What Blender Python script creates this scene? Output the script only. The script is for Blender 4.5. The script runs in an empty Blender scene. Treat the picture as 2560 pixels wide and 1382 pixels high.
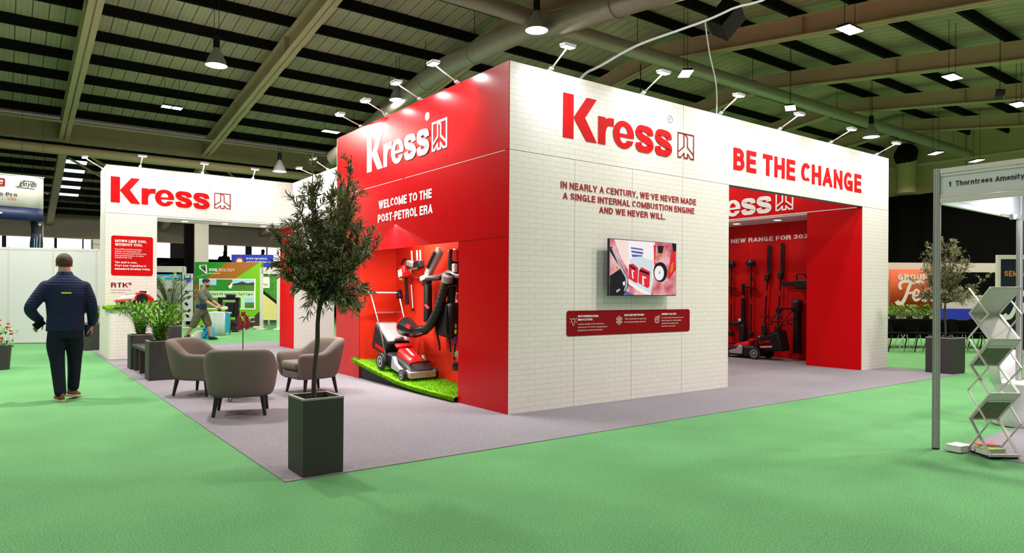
import bpy, bmesh, math, random
from mathutils import Vector, Matrix, Euler
SC = bpy.context.scene
COL = SC.collection
R = math.radians
PI = math.pi

# ------------------------------------------------------------------ camera
FPX, YAW, ROLL, HORIZON = 1710.77, -0.64, 0.006, 733.63
cam_d = bpy.data.cameras.new('camera')
cam = bpy.data.objects.new('camera', cam_d)
COL.objects.link(cam)
cam_d.sensor_fit = 'HORIZONTAL'
cam_d.sensor_width = 36.0
cam_d.lens = 36.0 * FPX / 2560.0
cam_d.shift_y = (HORIZON - 691.0) / 2560.0
cam_d.clip_start = 0.05
cam_d.clip_end = 300
cam.matrix_world = (Matrix.Translation((-4.5677, -6.2142, 1.37)) @ Matrix.Rotation(YAW, 4, 'Z')
                    @ Matrix.Rotation(PI / 2, 4, 'X') @ Matrix.Rotation(ROLL, 4, 'Z'))
SC.camera = cam

# ------------------------------------------------------------------ world and exposure
SC.view_settings.view_transform = 'Standard'
SC.view_settings.look = 'None'
SC.view_settings.gamma = 1.0
SC.view_settings.use_curve_mapping = False
SC.view_settings.exposure = 0.0
W = bpy.data.worlds.new('daylight')
SC.world = W
W.use_nodes = True
W.node_tree.nodes['Background'].inputs[0].default_value = (1.0, 0.96, 0.9, 1)
W.node_tree.nodes['Background'].inputs[1].default_value = 0.10

# powers (W) of the lamps of the hall, of the stand and of the added fill lights
P_PENDANT, P_PANEL, P_FLOOD, P_DOWN, P_FILL = 230.0, 110.0, 12.5, 12.0, 290.0

def lamp(name, loc, power, size=0.4, size_y=None, direction=(0, 0, -1), color=(1, 0.95, 0.88), spread=180, parent=None, shape=None):
    d = bpy.data.lights.new(name, 'AREA')
    d.energy = power
    d.color = color
    d.shape = shape or ('RECTANGLE' if size_y else 'DISK')
    d.size = size
    if size_y:
        d.size_y = size_y
    d.spread = R(spread)
    o = bpy.data.objects.new(name, d)
    COL.objects.link(o)
    q = Vector(direction).to_track_quat('-Z', 'Y')
    o.rotation_euler = q.to_euler()
    o.location = loc
    if parent:
        o.parent = parent
    return o

# fill lights added over the hall at lamp height, unseen and without fittings
for x, y, p in ((-8, -4.5, 0.30), (-0.8, -6.8, 0.45), (7, -5.0, 0.85), (-9, 0.5, 0.9), (-6.0, 6.2, 1.1), (-8.5, 9, 1.1), (-2.6, 4.6, 1.35), (3.4, -3.6, 1.0), (9.5, -3.4, 0.8), (16.5, -2, 1), (-5, 14.0, 1.2), (2, 16.5, 1.0), (24, 0, 2.2), (25, 6, 1.6), (14, 10, 0.7)):
    lamp('added_fill_light', (x, y, 6.5), P_FILL * p, 0.5, color=(1, 0.95, 0.87) if x < 14 else (1, 0.84, 0.62))

# ------------------------------------------------------------------ materials
def _nt(name):
    m = bpy.data.materials.new(name)
    m.use_nodes = True
    nt = m.node_tree
    return m, nt, nt.nodes, nt.links, nt.nodes['Principled BSDF']

MATS = {}
def mat(name, c, rough=0.6, metal=0.0, spec=0.5, var=0.06, scale=40.0, bump=0.0, emit=None, es=1.0, trans=0.0, sheen=0.0, coat=0.0, contrast=None):
    """principled material with a fine procedural mottle of its colour"""
    m, nt, N, L, b = _nt(name)
    c = tuple(c) + (1,)
    tc = N.new('ShaderNodeTexCoord')
    nz = N.new('ShaderNodeTexNoise')
    nz.inputs['Scale'].default_value = scale
    nz.inputs['Detail'].default_value = 4
    L.new(tc.outputs['Object'], nz.inputs['Vector'])
    mx = N.new('ShaderNodeMix'); mx.data_type = 'RGBA'
    mx.inputs[6].default_value = tuple(max(0, v * (1 - var)) for v in c[:3]) + (1,)
    mx.inputs[7].default_value = tuple(min(1, v * (1 + var)) for v in c[:3]) + (1,)
    L.new(nz.outputs['Fac'], mx.inputs[0])
    L.new(mx.outputs[2], b.inputs['Base Color'])
    b.inputs['Roughness'].default_value = rough
    b.inputs['Metallic'].default_value = metal
    b.inputs['Specular IOR Level'].default_value = spec
    if coat:
        b.inputs['Coat Weight'].default_value = coat
        b.inputs['Coat Roughness'].default_value = 0.3
    if sheen:
        b.inputs['Sheen Weight'].default_value = sheen
    if trans:
        b.inputs['Transmission Weight'].default_value = trans
    if bump:
        bp = N.new('ShaderNodeBump')
        bp.inputs['Strength'].default_value = bump
        bp.inputs['Distance'].default_value = 0.01
        L.new(nz.outputs['Fac'], bp.inputs['Height'])
        L.new(bp.outputs['Normal'], b.inputs['Normal'])
    if emit:
        b.inputs['Emission Color'].default_value = tuple(emit) + (1,)
        b.inputs['Emission Strength'].default_value = es
    MATS[name] = m
    return m

def mat_carpet(name, c1, c2, patch):
    m, nt, N, L, b = _nt(name)
    tc = N.new('ShaderNodeNewGeometry')
    n1 = N.new('ShaderNodeTexNoise'); n1.inputs['Scale'].default_value = 90; n1.inputs['Detail'].default_value = 3
    n2 = N.new('ShaderNodeTexNoise'); n2.inputs['Scale'].default_value = 0.9; n2.inputs['Detail'].default_value = 3
    L.new(tc.outputs['Position'], n1.inputs['Vector']); L.new(tc.outputs['Position'], n2.inputs['Vector'])
    r1 = N.new('ShaderNodeValToRGB')
    r1.color_ramp.elements[0].position = 0.36; r1.color_ramp.elements[0].color = c1 + (1,)
    r1.color_ramp.elements[1].position = 0.64; r1.color_ramp.elements[1].color = c2 + (1,)
    L.new(n1.outputs['Fac'], r1.inputs[0])
    hsv = N.new('ShaderNodeHueSaturation')
    mr = N.new('ShaderNodeMapRange')
    mr.inputs[1].default_value = 0.3; mr.inputs[2].default_value = 0.7
    mr.inputs[3].default_value = 1 - patch; mr.inputs[4].default_value = 1 + patch
    L.new(n2.outputs['Fac'], mr.inputs[0]); L.new(mr.outputs[0], hsv.inputs['Value'])
    L.new(r1.outputs[0], hsv.inputs['Color']); L.new(hsv.outputs[0], b.inputs['Base Color'])
    bp = N.new('ShaderNodeBump'); bp.inputs['Strength'].default_value = 0.5; bp.inputs['Distance'].default_value = 0.01
    L.new(n1.outputs['Fac'], bp.inputs['Height']); L.new(bp.outputs[0], b.inputs['Normal'])
    b.inputs['Roughness'].default_value = 0.95
    b.inputs['Specular IOR Level'].default_value = 0.15
    return m

def mat_brick(name):
    """printed white brick: 200 mm x 62 mm courses with thin grey joints"""
    m, nt, N, L, b = _nt(name)
    g = N.new('ShaderNodeNewGeometry')
    sp = N.new('ShaderNodeSeparateXYZ'); L.new(g.outputs['Position'], sp.inputs[0])
    sn = N.new('ShaderNodeSeparateXYZ'); L.new(g.outputs['True Normal'], sn.inputs[0])
    def mth(op, a, bb):
        n = N.new('ShaderNodeMath'); n.operation = op
        for i, v in enumerate((a, bb)):
            if v is None: continue
            if isinstance(v, (int, float)): n.inputs[i].default_value = v
            else: L.new(v, n.inputs[i])
        return n.outputs[0]
    ax = mth('GREATER_THAN', mth('ABSOLUTE', sn.outputs[0], None), 0.7)
    inv = mth('SUBTRACT', 1.0, ax)
    u = mth('ADD', mth('MULTIPLY', sp.outputs[0], inv), mth('MULTIPLY', sp.outputs[1], ax))
    cb = N.new('ShaderNodeCombineXYZ'); L.new(u, cb.inputs[0]); L.new(sp.outputs[2], cb.inputs[1])
    br = N.new('ShaderNodeTexBrick')
    br.offset = 0.5
    br.inputs['Color1'].default_value = (0.85, 0.785, 0.745, 1)
    br.inputs['Color2'].default_value = (0.83, 0.765, 0.725, 1)
    br.inputs['Mortar'].default_value = (0.66, 0.595, 0.55, 1)
    br.inputs['Scale'].default_value = 1.0
    br.inputs['Mortar Size'].default_value = 0.0035
    br.inputs['Mortar Smooth'].default_value = 0.3
    br.inputs['Brick Width'].default_value = 0.2
    br.inputs['Row Height'].default_value = 0.0625
    L.new(cb.outputs[0], br.inputs['Vector'])
    L.new(br.outputs['Color'], b.inputs['Base Color'])
    b.inputs['Roughness'].default_value = 0.55
    b.inputs['Specular IOR Level'].default_value = 0.35
    return m

def mat_roof(name, c):
    """profiled metal roof sheet: ribs across the slope every 0.33 m and a fainter pair between"""
    m, nt, N, L, b = _nt(name)
    g = N.new('ShaderNodeNewGeometry')
    sp = N.new('ShaderNodeSeparateXYZ'); L.new(g.outputs['Position'], sp.inputs[0])
    def mth(op, a, bb=None):
        n = N.new('ShaderNodeMath'); n.operation = op
        for i, v in enumerate((a, bb)):
            if v is None: continue
            if isinstance(v, (int, float)): n.inputs[i].default_value = v
            else: L.new(v, n.inputs[i])
        return n.outputs[0]
    fx = mth('FRACT', mth('MULTIPLY', sp.outputs[0], 3.0))
    rib = mth('GREATER_THAN', fx, 0.92)
    fy = mth('FRACT', mth('MULTIPLY', sp.outputs[0], 9.0))
    rib2 = mth('MULTIPLY', mth('GREATER_THAN', fy, 0.8), 0.25)
    f = mth('MAXIMUM', rib, rib2)
    nz = N.new('ShaderNodeTexNoise'); nz.inputs['Scale'].default_value = 0.8; nz.inputs['Detail'].default_value = 5
    L.new(g.outputs['Position'], nz.inputs['Vector'])
    rp = N.new('ShaderNodeValToRGB')
    rp.color_ramp.elements[0].position = 0.3; rp.color_ramp.elements[0].color = tuple(v * 0.8 for v in c) + (1,)
    rp.color_ramp.elements[1].position = 0.7; rp.color_ramp.elements[1].color = tuple(v * 1.2 for v in c) + (1,)
    L.new(nz.outputs['Fac'], rp.inputs[0])
    mx = N.new('ShaderNodeMix'); mx.data_type = 'RGBA'
    L.new(f, mx.inputs[0]); L.new(rp.outputs[0], mx.inputs[6]); mx.inputs[7].default_value = tuple(v * 0.25 for v in c) + (1,)
    L.new(mx.outputs[2], b.inputs['Base Color'])
    b.inputs['Roughness'].default_value = 0.6
    return m

def mat_leaf(name, a, bcol, rough=0.4):
    m, nt, N, L, b = _nt(name)
    oi = N.new('ShaderNodeNewGeometry')
    nz = N.new('ShaderNodeTexNoise'); nz.inputs['Scale'].default_value = 9
    L.new(oi.outputs['Position'], nz.inputs['Vector'])
    mth = N.new('ShaderNodeMath'); mth.operation = 'ADD'
    L.new(oi.outputs['Random Per Island'], mth.inputs[0]); L.new(nz.outputs['Fac'], mth.inputs[1])
    rp = N.new('ShaderNodeValToRGB')
    rp.color_ramp.elements[0].position = 0.45; rp.color_ramp.elements[0].color = a + (1,)
    rp.color_ramp.elements[1].position = 1.25 if False else 1.0; rp.color_ramp.elements[1].color = bcol + (1,)
    L.new(mth.outputs[0], rp.inputs[0])
    L.new(rp.outputs[0], b.inputs['Base Color'])
    b.inputs['Roughness'].default_value = rough
    return m

mat('red', (0.50, 0.002, 0.004), 0.22, spec=0.26, var=0.02, scale=3)
mat('red_matt', (0.55, 0.006, 0.006), 0.5, spec=0.15, var=0.03, scale=5)
mat('red_recess_lit', (0.66, 0.028, 0.010), 0.45, spec=0.2, var=0.03, scale=5)  # recess red shifted to orange: warm light put into the colour
mat('red_plastic', (0.62, 0.008, 0.010), 0.3, var=0.03)
mat('red_dark', (0.26, 0.003, 0.006), 0.5, spec=0.1, var=0.03, scale=6)
mat('red_vinyl', (0.62, 0.003, 0.005), 0.5, spec=0.10, var=0.02, scale=6)
mat('text_red', (0.36, 0.005, 0.012), 0.5, var=0.02)
mat('white_vinyl', (0.86, 0.86, 0.85), 0.4, var=0.02)
mat('white', (0.80, 0.80, 0.79), 0.5, var=0.02, scale=6)
mat('off_white', (0.66, 0.63, 0.58), 0.55, var=0.05, scale=4)
mat('shell_white', (0.64, 0.65, 0.67), 0.45, var=0.03, scale=2)
mat('alu', (0.66, 0.63, 0.60), 0.4, metal=0.12, var=0.05, scale=12)
mat('chrome', (0.75, 0.75, 0.76), 0.18, metal=1.0, var=0.03)
mat('core', (0.20, 0.19, 0.19), 0.7)
mat('black', (0.006, 0.006, 0.007), 0.5, spec=0.3, var=0.2)
mat('black_gloss', (0.010, 0.010, 0.011), 0.22, var=0.2)
mat('dark_plastic', (0.012, 0.012, 0.013), 0.45, spec=0.35, var=0.2)
mat('grey_plastic', (0.30, 0.30, 0.31), 0.45, var=0.08)
mat('silver_plastic', (0.42, 0.42, 0.43), 0.32, metal=0.3, var=0.05)
mat('rubber', (0.015, 0.015, 0.015), 0.8, var=0.2)
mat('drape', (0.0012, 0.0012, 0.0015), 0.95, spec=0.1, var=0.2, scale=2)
mat('purlin', (0.008, 0.007, 0.005), 0.85, spec=0.1, var=0.3, scale=2)  # near-black: the shade on the roof purlins is put into the colour
mat('beam', (0.56, 0.39, 0.26), 0.6, var=0.10, scale=3)
mat('girder', (0.42, 0.33, 0.19), 0.6, var=0.10, scale=3)
mat('duct', (0.44, 0.39, 0.33), 0.38, metal=0.25, var=0.12, scale=5)
mat('wall_cream', (0.60, 0.45, 0.27), 0.7, var=0.08, scale=1.5)
mat('wall_brown', (0.36, 0.31, 0.27), 0.7, var=0.06, scale=1.5)
mat('planter', (0.036, 0.035, 0.032), 0.65, var=0.25, scale=60, bump=0.1)
mat('planter_rim', (0.30, 0.28, 0.26), 0.6, var=0.2, scale=40)
mat('soil', (0.10, 0.045, 0.022), 0.9, var=0.5, scale=30, bump=0.6)
mat('bark', (0.055, 0.042, 0.030), 0.85, var=0.35, scale=40, bump=0.5)
mat('fabric', (0.175, 0.145, 0.125), 0.95, spec=0.15, var=0.22, scale=160, bump=0.25)
mat('wood_black', (0.014, 0.012, 0.011), 0.5, var=0.2)
mat('navy', (0.009, 0.017, 0.06), 0.75, spec=0.25, var=0.3, scale=30)
mat('navy_banner', (0.010, 0.025, 0.085), 0.5, var=0.1, scale=8)
mat('denim', (0.011, 0.013, 0.028), 0.85, spec=0.2, var=0.35, scale=40)
mat('skin', (0.52, 0.27, 0.19), 0.5, var=0.08, scale=20)
mat('hair_brown', (0.06, 0.032, 0.02), 0.7, var=0.3, scale=60)
mat('hair_dark', (0.012, 0.009, 0.008), 0.7, var=0.3, scale=60)
mat('shoe_brown', (0.22, 0.075, 0.035), 0.6, var=0.2)
mat('sole', (0.62, 0.48, 0.36), 0.7, var=0.1)
mat('lime', (0.62, 0.75, 0.03), 0.5)
mat('olive_shirt', (0.13, 0.15, 0.11), 0.85, var=0.15, scale=25)
mat('cloth_white', (0.72, 0.75, 0.80), 0.8, var=0.04, scale=8, bump=0.1)
mat('orange', (0.55, 0.075, 0.008), 0.6, var=0.06, scale=6)
mat('orange_text', (0.72, 0.25, 0.02), 0.6)
mat('cream_text', (0.78, 0.73, 0.66), 0.6)
mat('banner_white', (0.70, 0.68, 0.64), 0.6, var=0.04, scale=3)
mat('navy_stripe', (0.008, 0.022, 0.085), 0.5, var=0.2, scale=5)
mat('deep_navy', (0.006, 0.008, 0.022), 0.6)
mat('text_black', (0.02, 0.02, 0.02), 0.6)
mat('text_green', (0.015, 0.04, 0.02), 0.6)
mat('blue', (0.025, 0.05, 0.55), 0.5)
mat('sky_blue', (0.02, 0.42, 0.75), 0.5)
mat('pale_blue', (0.35, 0.62, 0.85), 0.6)
mat('green_dark', (0.01, 0.24, 0.012), 0.55)
mat('green_lime', (0.16, 0.48, 0.005), 0.55)
mat('green_pale', (0.50, 0.76, 0.44), 0.55)
mat('green_photo', (0.06, 0.20, 0.02), 0.6, var=0.7, scale=14)
mat('brown_print', (0.36, 0.12, 0.008), 0.55)
mat('brown_deep', (0.04, 0.022, 0.016), 0.6)
mat('yellow_print', (0.72, 0.66, 0.24), 0.6, var=0.1, scale=8)
mat('foliage_print', (0.04, 0.26, 0.012), 0.6, var=0.8, scale=9)
mat('hair_dusk', (0.03, 0.05, 0.02), 0.6)
mat('camo', (0.13, 0.115, 0.065), 0.9, var=0.75, scale=11)
mat('poster_grey', (0.55, 0.58, 0.62), 0.6, var=0.25, scale=12)
mat('orchid', (0.56, 0.02, 0.06), 0.5, var=0.2, scale=30)
mat('stem_green', (0.035, 0.06, 0.02), 0.6, var=0.2)
mat('paper_green', (0.30, 0.55, 0.03), 0.5, var=0.5, scale=25)
mat('paper_red', (0.6, 0.05, 0.04), 0.5, var=0.2)
mat('paper', (0.74, 0.72, 0.68), 0.6, var=0.05)
mat('grass_print', (0.05, 0.13, 0.012), 0.45, var=0.8, scale=22)
mat('cable', (0.62, 0.62, 0.66), 0.5)
mat('screen_bezel', (0.010, 0.012, 0.016), 0.25)
mat('mud_orange', (0.62, 0.22, 0.03), 0.6, var=0.3)
m_ = mat('acrylic', (0.97, 0.98, 0.98), 0.03, trans=1.0, var=0.0, spec=0.3)
m_.node_tree.nodes['Principled BSDF'].inputs['IOR'].default_value = 1.1
m_.node_tree.nodes['Principled BSDF'].inputs['Alpha'].default_value = 0.35
m_ = mat('frosted', (0.78, 0.77, 0.73), 0.35, trans=0.35, var=0.05)
m_.node_tree.nodes['Principled BSDF'].inputs['IOR'].default_value = 1.15
def emis(name, c, s):
    return mat(name, c, 0.5, emit=c, es=s, var=0.0)
emis('lamp_white', (0.93, 0.96, 1.0), 9.0)
emis('lamp_warm', (1.0, 0.93, 0.82), 7.0)
emis('daylight_pane', (0.86, 0.95, 1.0), 1.3)
MATS['green_carpet'] = mat_carpet('green_carpet', (0.080, 0.255, 0.095), (0.165, 0.40, 0.165), 0.10)
MATS['grey_carpet'] = mat_carpet('grey_carpet', (0.205, 0.19, 0.215), (0.285, 0.262, 0.295), 0.05)
MATS['turf'] = mat_carpet('turf', (0.09, 0.30, 0.004), (0.30, 0.62, 0.02), 0.12)
MATS['brick'] = mat_brick('brick')
MATS['roof_sheet'] = mat_roof('roof_sheet', (0.46, 0.355, 0.265))
MATS['olive_leaf'] = mat_leaf('olive_leaf', (0.03, 0.034, 0.016), (0.32, 0.31, 0.15), 0.5)
MATS['zz_leaf'] = mat_leaf('zz_leaf', (0.018, 0.06, 0.010), (0.17, 0.42, 0.02), 0.3)
MATS['palm_leaf'] = mat_leaf('palm_leaf', (0.02, 0.05, 0.014), (0.12, 0.22, 0.03), 0.4)

# ------------------------------------------------------------------ mesh helpers
class MB:
    """collects shapes into one mesh"""
    def __init__(s, T=None):
        s.v = []; s.f = []; s.T = T or Matrix.Identity(4); s.z0 = 0.0; s.dz = 0.0
    def add(s, vs, fs):
        o = len(s.v)
        s.v += [s.T @ Vector(p) for p in vs]
        s.f += [tuple(i + o for i in f) for f in fs]
        return s
    def box(s, x0, x1, y0, y1, z0, z1):
        vs = [(x, y, z) for z in (z0, z1) for x, y in ((x0, y0), (x1, y0), (x1, y1), (x0, y1))]
        return s.add(vs, [(3, 2, 1, 0), (4, 5, 6, 7), (0, 1, 5, 4), (1, 2, 6, 5), (2, 3, 7, 6), (3, 0, 4, 7)])
    def cbox(s, c, d, rot=None):
        M = Matrix.Translation(c) @ (Euler(rot).to_matrix().to_4x4() if rot else Matrix.Identity(4))
        hx, hy, hz = d[0] / 2, d[1] / 2, d[2] / 2
        vs = [M @ Vector((x, y, z)) for z in (-hz, hz) for x, y in ((-hx, -hy), (hx, -hy), (hx, hy), (-hx, hy))]
        return s.add(vs, [(3, 2, 1, 0), (4, 5, 6, 7), (0, 1, 5, 4), (1, 2, 6, 5), (2, 3, 7, 6), (3, 0, 4, 7)])
    def bar(s, a, b, w, h, up=(0, 0, 1)):
        """box beam from a to b"""
        a, b = Vector(a), Vector(b); d = (b - a).normalized()
        sd = d.cross(Vector(up))
        if sd.length < 1e-4: sd = d.cross(Vector((1, 0, 0)))
        sd.normalize(); u = sd.cross(d).normalized()
        vs = []
        for p in (a, b):
            for i, j in ((-1, -1), (1, -1), (1, 1), (-1, 1)):
                vs.append(p + sd * (i * w / 2) + u * (j * h / 2))
        return s.add(vs, [(3, 2, 1, 0), (4, 5, 6, 7), (0, 1, 5, 4), (1, 2, 6, 5), (2, 3, 7, 6), (3, 0, 4, 7)])
    def tube(s, pts, r, seg=8, cap=True):
        pts = [Vector(p) for p in pts]; n = len(pts)
        rs = r if isinstance(r, (list, tuple)) else [r] * n
        vs = []; prev = None
        for i, p in enumerate(pts):
            d = (pts[min(i + 1, n - 1)] - pts[max(i - 1, 0)]).normalized()
            if prev is None:
                u = d.cross(Vector((0, 0, 1)))
                if u.length < 1e-3: u = d.cross(Vector((1, 0, 0)))
            else:
                u = prev - d * prev.dot(d)
                if u.length < 1e-5: u = d.cross(Vector((0.3, 0.5, 0.8)))
            u.normalize(); prev = u; w = d.cross(u)
            for k in range(seg):
                a = 2 * PI * k / seg
                vs.append(p + (u * math.cos(a) + w * math.sin(a)) * rs[i])
        fs = []
        for i in range(n - 1):
            for k in range(seg):
                k2 = (k + 1) % seg
                fs.append((i * seg + k, i * seg + k2, (i + 1) * seg + k2, (i + 1) * seg + k))
        if cap:
            fs.append(tuple(range(seg))[::-1]); fs.append(tuple((n - 1) * seg + k for k in range(seg)))
        return s.add(vs, fs)
    def lathe(s, prof, c=(0, 0, 0), axis='Z', seg=20):
        """prof: (radius, height) pairs"""
        vs = []
        for r, h in prof:
            for k in range(seg):
                a = 2 * PI * k / seg; x, y = r * math.cos(a), r * math.sin(a)
                p = {'Z': (x, y, h), 'X': (h, x, y), 'Y': (x, h, y)}[axis]
                vs.append(Vector(c) + Vector(p))
        fs = []
        for i in range(len(prof) - 1):
            for k in range(seg):
                k2 = (k + 1) % seg
                fs.append((i * seg + k, i * seg + k2, (i + 1) * seg + k2, (i + 1) * seg + k))
        fs.append(tuple(range(seg))[::-1]); fs.append(tuple((len(prof) - 1) * seg + k for k in range(seg)))
        return s.add(vs, fs)
    def ball(s, c, r, sc=(1, 1, 1), seg=14, rings=9):
        vs = []; fs = []
        for i in range(rings + 1):
            t = PI * i / rings
            for k in range(seg):
                a = 2 * PI * k / seg
                vs.append((c[0] + r * sc[0] * math.sin(t) * math.cos(a), c[1] + r * sc[1] * math.sin(t) * math.sin(a), c[2] + r * sc[2] * math.cos(t)))
        for i in range(rings):
            for k in range(seg):
                k2 = (k + 1) % seg
                fs.append((i * seg + k, (i + 1) * seg + k, (i + 1) * seg + k2, i * seg + k2))
        return s.add(vs, fs)
    def prism(s, poly, a, b, axis='Y'):
        """polygon (2d) extruded from a to b along an axis: Y -> poly is (x,z); X -> (y,z); Z -> (x,y)"""
        def P(u, v, t):
            return {'Y': (u, t, v), 'X': (t, u, v), 'Z': (u, v, t)}[axis]
        n = len(poly)
        vs = [P(u, v, a) for u, v in poly] + [P(u, v, b) for u, v in poly]
        fs = [tuple(range(n))[::-1], tuple(range(n, 2 * n))]
        fs += [(i, (i + 1) % n, n + (i + 1) % n, n + i) for i in range(n)]
        return s.add(vs, fs)
    def strip(s, pts, w):
        """flat ribbon (2d, z=0) along points with per-point or common width"""
        n = len(pts); ws = w if isinstance(w, (list, tuple)) else [w] * n
        P = [Vector((p[0], p[1], s.z0)) for p in pts]; vs = []; s.z0 += s.dz
        for i in range(n):
            d = (P[min(i + 1, n - 1)] - P[max(i - 1, 0)]).normalized()
            nn = Vector((-d.y, d.x, 0))
            vs += [P[i] + nn * ws[i] / 2, P[i] - nn * ws[i] / 2]
        return s.add(vs, [(2 * i, 2 * i + 1, 2 * i + 3, 2 * i + 2) for i in range(n - 1)])
    def poly(s, pts, z=0.0):
        if sum(p[0] * q[1] - q[0] * p[1] for p, q in zip(pts, pts[1:] + pts[:1])) < 0: pts = pts[::-1]
        z += s.z0; s.z0 += s.dz
        return s.add([(p[0], p[1], z) for p in pts], [tuple(range(len(pts)))])
    def build(s, name, m, parent=None, smooth=False, bevel=0.0, solid=0.0, sub=0, fixn=True, label=None, bseg=2):
        me = bpy.data.meshes.new(name)
        me.from_pydata([tuple(v) for v in s.v], [], s.f)
        me.update()
        if fixn:
            bm = bmesh.new(); bm.from_mesh(me)
            bmesh.ops.recalc_face_normals(bm, faces=bm.faces)
            bm.to_mesh(me); bm.free()
        if smooth:
            me.polygons.foreach_set('use_smooth', [True] * len(me.polygons))
            if not sub:
                me.set_sharp_from_angle(angle=R(42))
        me.materials.append(MATS[m] if isinstance(m, str) else m)
        o = bpy.data.objects.new(name, me)
        COL.objects.link(o)
        if parent: o.parent = parent
        if solid:
            md = o.modifiers.new('thickness', 'SOLIDIFY'); md.thickness = solid; md.offset = 0
        if bevel:
            md = o.modifiers.new('edge', 'BEVEL'); md.width = bevel; md.segments = bseg; md.limit_method = 'ANGLE'; md.angle_limit = R(40)
        if sub:
            md = o.modifiers.new('round', 'SUBSURF'); md.levels = sub; md.render_levels = sub
        if label: o['label'] = label
        return o

def tag(o, label, cat, group=None, kind=None):
    if label: o['label'] = label
    if cat: o['category'] = cat
    if group: o['group'] = group
    if kind: o['kind'] = kind
    return o
def thing(name, label, cat, loc=(0, 0, 0), rz=0.0, group=None):
    o = bpy.data.objects.new(name, None)
    COL.objects.link(o)
    o.empty_display_size = 0.2
    o.location = loc; o.rotation_euler = (0, 0, rz)
    return tag(o, label, cat, group)
def struct(o):
    o['kind'] = 'structure'
    return o
def dup(src, label=None, loc=None, rz=None, group=None):
    """copy a thing with its parts and their sub-parts"""
    def rec(o, p):
        c = o.copy(); COL.objects.link(c); c.parent = p
        for ch in list(o.children): rec(ch, c)
        return c
    r = rec(src, None)
    if label: r['label'] = label
    if loc is not None: r.location = loc
    if rz is not None: r.rotation_euler = (0, 0, rz)
    if group: r['group'] = group
    return r
def frame(o, u, v):
    """matrix whose x axis is u, y axis is v, at o"""
    u, v = Vector(u).normalized(), Vector(v).normalized(); n = u.cross(v)
    M = Matrix.Identity(4)
    for i in range(3):
        M[i][0], M[i][1], M[i][2], M[i][3] = u[i], v[i], n[i], o[i]
    return M
UX, UYN, UZ = (1, 0, 0), (0, -1, 0), (0, 0, 1)


def smooth_pts(pts, n=6):
    """catmull-rom through 2d/3d points"""
    P = [Vector(p) for p in pts]; out = []
    for i in range(len(P) - 1):
        p0, p1, p2, p3 = P[max(i - 1, 0)], P[i], P[i + 1], P[min(i + 2, len(P) - 1)]
        for k in range(n):
            t = k / n
            out.append(0.5 * ((2 * p1) + (-p0 + p2) * t + (2 * p0 - 5 * p1 + 4 * p2 - p3) * t * t + (-p0 + 3 * p1 - 3 * p2 + p3) * t ** 3))
    out.append(P[-1]); return out
def lerp_list(vals, n):
    out = []
    for i in range(len(vals) - 1):
        for k in range(n): out.append(vals[i] + (vals[i + 1] - vals[i]) * k / n)
    out.append(vals[-1]); return out


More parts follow.
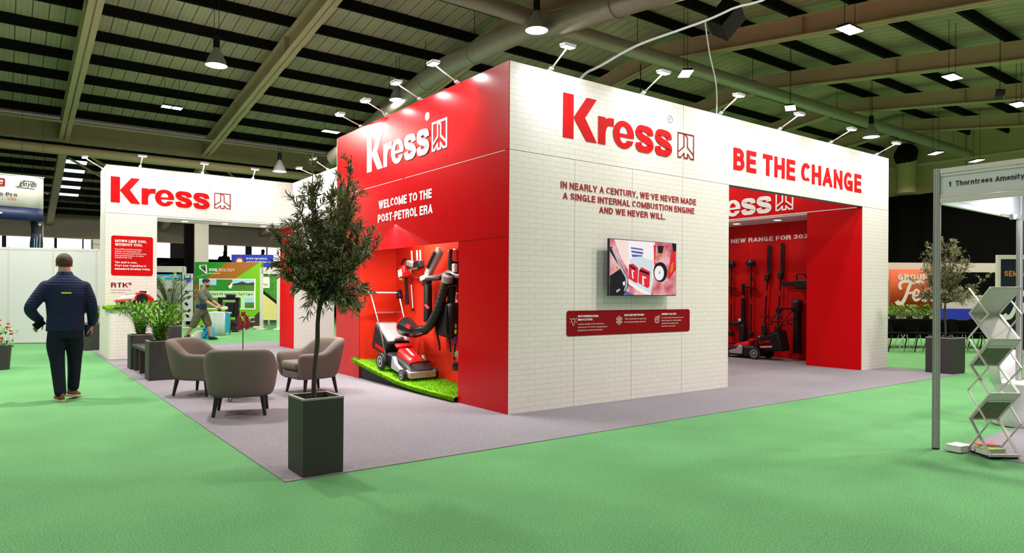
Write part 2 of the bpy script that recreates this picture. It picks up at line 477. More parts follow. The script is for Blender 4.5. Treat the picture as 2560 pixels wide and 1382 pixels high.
# grotesque lettering drawn as strokes: per glyph its width and strokes (x 0..1 over the width, y 0..1 from baseline to cap);
# "@cx,cy,rx,ry,a0,a1" adds an arc, a stroke that starts with "~" is smoothed
GLYPH = {
 'A': (.74, "0,0 .5,1;1,0 .5,1;.19,.27 .81,.27"), 'B': (.66, "0,0 0,1;0,1 .5,1 @.52,.77,.40,.23,90,-90 0,.54;0,.54 .56,.54 @.56,.27,.44,.27,90,-90 0,0"),
 'C': (.66, "@.56,.5,.56,.5,40,320"), 'D': (.70, "0,0 0,1;0,1 .42,1 @.42,.5,.58,.5,90,-90 0,0"), 'E': (.60, "0,0 0,1;0,1 1,1;0,.52 .92,.52;0,0 1,0"),
 'F': (.56, "0,0 0,1;0,1 1,1;0,.50 .88,.50"), 'G': (.76, "@.5,.5,.5,.5,42,320;.95,.0 .95,.44;.95,.44 .58,.44"), 'H': (.70, "0,0 0,1;1,0 1,1;0,.52 1,.52"),
 'I': (.0, "0,0 0,1"), 'J': (.50, "1,1 1,.3 @.5,.28,.5,.28,0,-180"), 'K': (.70, "0,0 0,1;.95,1 .05,.40;.36,.58 1,0"), 'L': (.54, "0,0 0,1;0,0 1,0"),
 'M': (.86, "0,0 0,1;1,0 1,1;0,1 .5,.12;1,1 .5,.12"), 'N': (.70, "0,0 0,1;1,0 1,1;0,1 1,0"), 'O': (.78, "@.5,.5,.5,.5,0,360"), 'P': (.64, "0,0 0,1;0,1 .55,1 @.56,.74,.44,.26,90,-90 0,.48"),
 'Q': (.78, "@.5,.5,.5,.5,0,360;.6,.25 1,0"), 'R': (.68, "0,0 0,1;0,1 .55,1 @.56,.76,.42,.24,90,-90 0,.52;.55,.52 @.6,.3,.36,.22,90,0 .98,0"),
 'S': (.66, "~.95,.74 .82,.95 .5,1 .16,.94 .05,.76 .17,.6 .5,.51 .84,.42 .97,.25 .85,.06 .5,0 .14,.06 .02,.28"), 'T': (.62, "0,1 1,1;.5,0 .5,1"), 'U': (.70, "0,1 0,.32 @.5,.32,.5,.32,180,360 1,1"),
 'V': (.70, "0,1 .5,0;1,1 .5,0"), 'W': (1.02, "0,1 .26,0;.5,1 .26,0;.5,1 .74,0;1,1 .74,0"), 'X': (.70, "0,0 1,1;0,1 1,0"), 'Y': (.70, "0,1 .5,.42;1,1 .5,.42;.5,0 .5,.42"), 'Z': (.62, "0,1 1,1;1,1 0,0;0,0 1,0"),
 'a': (.54, "1,0 1,.45 @.5,.46,.5,.26,0,160;~1,.42 .5,.40 .1,.33 .0,.18 .14,.03 .5,.0 .86,.1 1,.25"), 'b': (.56, "0,0 0,1;@.5,.36,.5,.36,0,360"), 'c': (.50, "@.56,.36,.56,.36,44,316"), 'd': (.56, "1,0 1,1;@.5,.36,.5,.36,0,360"),
 'e': (.56, "@.5,.36,.5,.36,0,318;.05,.36 .98,.36"), 'f': (.42, "~1,1 .6,.98 .42,.8 .42,.5;.42,0 .42,.62;0,.70 .9,.70"), 'g': (.56, "1,.72 1,-.06 @.5,-.06,.5,.2,0,-150;@.5,.36,.5,.36,0,360"), 'h': (.54, "0,0 0,1;0,.42 @.5,.44,.5,.28,180,0 1,0"),
 'i': (.0, "0,0 0,.62;0,.99 0,1"), 'j': (.12, "1,.62 1,-.1 0,-.26;1,.99 1,1"), 'k': (.52, "0,0 0,1;.95,.72 .05,.28;.34,.42 1,0"), 'l': (.0, "0,0 0,1"),
 'm': (.90, "0,0 0,.72;0,.5 @.25,.5,.25,.22,180,0 .5,0;.5,.5 @.75,.5,.25,.22,180,0 1,0"), 'n': (.54, "0,0 0,.72;0,.44 @.5,.44,.5,.28,180,0 1,0"), 'o': (.58, "@.5,.36,.5,.36,0,360"), 'p': (.56, "0,-.28 0,.72;@.5,.36,.5,.36,0,360"),
 'q': (.56, "1,-.28 1,.72;@.5,.36,.5,.36,0,360"), 'r': (.42, "0,0 0,.72;0,.42 @.9,.4,.9,.31,180,95"), 's': (.50, "~.93,.54 .8,.69 .5,.72 .18,.68 .06,.55 .2,.43 .5,.37 .82,.30 .95,.17 .82,.03 .5,0 .16,.04 .04,.19"), 't': (.42, ".42,.95 .42,.2 @.72,.2,.30,.2,180,270 1,0;0,.70 .95,.70"),
 'u': (.54, "1,0 1,.72;0,.72 0,.28 @.5,.28,.5,.28,180,360"), 'v': (.54, "0,.72 .5,0;1,.72 .5,0"), 'w': (.82, "0,.72 .26,0;.5,.72 .26,0;.5,.72 .74,0;1,.72 .74,0"), 'x': (.54, "0,0 1,.72;0,.72 1,0"), 'y': (.54, "0,.72 .5,0;1,.72 .5,0 .25,-.28"), 'z': (.50, "0,.72 1,.72;1,.72 0,0;0,0 1,0"),
 '0': (.62, "@.5,.5,.5,.5,0,360"), '1': (.30, "1,0 1,1;1,.95 0,.74"), '2': (.60, "~.02,.72 .15,.93 .5,1 .85,.93 .97,.72 .8,.48 .4,.26 .04,.02;0,0 1,0"), '4': (.64, ".75,0 .75,1;.75,1 0,.28;0,.25 1,.25"), '8': (.62, "@.5,.75,.42,.25,0,360;@.5,.26,.5,.26,0,360"),
 '.': (.0, "0,.0 0,.02"), ',': (.05, "1,.02 .3,-.14"), '-': (.28, "0,.40 1,.40"), "'": (.0, "0,.78 0,1"), '%': (.9, "@.2,.78,.2,.22,0,360;@.8,.22,.2,.22,0,360;.2,0 .8,1"),
}
def glyph_strokes(ch, w):
    gw, src = GLYPH[ch]; out = []
    for st in src.split(';'):
        sm = st.startswith('~'); pts = []; ends = [True, True]
        toks = st.lstrip('~').split()
        for n, tk in enumerate(toks):
            if tk[0] == '@':
                cx, cy, rx, ry, a0, a1 = [float(q) for q in tk[1:].split(',')]
                k = max(4, int(abs(a1 - a0) / 20))
                for i in range(k + 1):
                    a = R(a0 + (a1 - a0) * i / k); pts.append((cx + rx * math.cos(a), cy + ry * math.sin(a)))
                if n == 0: ends[0] = False
                if n == len(toks) - 1: ends[1] = False
            else:
                pts.append(tuple(float(q) for q in tk.split(',')))
        if sm:
            pts = [(q.x, q.y) for q in smooth_pts([(a, b, 0) for a, b in pts], 3)]; ends = [False, False]
        span_w, span_h = max(0.0, gw - w * (gw > 0)), 1 - w
        P = [Vector((w / 2 + x * span_w, w / 2 + y * span_h)) for x, y in pts]
        clean = [P[0]]
        for q in P[1:]:
            if (q - clean[-1]).length > 1e-4: clean.append(q)
        P = clean
        if len(P) > 1:
            if ends[0]: P[0] = P[0] - (P[1] - P[0]).normalized() * w / 2
            if ends[1]: P[-1] = P[-1] + (P[-1] - P[-2]).normalized() * w / 2
        out.append(P)
    return max(gw, w), out
def _text_mesh(s, w, shear, gap):
    mb = MB(); x = 0.0
    for ch in s:
        if ch == ' ': x += 0.30; continue
        gw, strokes = glyph_strokes(ch, w)
        lo = min(p.y for S in strokes for p in S) ; hi = max(p.y for S in strokes for p in S)
        lo = max(lo, 0.0) if ch not in 'gpqyj,' else lo - w / 2
        hi = min(hi + w / 2, 1.0) if ch in 'ABCDEFGHIJKLMNOPQRSTUVWXYZ0123456789bdfhklijt' else min(hi + w / 2, 0.72 * (1 - w) + w)
        for n, S in enumerate(strokes):
            o = len(mb.v)
            mb.strip([(x + p.x, p.y) for p in S], w)
            for q in mb.v[o:]:
                q.y = min(max(q.y, lo), hi); q.x += shear * q.y; q.z += 0.0004 * n
        x += gw + gap
    me = bpy.data.meshes.new('lettering')
    me.from_pydata([tuple(v) for v in mb.v], [], mb.f); me.update()
    return me
def text(name, s, o, u, v, width, cap, m, parent=None, bold=0.02, lift=0.003, label=None, shear=0.0, thick=0.0, gap=0.11):
    """lettering fitted to a width and a cap height, baseline starting at o"""
    me = _text_mesh(s, 0.115 + 2.35 * bold, shear, gap)
    xs = [q.co.x for q in me.vertices]; x0, x1 = min(xs), max(xs)
    sx = width / (x1 - x0) if width else cap
    me.transform(frame(o, u, v) @ Matrix.Translation((0, 0, lift)) @ Matrix.Diagonal((sx, cap, 1, 1)) @ Matrix.Translation((-x0, 0, 0)))
    me.name = name
    me.materials.append(MATS[m])
    ob = bpy.data.objects.new(name, me); COL.objects.link(ob)
    if parent: ob.parent = parent
    if thick:
        md = ob.modifiers.new('thickness', 'SOLIDIFY'); md.thickness = thick; md.offset = 0
    if label: ob['label'] = label
    return ob

def wordmark(o, u, v, cap, wscale, m, parent, name='wordmark', lift=0.004):
    """heavy grotesque word: K r e s s, drawn glyph by glyph (unit = cap height)"""
    mb = MB(frame(o, u, v) @ Matrix.Translation((0, 0, lift)) @ Matrix.Diagonal((cap * wscale, cap, 1, 1)))
    mb.dz = 0.0006
    mb.poly([(0, 0), (0.315, 0), (0.315, 1), (0, 1)])
    mb.poly([(0.318, 0.47), (0.318, 0.50), (0.70, 1.0), (1.012, 1.0), (0.655, 0.53)])
    mb.poly([(0.318, 0.47), (0.655, 0.53), (1.023, 0.0), (0.693, 0.0)])
    mb.poly([(1.06, 0), (1.293, 0), (1.293, 0.645), (1.06, 0.645)])
    a = smooth_pts([(1.22, 0.24, 0), (1.24, 0.40, 0), (1.32, 0.515, 0), (1.43, 0.555, 0), (1.56, 0.555, 0)], 5)
    mb.strip(a, lerp_list([0.13, 0.17, 0.18, 0.19, 0.19], 5))
    x = 1.535
    ring = []; wd = []
    for k in range(0, 41):
        t = R(-4 + 318 * k / 40)
        c, s_ = math.cos(t), math.sin(t)
        ring.append((x + 0.35 + 0.243 * c, 0.322 + 0.265 * s_, 0))
        wd.append(0.135 + 0.08 * c * c)
    mb.strip(ring, wd)
    mb.poly([(x + 0.12, 0.265), (x + 0.695, 0.265), (x + 0.695, 0.345), (x + 0.12, 0.345)])
    mb.poly([(x + 0.43, 0.20), (x + 0.68, 0.20), (x + 0.62, 0.09), (x + 0.50, 0.10)])
    for x in (2.27, 2.945):
        sp = smooth_pts([(0.53, 0.425, 0), (0.50, 0.525, 0), (0.33, 0.575, 0), (0.16, 0.545, 0), (0.118, 0.462, 0), (0.19, 0.375, 0), (0.34, 0.322, 0), (0.49, 0.268, 0), (0.54, 0.175, 0), (0.46, 0.09, 0), (0.32, 0.065, 0), (0.15, 0.10, 0), (0.115, 0.215, 0)], 5)
        wl = lerp_list([0.215, 0.20, 0.145, 0.19, 0.215, 0.19, 0.18, 0.19, 0.215, 0.19, 0.145, 0.20, 0.22], 5)
        keep = mb.dz; mb.dz = 0.00002
        for q, w_ in list(zip(sp, wl))[7:-7]: mb.poly(disc(w_ * 0.485, 16, x + q.x, q.y))
        mb.dz = keep
        mb.strip([(x + q.x, q.y) for q in sp], lerp_list([0.215, 0.20, 0.145, 0.19, 0.215, 0.19, 0.18, 0.19, 0.215, 0.19, 0.145, 0.20, 0.22], 5))
    return mb.build(name, m, parent, fixn=False)

def emblem(o, u, v, size, m, parent, w=0.055, name='emblem', lift=0.004):
    """square outline mark with a branching line figure"""
    mb = MB(frame(o, u, v) @ Matrix.Translation((0, 0, lift)) @ Matrix.Diagonal((size, size, 1, 1)))
    mb.dz = 0.0003
    for L in ([(0, 0.0), (0, 1), (1, 1), (1, 0.0)], ):
        for a, b in zip(L, L[1:]):
            d = Vector((b[0] - a[0], b[1] - a[1])).normalized() * (w / 2)
            mb.strip([(a[0] - d.x, a[1] - d.y), (b[0] + d.x, b[1] + d.y)], w)
    for L in ([(0.38, 1), (0.38, 0.46), (0, 0.20)], [(0.43, 1), (0.60, 0.86), (0.60, 0.46), (1, 0.17)],
              [(0, 0.0), (0.17, 0.0), (0.385, 0.19), (0.385, 0.0), (0.60, 0.0), (0.60, 0.19), (0.80, 0.0), (1, 0.0)]):
        for a, b in zip(L, L[1:]):
            d = Vector((b[0] - a[0], b[1] - a[1])).normalized() * (w / 2.4)
            mb.strip([(a[0] - d.x, a[1] - d.y), (b[0] + d.x, b[1] + d.y)], w)
    return mb.build(name, m, parent, fixn=False)

def rounded(x0, x1, y0, y1, r, n=6):
    out = []
    for cx, cy, a0 in ((x1 - r, y0 + r, -90), (x1 - r, y1 - r, 0), (x0 + r, y1 - r, 90), (x0 + r, y0 + r, 180)):
        for k in range(n + 1):
            a = R(a0 + 90 * k / n); out.append((cx + r * math.cos(a), cy + r * math.sin(a)))
    return out
def disc(r, n=20, cx=0, cy=0):
    return [(cx + r * math.cos(2 * PI * k / n), cy + r * math.sin(2 * PI * k / n)) for k in range(n)]

def skin_mesh(name, J, E, m, parent=None, sub=2, root=0, smooth=True):
    """one continuous surface grown over a skeleton: J = [(x,y,z,rx[,ry])], E = index pairs"""
    me = bpy.data.meshes.new(name)
    me.from_pydata([j[:3] for j in J], E, [])
    o = bpy.data.objects.new(name, me); COL.objects.link(o)
    o.modifiers.new('skin', 'SKIN')
    sk = me.skin_vertices[0].data
    for i, j in enumerate(J):
        sk[i].radius = (j[3], j[4] if len(j) > 4 else j[3])
        sk[i].use_root = (i == root)
    o.modifiers['skin'].use_smooth_shade = smooth
    o.modifiers['skin'].branch_smoothing = 0.3
    sm = o.modifiers.new('sub', 'SUBSURF'); sm.levels = sub; sm.render_levels = sub
    dg = bpy.context.evaluated_depsgraph_get()
    me2 = bpy.data.meshes.new_from_object(o.evaluated_get(dg))
    bpy.data.objects.remove(o); bpy.data.meshes.remove(me)
    me2.name = name
    me2.materials.clear(); me2.materials.append(MATS[m])
    me2.polygons.foreach_set('use_smooth', [True] * len(me2.polygons))
    o2 = bpy.data.objects.new(name, me2); COL.objects.link(o2)
    if parent: o2.parent = parent
    return o2

# ================================================================== THE HALL
struct(MB().box(-26, 45, -40, 42, -0.1, 0).build('floor', 'green_carpet'))
struct(MB().box(-2.93, 9.04, -1.29, 12.9, 0.0, 0.006).build('floor_stand_carpet', 'grey_carpet'))
struct(MB().box(2.17, 6.2, -9.0, -3.63, 0.0, 0.006).build('floor_booth_carpet', 'grey_carpet'))

RY, RZ, SL = 7.4, 8.3, 0.131          # ridge line, height of the frame soffit there, slope
EY = 21.5                             # valley girder
def soffit(y): return RZ - SL * abs(y - RY)
ROOF_UP = 0.78                        # roof sheet above the frame soffit
x0, x1 = -25, 31.4
struct(MB().add([(x0, RY, RZ + ROOF_UP), (x1, RY, RZ + ROOF_UP), (x1, EY, soffit(EY) + ROOF_UP), (x0, EY, soffit(EY) + ROOF_UP),
                 (x0, RY, RZ + ROOF_UP + 0.08), (x1, RY, RZ + ROOF_UP + 0.08), (x1, EY, soffit(EY) + ROOF_UP + 0.08), (x0, EY, soffit(EY) + ROOF_UP + 0.08)],
                [(0, 1, 2, 3), (4, 5, 6, 7), (0, 1, 5, 4), (2, 3, 7, 6), (0, 3, 7, 4), (1, 2, 6, 5)]).build('ceiling_far_slope', 'roof_sheet'))
EN = -8.0
struct(MB().add([(x0, RY, RZ + ROOF_UP), (x1, RY, RZ + ROOF_UP), (x1, EN, soffit(EN) + ROOF_UP), (x0, EN, soffit(EN) + ROOF_UP),
                 (x0, RY, RZ + ROOF_UP + 0.08), (x1, RY, RZ + ROOF_UP + 0.08), (x1, EN, soffit(EN) + ROOF_UP + 0.08), (x0, EN, soffit(EN) + ROOF_UP + 0.08)],
                [(0, 1, 2, 3), (4, 5, 6, 7), (0, 1, 5, 4), (2, 3, 7, 6), (0, 3, 7, 4), (1, 2, 6, 5)]).build('ceiling_near_slope', 'roof_sheet'))
# lower roof of the side aisle, with a strip of roof lights
AY0, AZ0, AY1, AZ1 = 21.5, 6.72, 30.0, 4.72
def annex(y): return AZ0 + (AZ1 - AZ0) * (y - AY0) / (AY1 - AY0)
mb = MB()
for a, b in ((x0, -3.0), (-2.05, x1)):
    mb.add([(a, AY0, AZ0), (b, AY0, AZ0), (b, AY1, AZ1), (a, AY1, AZ1), (a, AY0, AZ0 + .08), (b, AY0, AZ0 + .08), (b, AY1, AZ1 + .08), (a, AY1, AZ1 + .08)],
           [(0, 1, 2, 3), (4, 5, 6, 7), (0, 1, 5, 4), (2, 3, 7, 6), (0, 3, 7, 4), (1, 2, 6, 5)])
for a, b in ((AY0, 23.5), (27.6, AY1)):
    mb.add([(-3.0, a, annex(a)), (-2.05, a, annex(a)), (-2.05, b, annex(b)), (-3.0, b, annex(b))], [(0, 1, 2, 3)])
struct(mb.build('ceiling_aisle', 'roof_sheet'))
struct(MB().add([(-3.0, 23.5, annex(23.5) + .02), (-2.05, 23.5, annex(23.5) + .02), (-2.05, 27.6, annex(27.6) + .02), (-3.0, 27.6, annex(27.6) + .02)], [(0, 1, 2, 3)]).build('window_6', 'daylight_pane'))

# purlins run the length of the hall under the sheet
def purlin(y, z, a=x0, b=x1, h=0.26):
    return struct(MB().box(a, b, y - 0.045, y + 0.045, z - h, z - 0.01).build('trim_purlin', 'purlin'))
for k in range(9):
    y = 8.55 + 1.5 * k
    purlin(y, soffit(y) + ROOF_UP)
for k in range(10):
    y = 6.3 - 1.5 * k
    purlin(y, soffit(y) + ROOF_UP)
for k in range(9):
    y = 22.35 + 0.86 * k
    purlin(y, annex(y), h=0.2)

# portal frames: tapered I-beams on both slopes with a haunch at the ridge
FRAMES = (-12.3, -7.6, -2.93, 1.55, 6.15, 11.2, 16.1, 20.95, 25.9)
def i_beam(mb, x, ya, za, yb, zb, da, db, web=0.02, fl=0.30, ft=0.03):
    """I section between two soffit points, depths da/db"""
    mb.add([(x + sx * web, y, z) for y, z in ((ya, za), (yb, zb), (yb, zb + db), (ya, za + da)) for sx in (-1, 1)],
           [(0, 2, 4, 6), (1, 3, 5, 7), (0, 1, 3, 2), (2, 3, 5, 4), (4, 5, 7, 6), (6, 7, 1, 0)])
    for o, d0, d1 in ((0, 0, 0), (1, da - ft, db - ft)):
        mb.add([(x + sx * fl / 2, y, z + t) for y, z in ((ya, za + d0), (yb, zb + d1)) for t in (0, ft) for sx in (-1, 1)],
               [(0, 1, 3, 2), (4, 5, 7, 6), (0, 1, 5, 4), (2, 3, 7, 6), (0, 2, 6, 4), (1, 3, 7, 5)])
for x in FRAMES:
    mb = MB()
    i_beam(mb, x, RY, RZ, EY, soffit(EY), 0.5, 0.5)
    i_beam(mb, x, RY, RZ, EN, soffit(EN), 0.5, 0.5)
    for y in (3.0, -2.0, 12.0, 17.0):
        for sx in (-1, 1):
            mb.box(x + sx * 0.075 - 0.07, x + sx * 0.075 + 0.07, y - 0.008, y + 0.008, soffit(y) + 0.03, soffit(y) + 0.48)
    mb.bar((x, EY + 0.1, 6.2), (x, AY1, AZ1 - 0.35), 0.24, 0.26)
    struct(mb.build('trim_portal_frame', 'beam'))

struct(MB().box(x0, x1, EY - 0.11, EY + 0.11, soffit(EY) - 0.02, soffit(EY) + 0.66).build('beam_valley', 'girder'))
struct(MB().tube([(x0, EY - 0.5, 6.05), (x1, EY - 0.5, 6.05)], 0.16, 12).build('trim_eaves_pipe', 'girder', smooth=True))
struct(MB().tube([(x0, 19.6, 6.72), (x1, 19.6, 6.72)], 0.045, 8).build('trim_rail', 'girder', smooth=True))
# bracing rods of the side aisle
mb = MB()
for x in FRAMES[:-1]:
    mb.tube([(x + 0.2, 22.2, 6.0), (x + 4.4, 28.5, 4.9)], 0.04, 6)
    mb.tube([(x - 0.2, 27.0, 5.25), (x - 3.6, 22.2, 6.1)], 0.04, 6)
struct(mb.build('trim_bracing', 'girder'))

t_ = Matrix.Translation((2.159, 24.932, 0))
struct(MB(t_).box(-0.27, 0.27, -0.2, 0.2, 0, 5.6).build('pillar', 'off_white'))
struct(MB(t_).box(-0.62, -0.30, -0.1, 0.2, 0, 5.6).build('pillar', 'drape'))
# far wall beyond the aisle, window band and dark gallery under it
struct(MB().box(x0, x1, AY1, AY1 + 0.2, 3.72, AZ1 + 0.1).build('wall_back_upper', 'wall_brown'))
struct(MB().box(x0, x1, AY1 - 0.05, AY1, 3.70, 3.76).build('trim_1', 'wall_cream'))
struct(MB().box(x0, x1, AY1, AY1 + 0.2, 0, 2.98).build('wall_back_lower', 'drape'))
WX = [(-6.6, -4.6), (-4.45, -2.75), (-2.65, -1.7), (-1.65, -0.85), (-0.8, 1.9), (3.15, 3.5), (3.62, 4.35), (4.5, 5.4), (5.7, 6.45), (6.5, 7.4), (7.6, 8.2), (8.35, 9.4)]
WN = [(-24.9, -6.6), (-4.6, -4.45), (-2.75, -2.65), (-1.7, -1.65), (-0.85, -0.8), (1.9, 3.15), (3.5, 3.62), (4.35, 4.5), (5.4, 5.7), (6.45, 6.5), (7.4, 7.6), (8.2, 8.35), (9.4, 31.4)]
mb = MB()
for a, b in WN: mb.box(a, b, AY1 + 0.0, AY1 + 0.15, 2.95, 3.72)
struct(mb.build('trim_mullions', 'black'))
for i, (a, b) in enumerate(WX):
    struct(MB().box(a, b, AY1 + 0.08, AY1 + 0.1, 2.95, 3.72).build('window_%d' % (i + 10), 'daylight_pane'))
# gable wall on the right with the black drape below
struct(MB().box(30.5, 30.7, -24, AY1, 0, 10).build('wall_right', 'wall_cream'))
mb = MB()
for k in range(20): mb.box(30.44, 30.5, -20 + 2.4 * k, -19.96 + 2.4 * k, 6.2, 9.4)
struct(mb.build('trim_2', 'wall_brown'))
for a, b, t in ((-24, 7.9, 6.25), (7.9, 8.9, 6.05), (8.9, 30, 6.25)):
    pass
mb = MB()
n = 150
pts = [(30.28 + 0.07 * math.sin(k * 1.9) , -24 + 54 * k / n) for k in range(n + 1)]
for k in range(n):
    (xa, ya), (xb, yb) = pts[k], pts[k + 1]
    mb.add([(xa, ya, 0), (xb, yb, 0), (xb, yb, 6.2), (xa, ya, 6.2)], [(0, 1, 2, 3)])
struct(mb.build('wall_right_drape', 'drape', smooth=True, fixn=False))
struct(MB().tube([(29.9, -20, 7.55), (29.9, 12, 7.55)], 0.09, 8).build('trim_3', 'beam', smooth=True))

# ventilation ducts
t = thing('ventilation_duct', 'large round metal duct hung under the roof beam behind the red wall', 'duct')
path = smooth_pts([(5.07, 17.6, 6.25), (5.07, 15.35, 6.6), (5.07, 10.93, 7.42), (5.07, 8, 7.5), (5.07, 6.3, 7.45), (5.07, 5, 7.22), (5.07, 2.75, 7.0), (5.07, -3, 6.25)], 6)
MB().tube(path, 0.27, 20).build('duct_run', 'duct', t, smooth=True)
for y in (16, 13.4, 10.9, 8.2, 3.4, 0.8):
    q = min(path, key=lambda p: abs(p.y - y))
    i = path.index(q); d = (path[min(i + 1, len(path) - 1)] - path[max(i - 1, 0)]).normalized()
    MB().tube([q - d * 0.03, q + d * 0.03], 0.29, 20).build('joint_band', 'duct', t, smooth=True)
    MB().tube([(q.x, q.y, q.z + 0.26), (q.x, q.y, soffit(q.y) + ROOF_UP - 0.05)], 0.008, 5).build('hanger', 'black', t)
t = thing('ventilation_duct', 'long round duct running along the roof ridge above the white brick wall', 'duct')
MB().tube([(2.6, 6.0, 7.62), (4.5, 6.0, 7.62), (5.2, 6.0, 7.6), (29.6, 6.0, 7.65)], 0.19, 18).build('duct_run', 'duct', t, smooth=True)
for x in (8.5, 13.5, 18.4, 23.3, 28):
    MB().tube([(x - 0.03, 6.0, 7.63), (x + 0.03, 6.0, 7.63)], 0.205, 18).build('joint_band', 'duct', t, smooth=True)
    MB().tube([(x, 6, 7.8), (x, 6, soffit(6) + ROOF_UP - 0.05)], 0.008, 5).build('hanger', 'black', t)
t = thing('extract_duct', 'upright cream round duct with dark cowl against the gable wall, above the black drape', 'duct', (29.5, 8.55, 0))
MB().tube([(0, 0, 6.2), (0, 0, 7.7)], 0.42, 18).build('pipe', 'wall_cream', t, smooth=True)
MB().tube([(0, 0, 7.7), (-0.1, 0, 7.95), (-0.35, -0.2, 8.1)], [0.44, 0.5, 0.46], 14).build('cowl', 'purlin', t, smooth=True)
MB().bar((0.6, 0, 7.0), (0.95, 0, 7.0), 0.08, 0.08).build('bracket', 'beam', t)

# pendant high-bay lamps
def pendant(loc, label, d=0.5):
    ceil = soffit(loc[1]) + ROOF_UP - 0.04
    t = thing('pendant_lamp', label, 'lamp', loc, group='bell shaped high-bay pendant lamps')
    r = d / 2
    MB().lathe([(0.06, 0.42), (0.085, 0.36), (0.13, 0.29), (0.2, 0.14), (r, 0.0), (r - 0.008, 0.0), (0.19, 0.13), (0.1, 0.28)], seg=24).build('lamp_shade', 'silver_plastic', t, smooth=True)
    MB().lathe([(0.075, 0.42), (0.075, 0.62), (0.06, 0.68), (0.02, 0.7)], seg=14).build('ballast', 'black', t, smooth=True)
    MB().lathe([(r - 0.012, 0.004), (r - 0.012, 0.02)], seg=24).build('diffuser', 'lamp_warm', t)
    mb = MB()
    for s in (-0.05, 0.05): mb.tube([(s, 0, 0.66), (s, 0, ceil - loc[2])], 0.007, 5)
    mb.build('cord', 'black', t)
    lamp('pendant_light', (0, 0, -0.02), P_PENDANT, d * 0.9, color=(1, 0.95, 0.86), parent=t)
pendant((-0.547, 10.916, 6.70), 'bell shaped pendant lamp left of the long roof beam, above the white archway')
pendant((4.544, 5.2, 6.98), 'bell shaped pendant lamp beside the duct junction, above the corner of the stand')
pendant((4.837, 12.178, 7.10), 'bell shaped pendant lamp just above the red wall, between two floodlights')
pendant((3.583, 19.087, 5.80), 'small low pendant lamp above the right end of the white archway')
pendant((17.744, 4.522, 6.45), 'bell shaped pendant lamp beyond the white header with the big slogan')

# twin-panel LED fittings
def led(loc, label, rz=0.0):
    ceil = soffit(loc[1]) + ROOF_UP - 0.04
    t = thing('ceiling_light', label, 'ceiling light', loc, rz, group='twin square ceiling lights')
    MB().box(-0.26, 0.26, -0.12, 0.12, 0.0, 0.05).build('housing', 'black', t)
    for s in (-0.145, 0.145):
        MB().box(s - 0.125, s + 0.125, -0.135, 0.135, -0.012, 0.0).build('diffuser', 'lamp_warm', t)
    mb = MB()
    for s in (-0.2, 0.2): mb.tube([(s, 0, 0.05), (s, 0, max(0.2, ceil - loc[2]))], 0.006, 5)
    mb.build('hanger', 'black', t)
    lamp('panel_light', (0, 0, -0.03), P_PANEL, 0.5, 0.26, color=(1, 0.87, 0.70), parent=t)
for p, l, rz in (((-0.55, 16.2, 6.85), 'twin square ceiling light far left between two roof beams', 0),
             ((4.3, 16.0, 6.8), 'twin square ceiling light just left of the red wall top', 0),
             ((9.0, 4.85, 6.85), 'twin square ceiling light behind the second floodlight of the white wall', 0.9),
             ((8.9, 0.7, 6.65), 'twin square ceiling light nearest the top right of the hall', 0),
             ((14.3, 0.9, 6.8), 'twin square ceiling light on the second beam from the right', 0),
             ((17.7, 0.54, 6.62), 'twin square ceiling light cut by the right edge of the picture', 0),
             ((13.4, 4.7, 6.7), 'twin square ceiling light above the fourth floodlight of the white wall', 0.5),
             ((23.6, 4.95, 6.75), 'far twin square ceiling light before the cream gable wall', 0.9),
             ((25.9, 4.4, 6.66), 'farthest twin square ceiling light, just over the shell scheme fascia', 0.9),
             ((-0.1, 23.6, 6.0), 'far twin square ceiling light in the side aisle behind the archway', 0)):
    led(p, l, rz)

# odds and ends under the roof
t = thing('loudspeaker', 'black boxy loudspeaker hung from the roof, tilted, near the white cable bundle', 'loudspeaker', (5.586, 1.187, 6.2))
MB().cbox((0, 0, 0), (0.42, 0.36, 0.5), (R(35), R(20), R(20))).build('cabinet', 'black', t, bevel=0.01)
MB().cbox((-0.12, -0.14, -0.06), (0.3, 0.02, 0.4), (R(35), R(20), R(20))).build('grille', 'drape', t)
MB().tube([(0, 0, 0.2), (0.1, 0, soffit(1.187) + 0.1 - 6.2)], 0.012, 6).build('bracket', 'black', t)
t = thing('unit_heater', 'dark box heater beside the roof beam, right of the first floodlight of the white wall', 'heater', (11.0, 8.2, 6.9))
MB().cbox((0, 0, 0), (0.5, 0.9, 0.75)).build('casing', 'purlin', t)
MB().cbox((-0.26, 0, 0), (0.02, 0.7, 0.55)).build('louvre', 'black', t)
MB().tube([(0, 0, 0.37), (0, 0, 1.5)], 0.015, 6).build('hanger', 'black', t)
t = thing('sensor_box', 'small dark box hung on a thin wire before the gable end roof', 'sensor', (15.9, 0.4, 6.55))
MB().cbox((0, 0, 0), (0.2, 0.2, 0.2), (0.2, 0.2, 0.3)).build('casing', 'black', t, bevel=0.01)
MB().tube([(0, 0, 0.1), (0, 0, soffit(0.4) + 0.6 - 6.55)], 0.008, 5).build('wire', 'black', t)
tag(MB().tube(smooth_pts([(1.105, 0.06, 3.99), (1.2, 0.02, 4.1), (1.372, -0.039, 4.202), (1.951, -0.097, 4.562), (2.6, -0.205, 4.87), (3.074, -0.309, 5.091), (3.451, -0.465, 5.298), (4.2, -0.8, 5.75), (5.1, -1.2, 7.6)], 5), 0.016, 8).build('power_cable', 'cable', smooth=True),
    'pale grey cable bundle rising from the white wall top towards the roof', 'cable')
tag(MB().tube(smooth_pts([(3.074, -0.309, 5.085), (3.166, -0.253, 5.005), (3.377, -0.161, 4.718), (3.614, -0.088, 4.387), (3.775, 0.02, 4.068), (3.80, 0.06, 3.985)], 5), 0.009, 8).build('power_cable', 'cable', smooth=True),
    'thin white cable dropping from the cable bundle to the header top', 'cable')

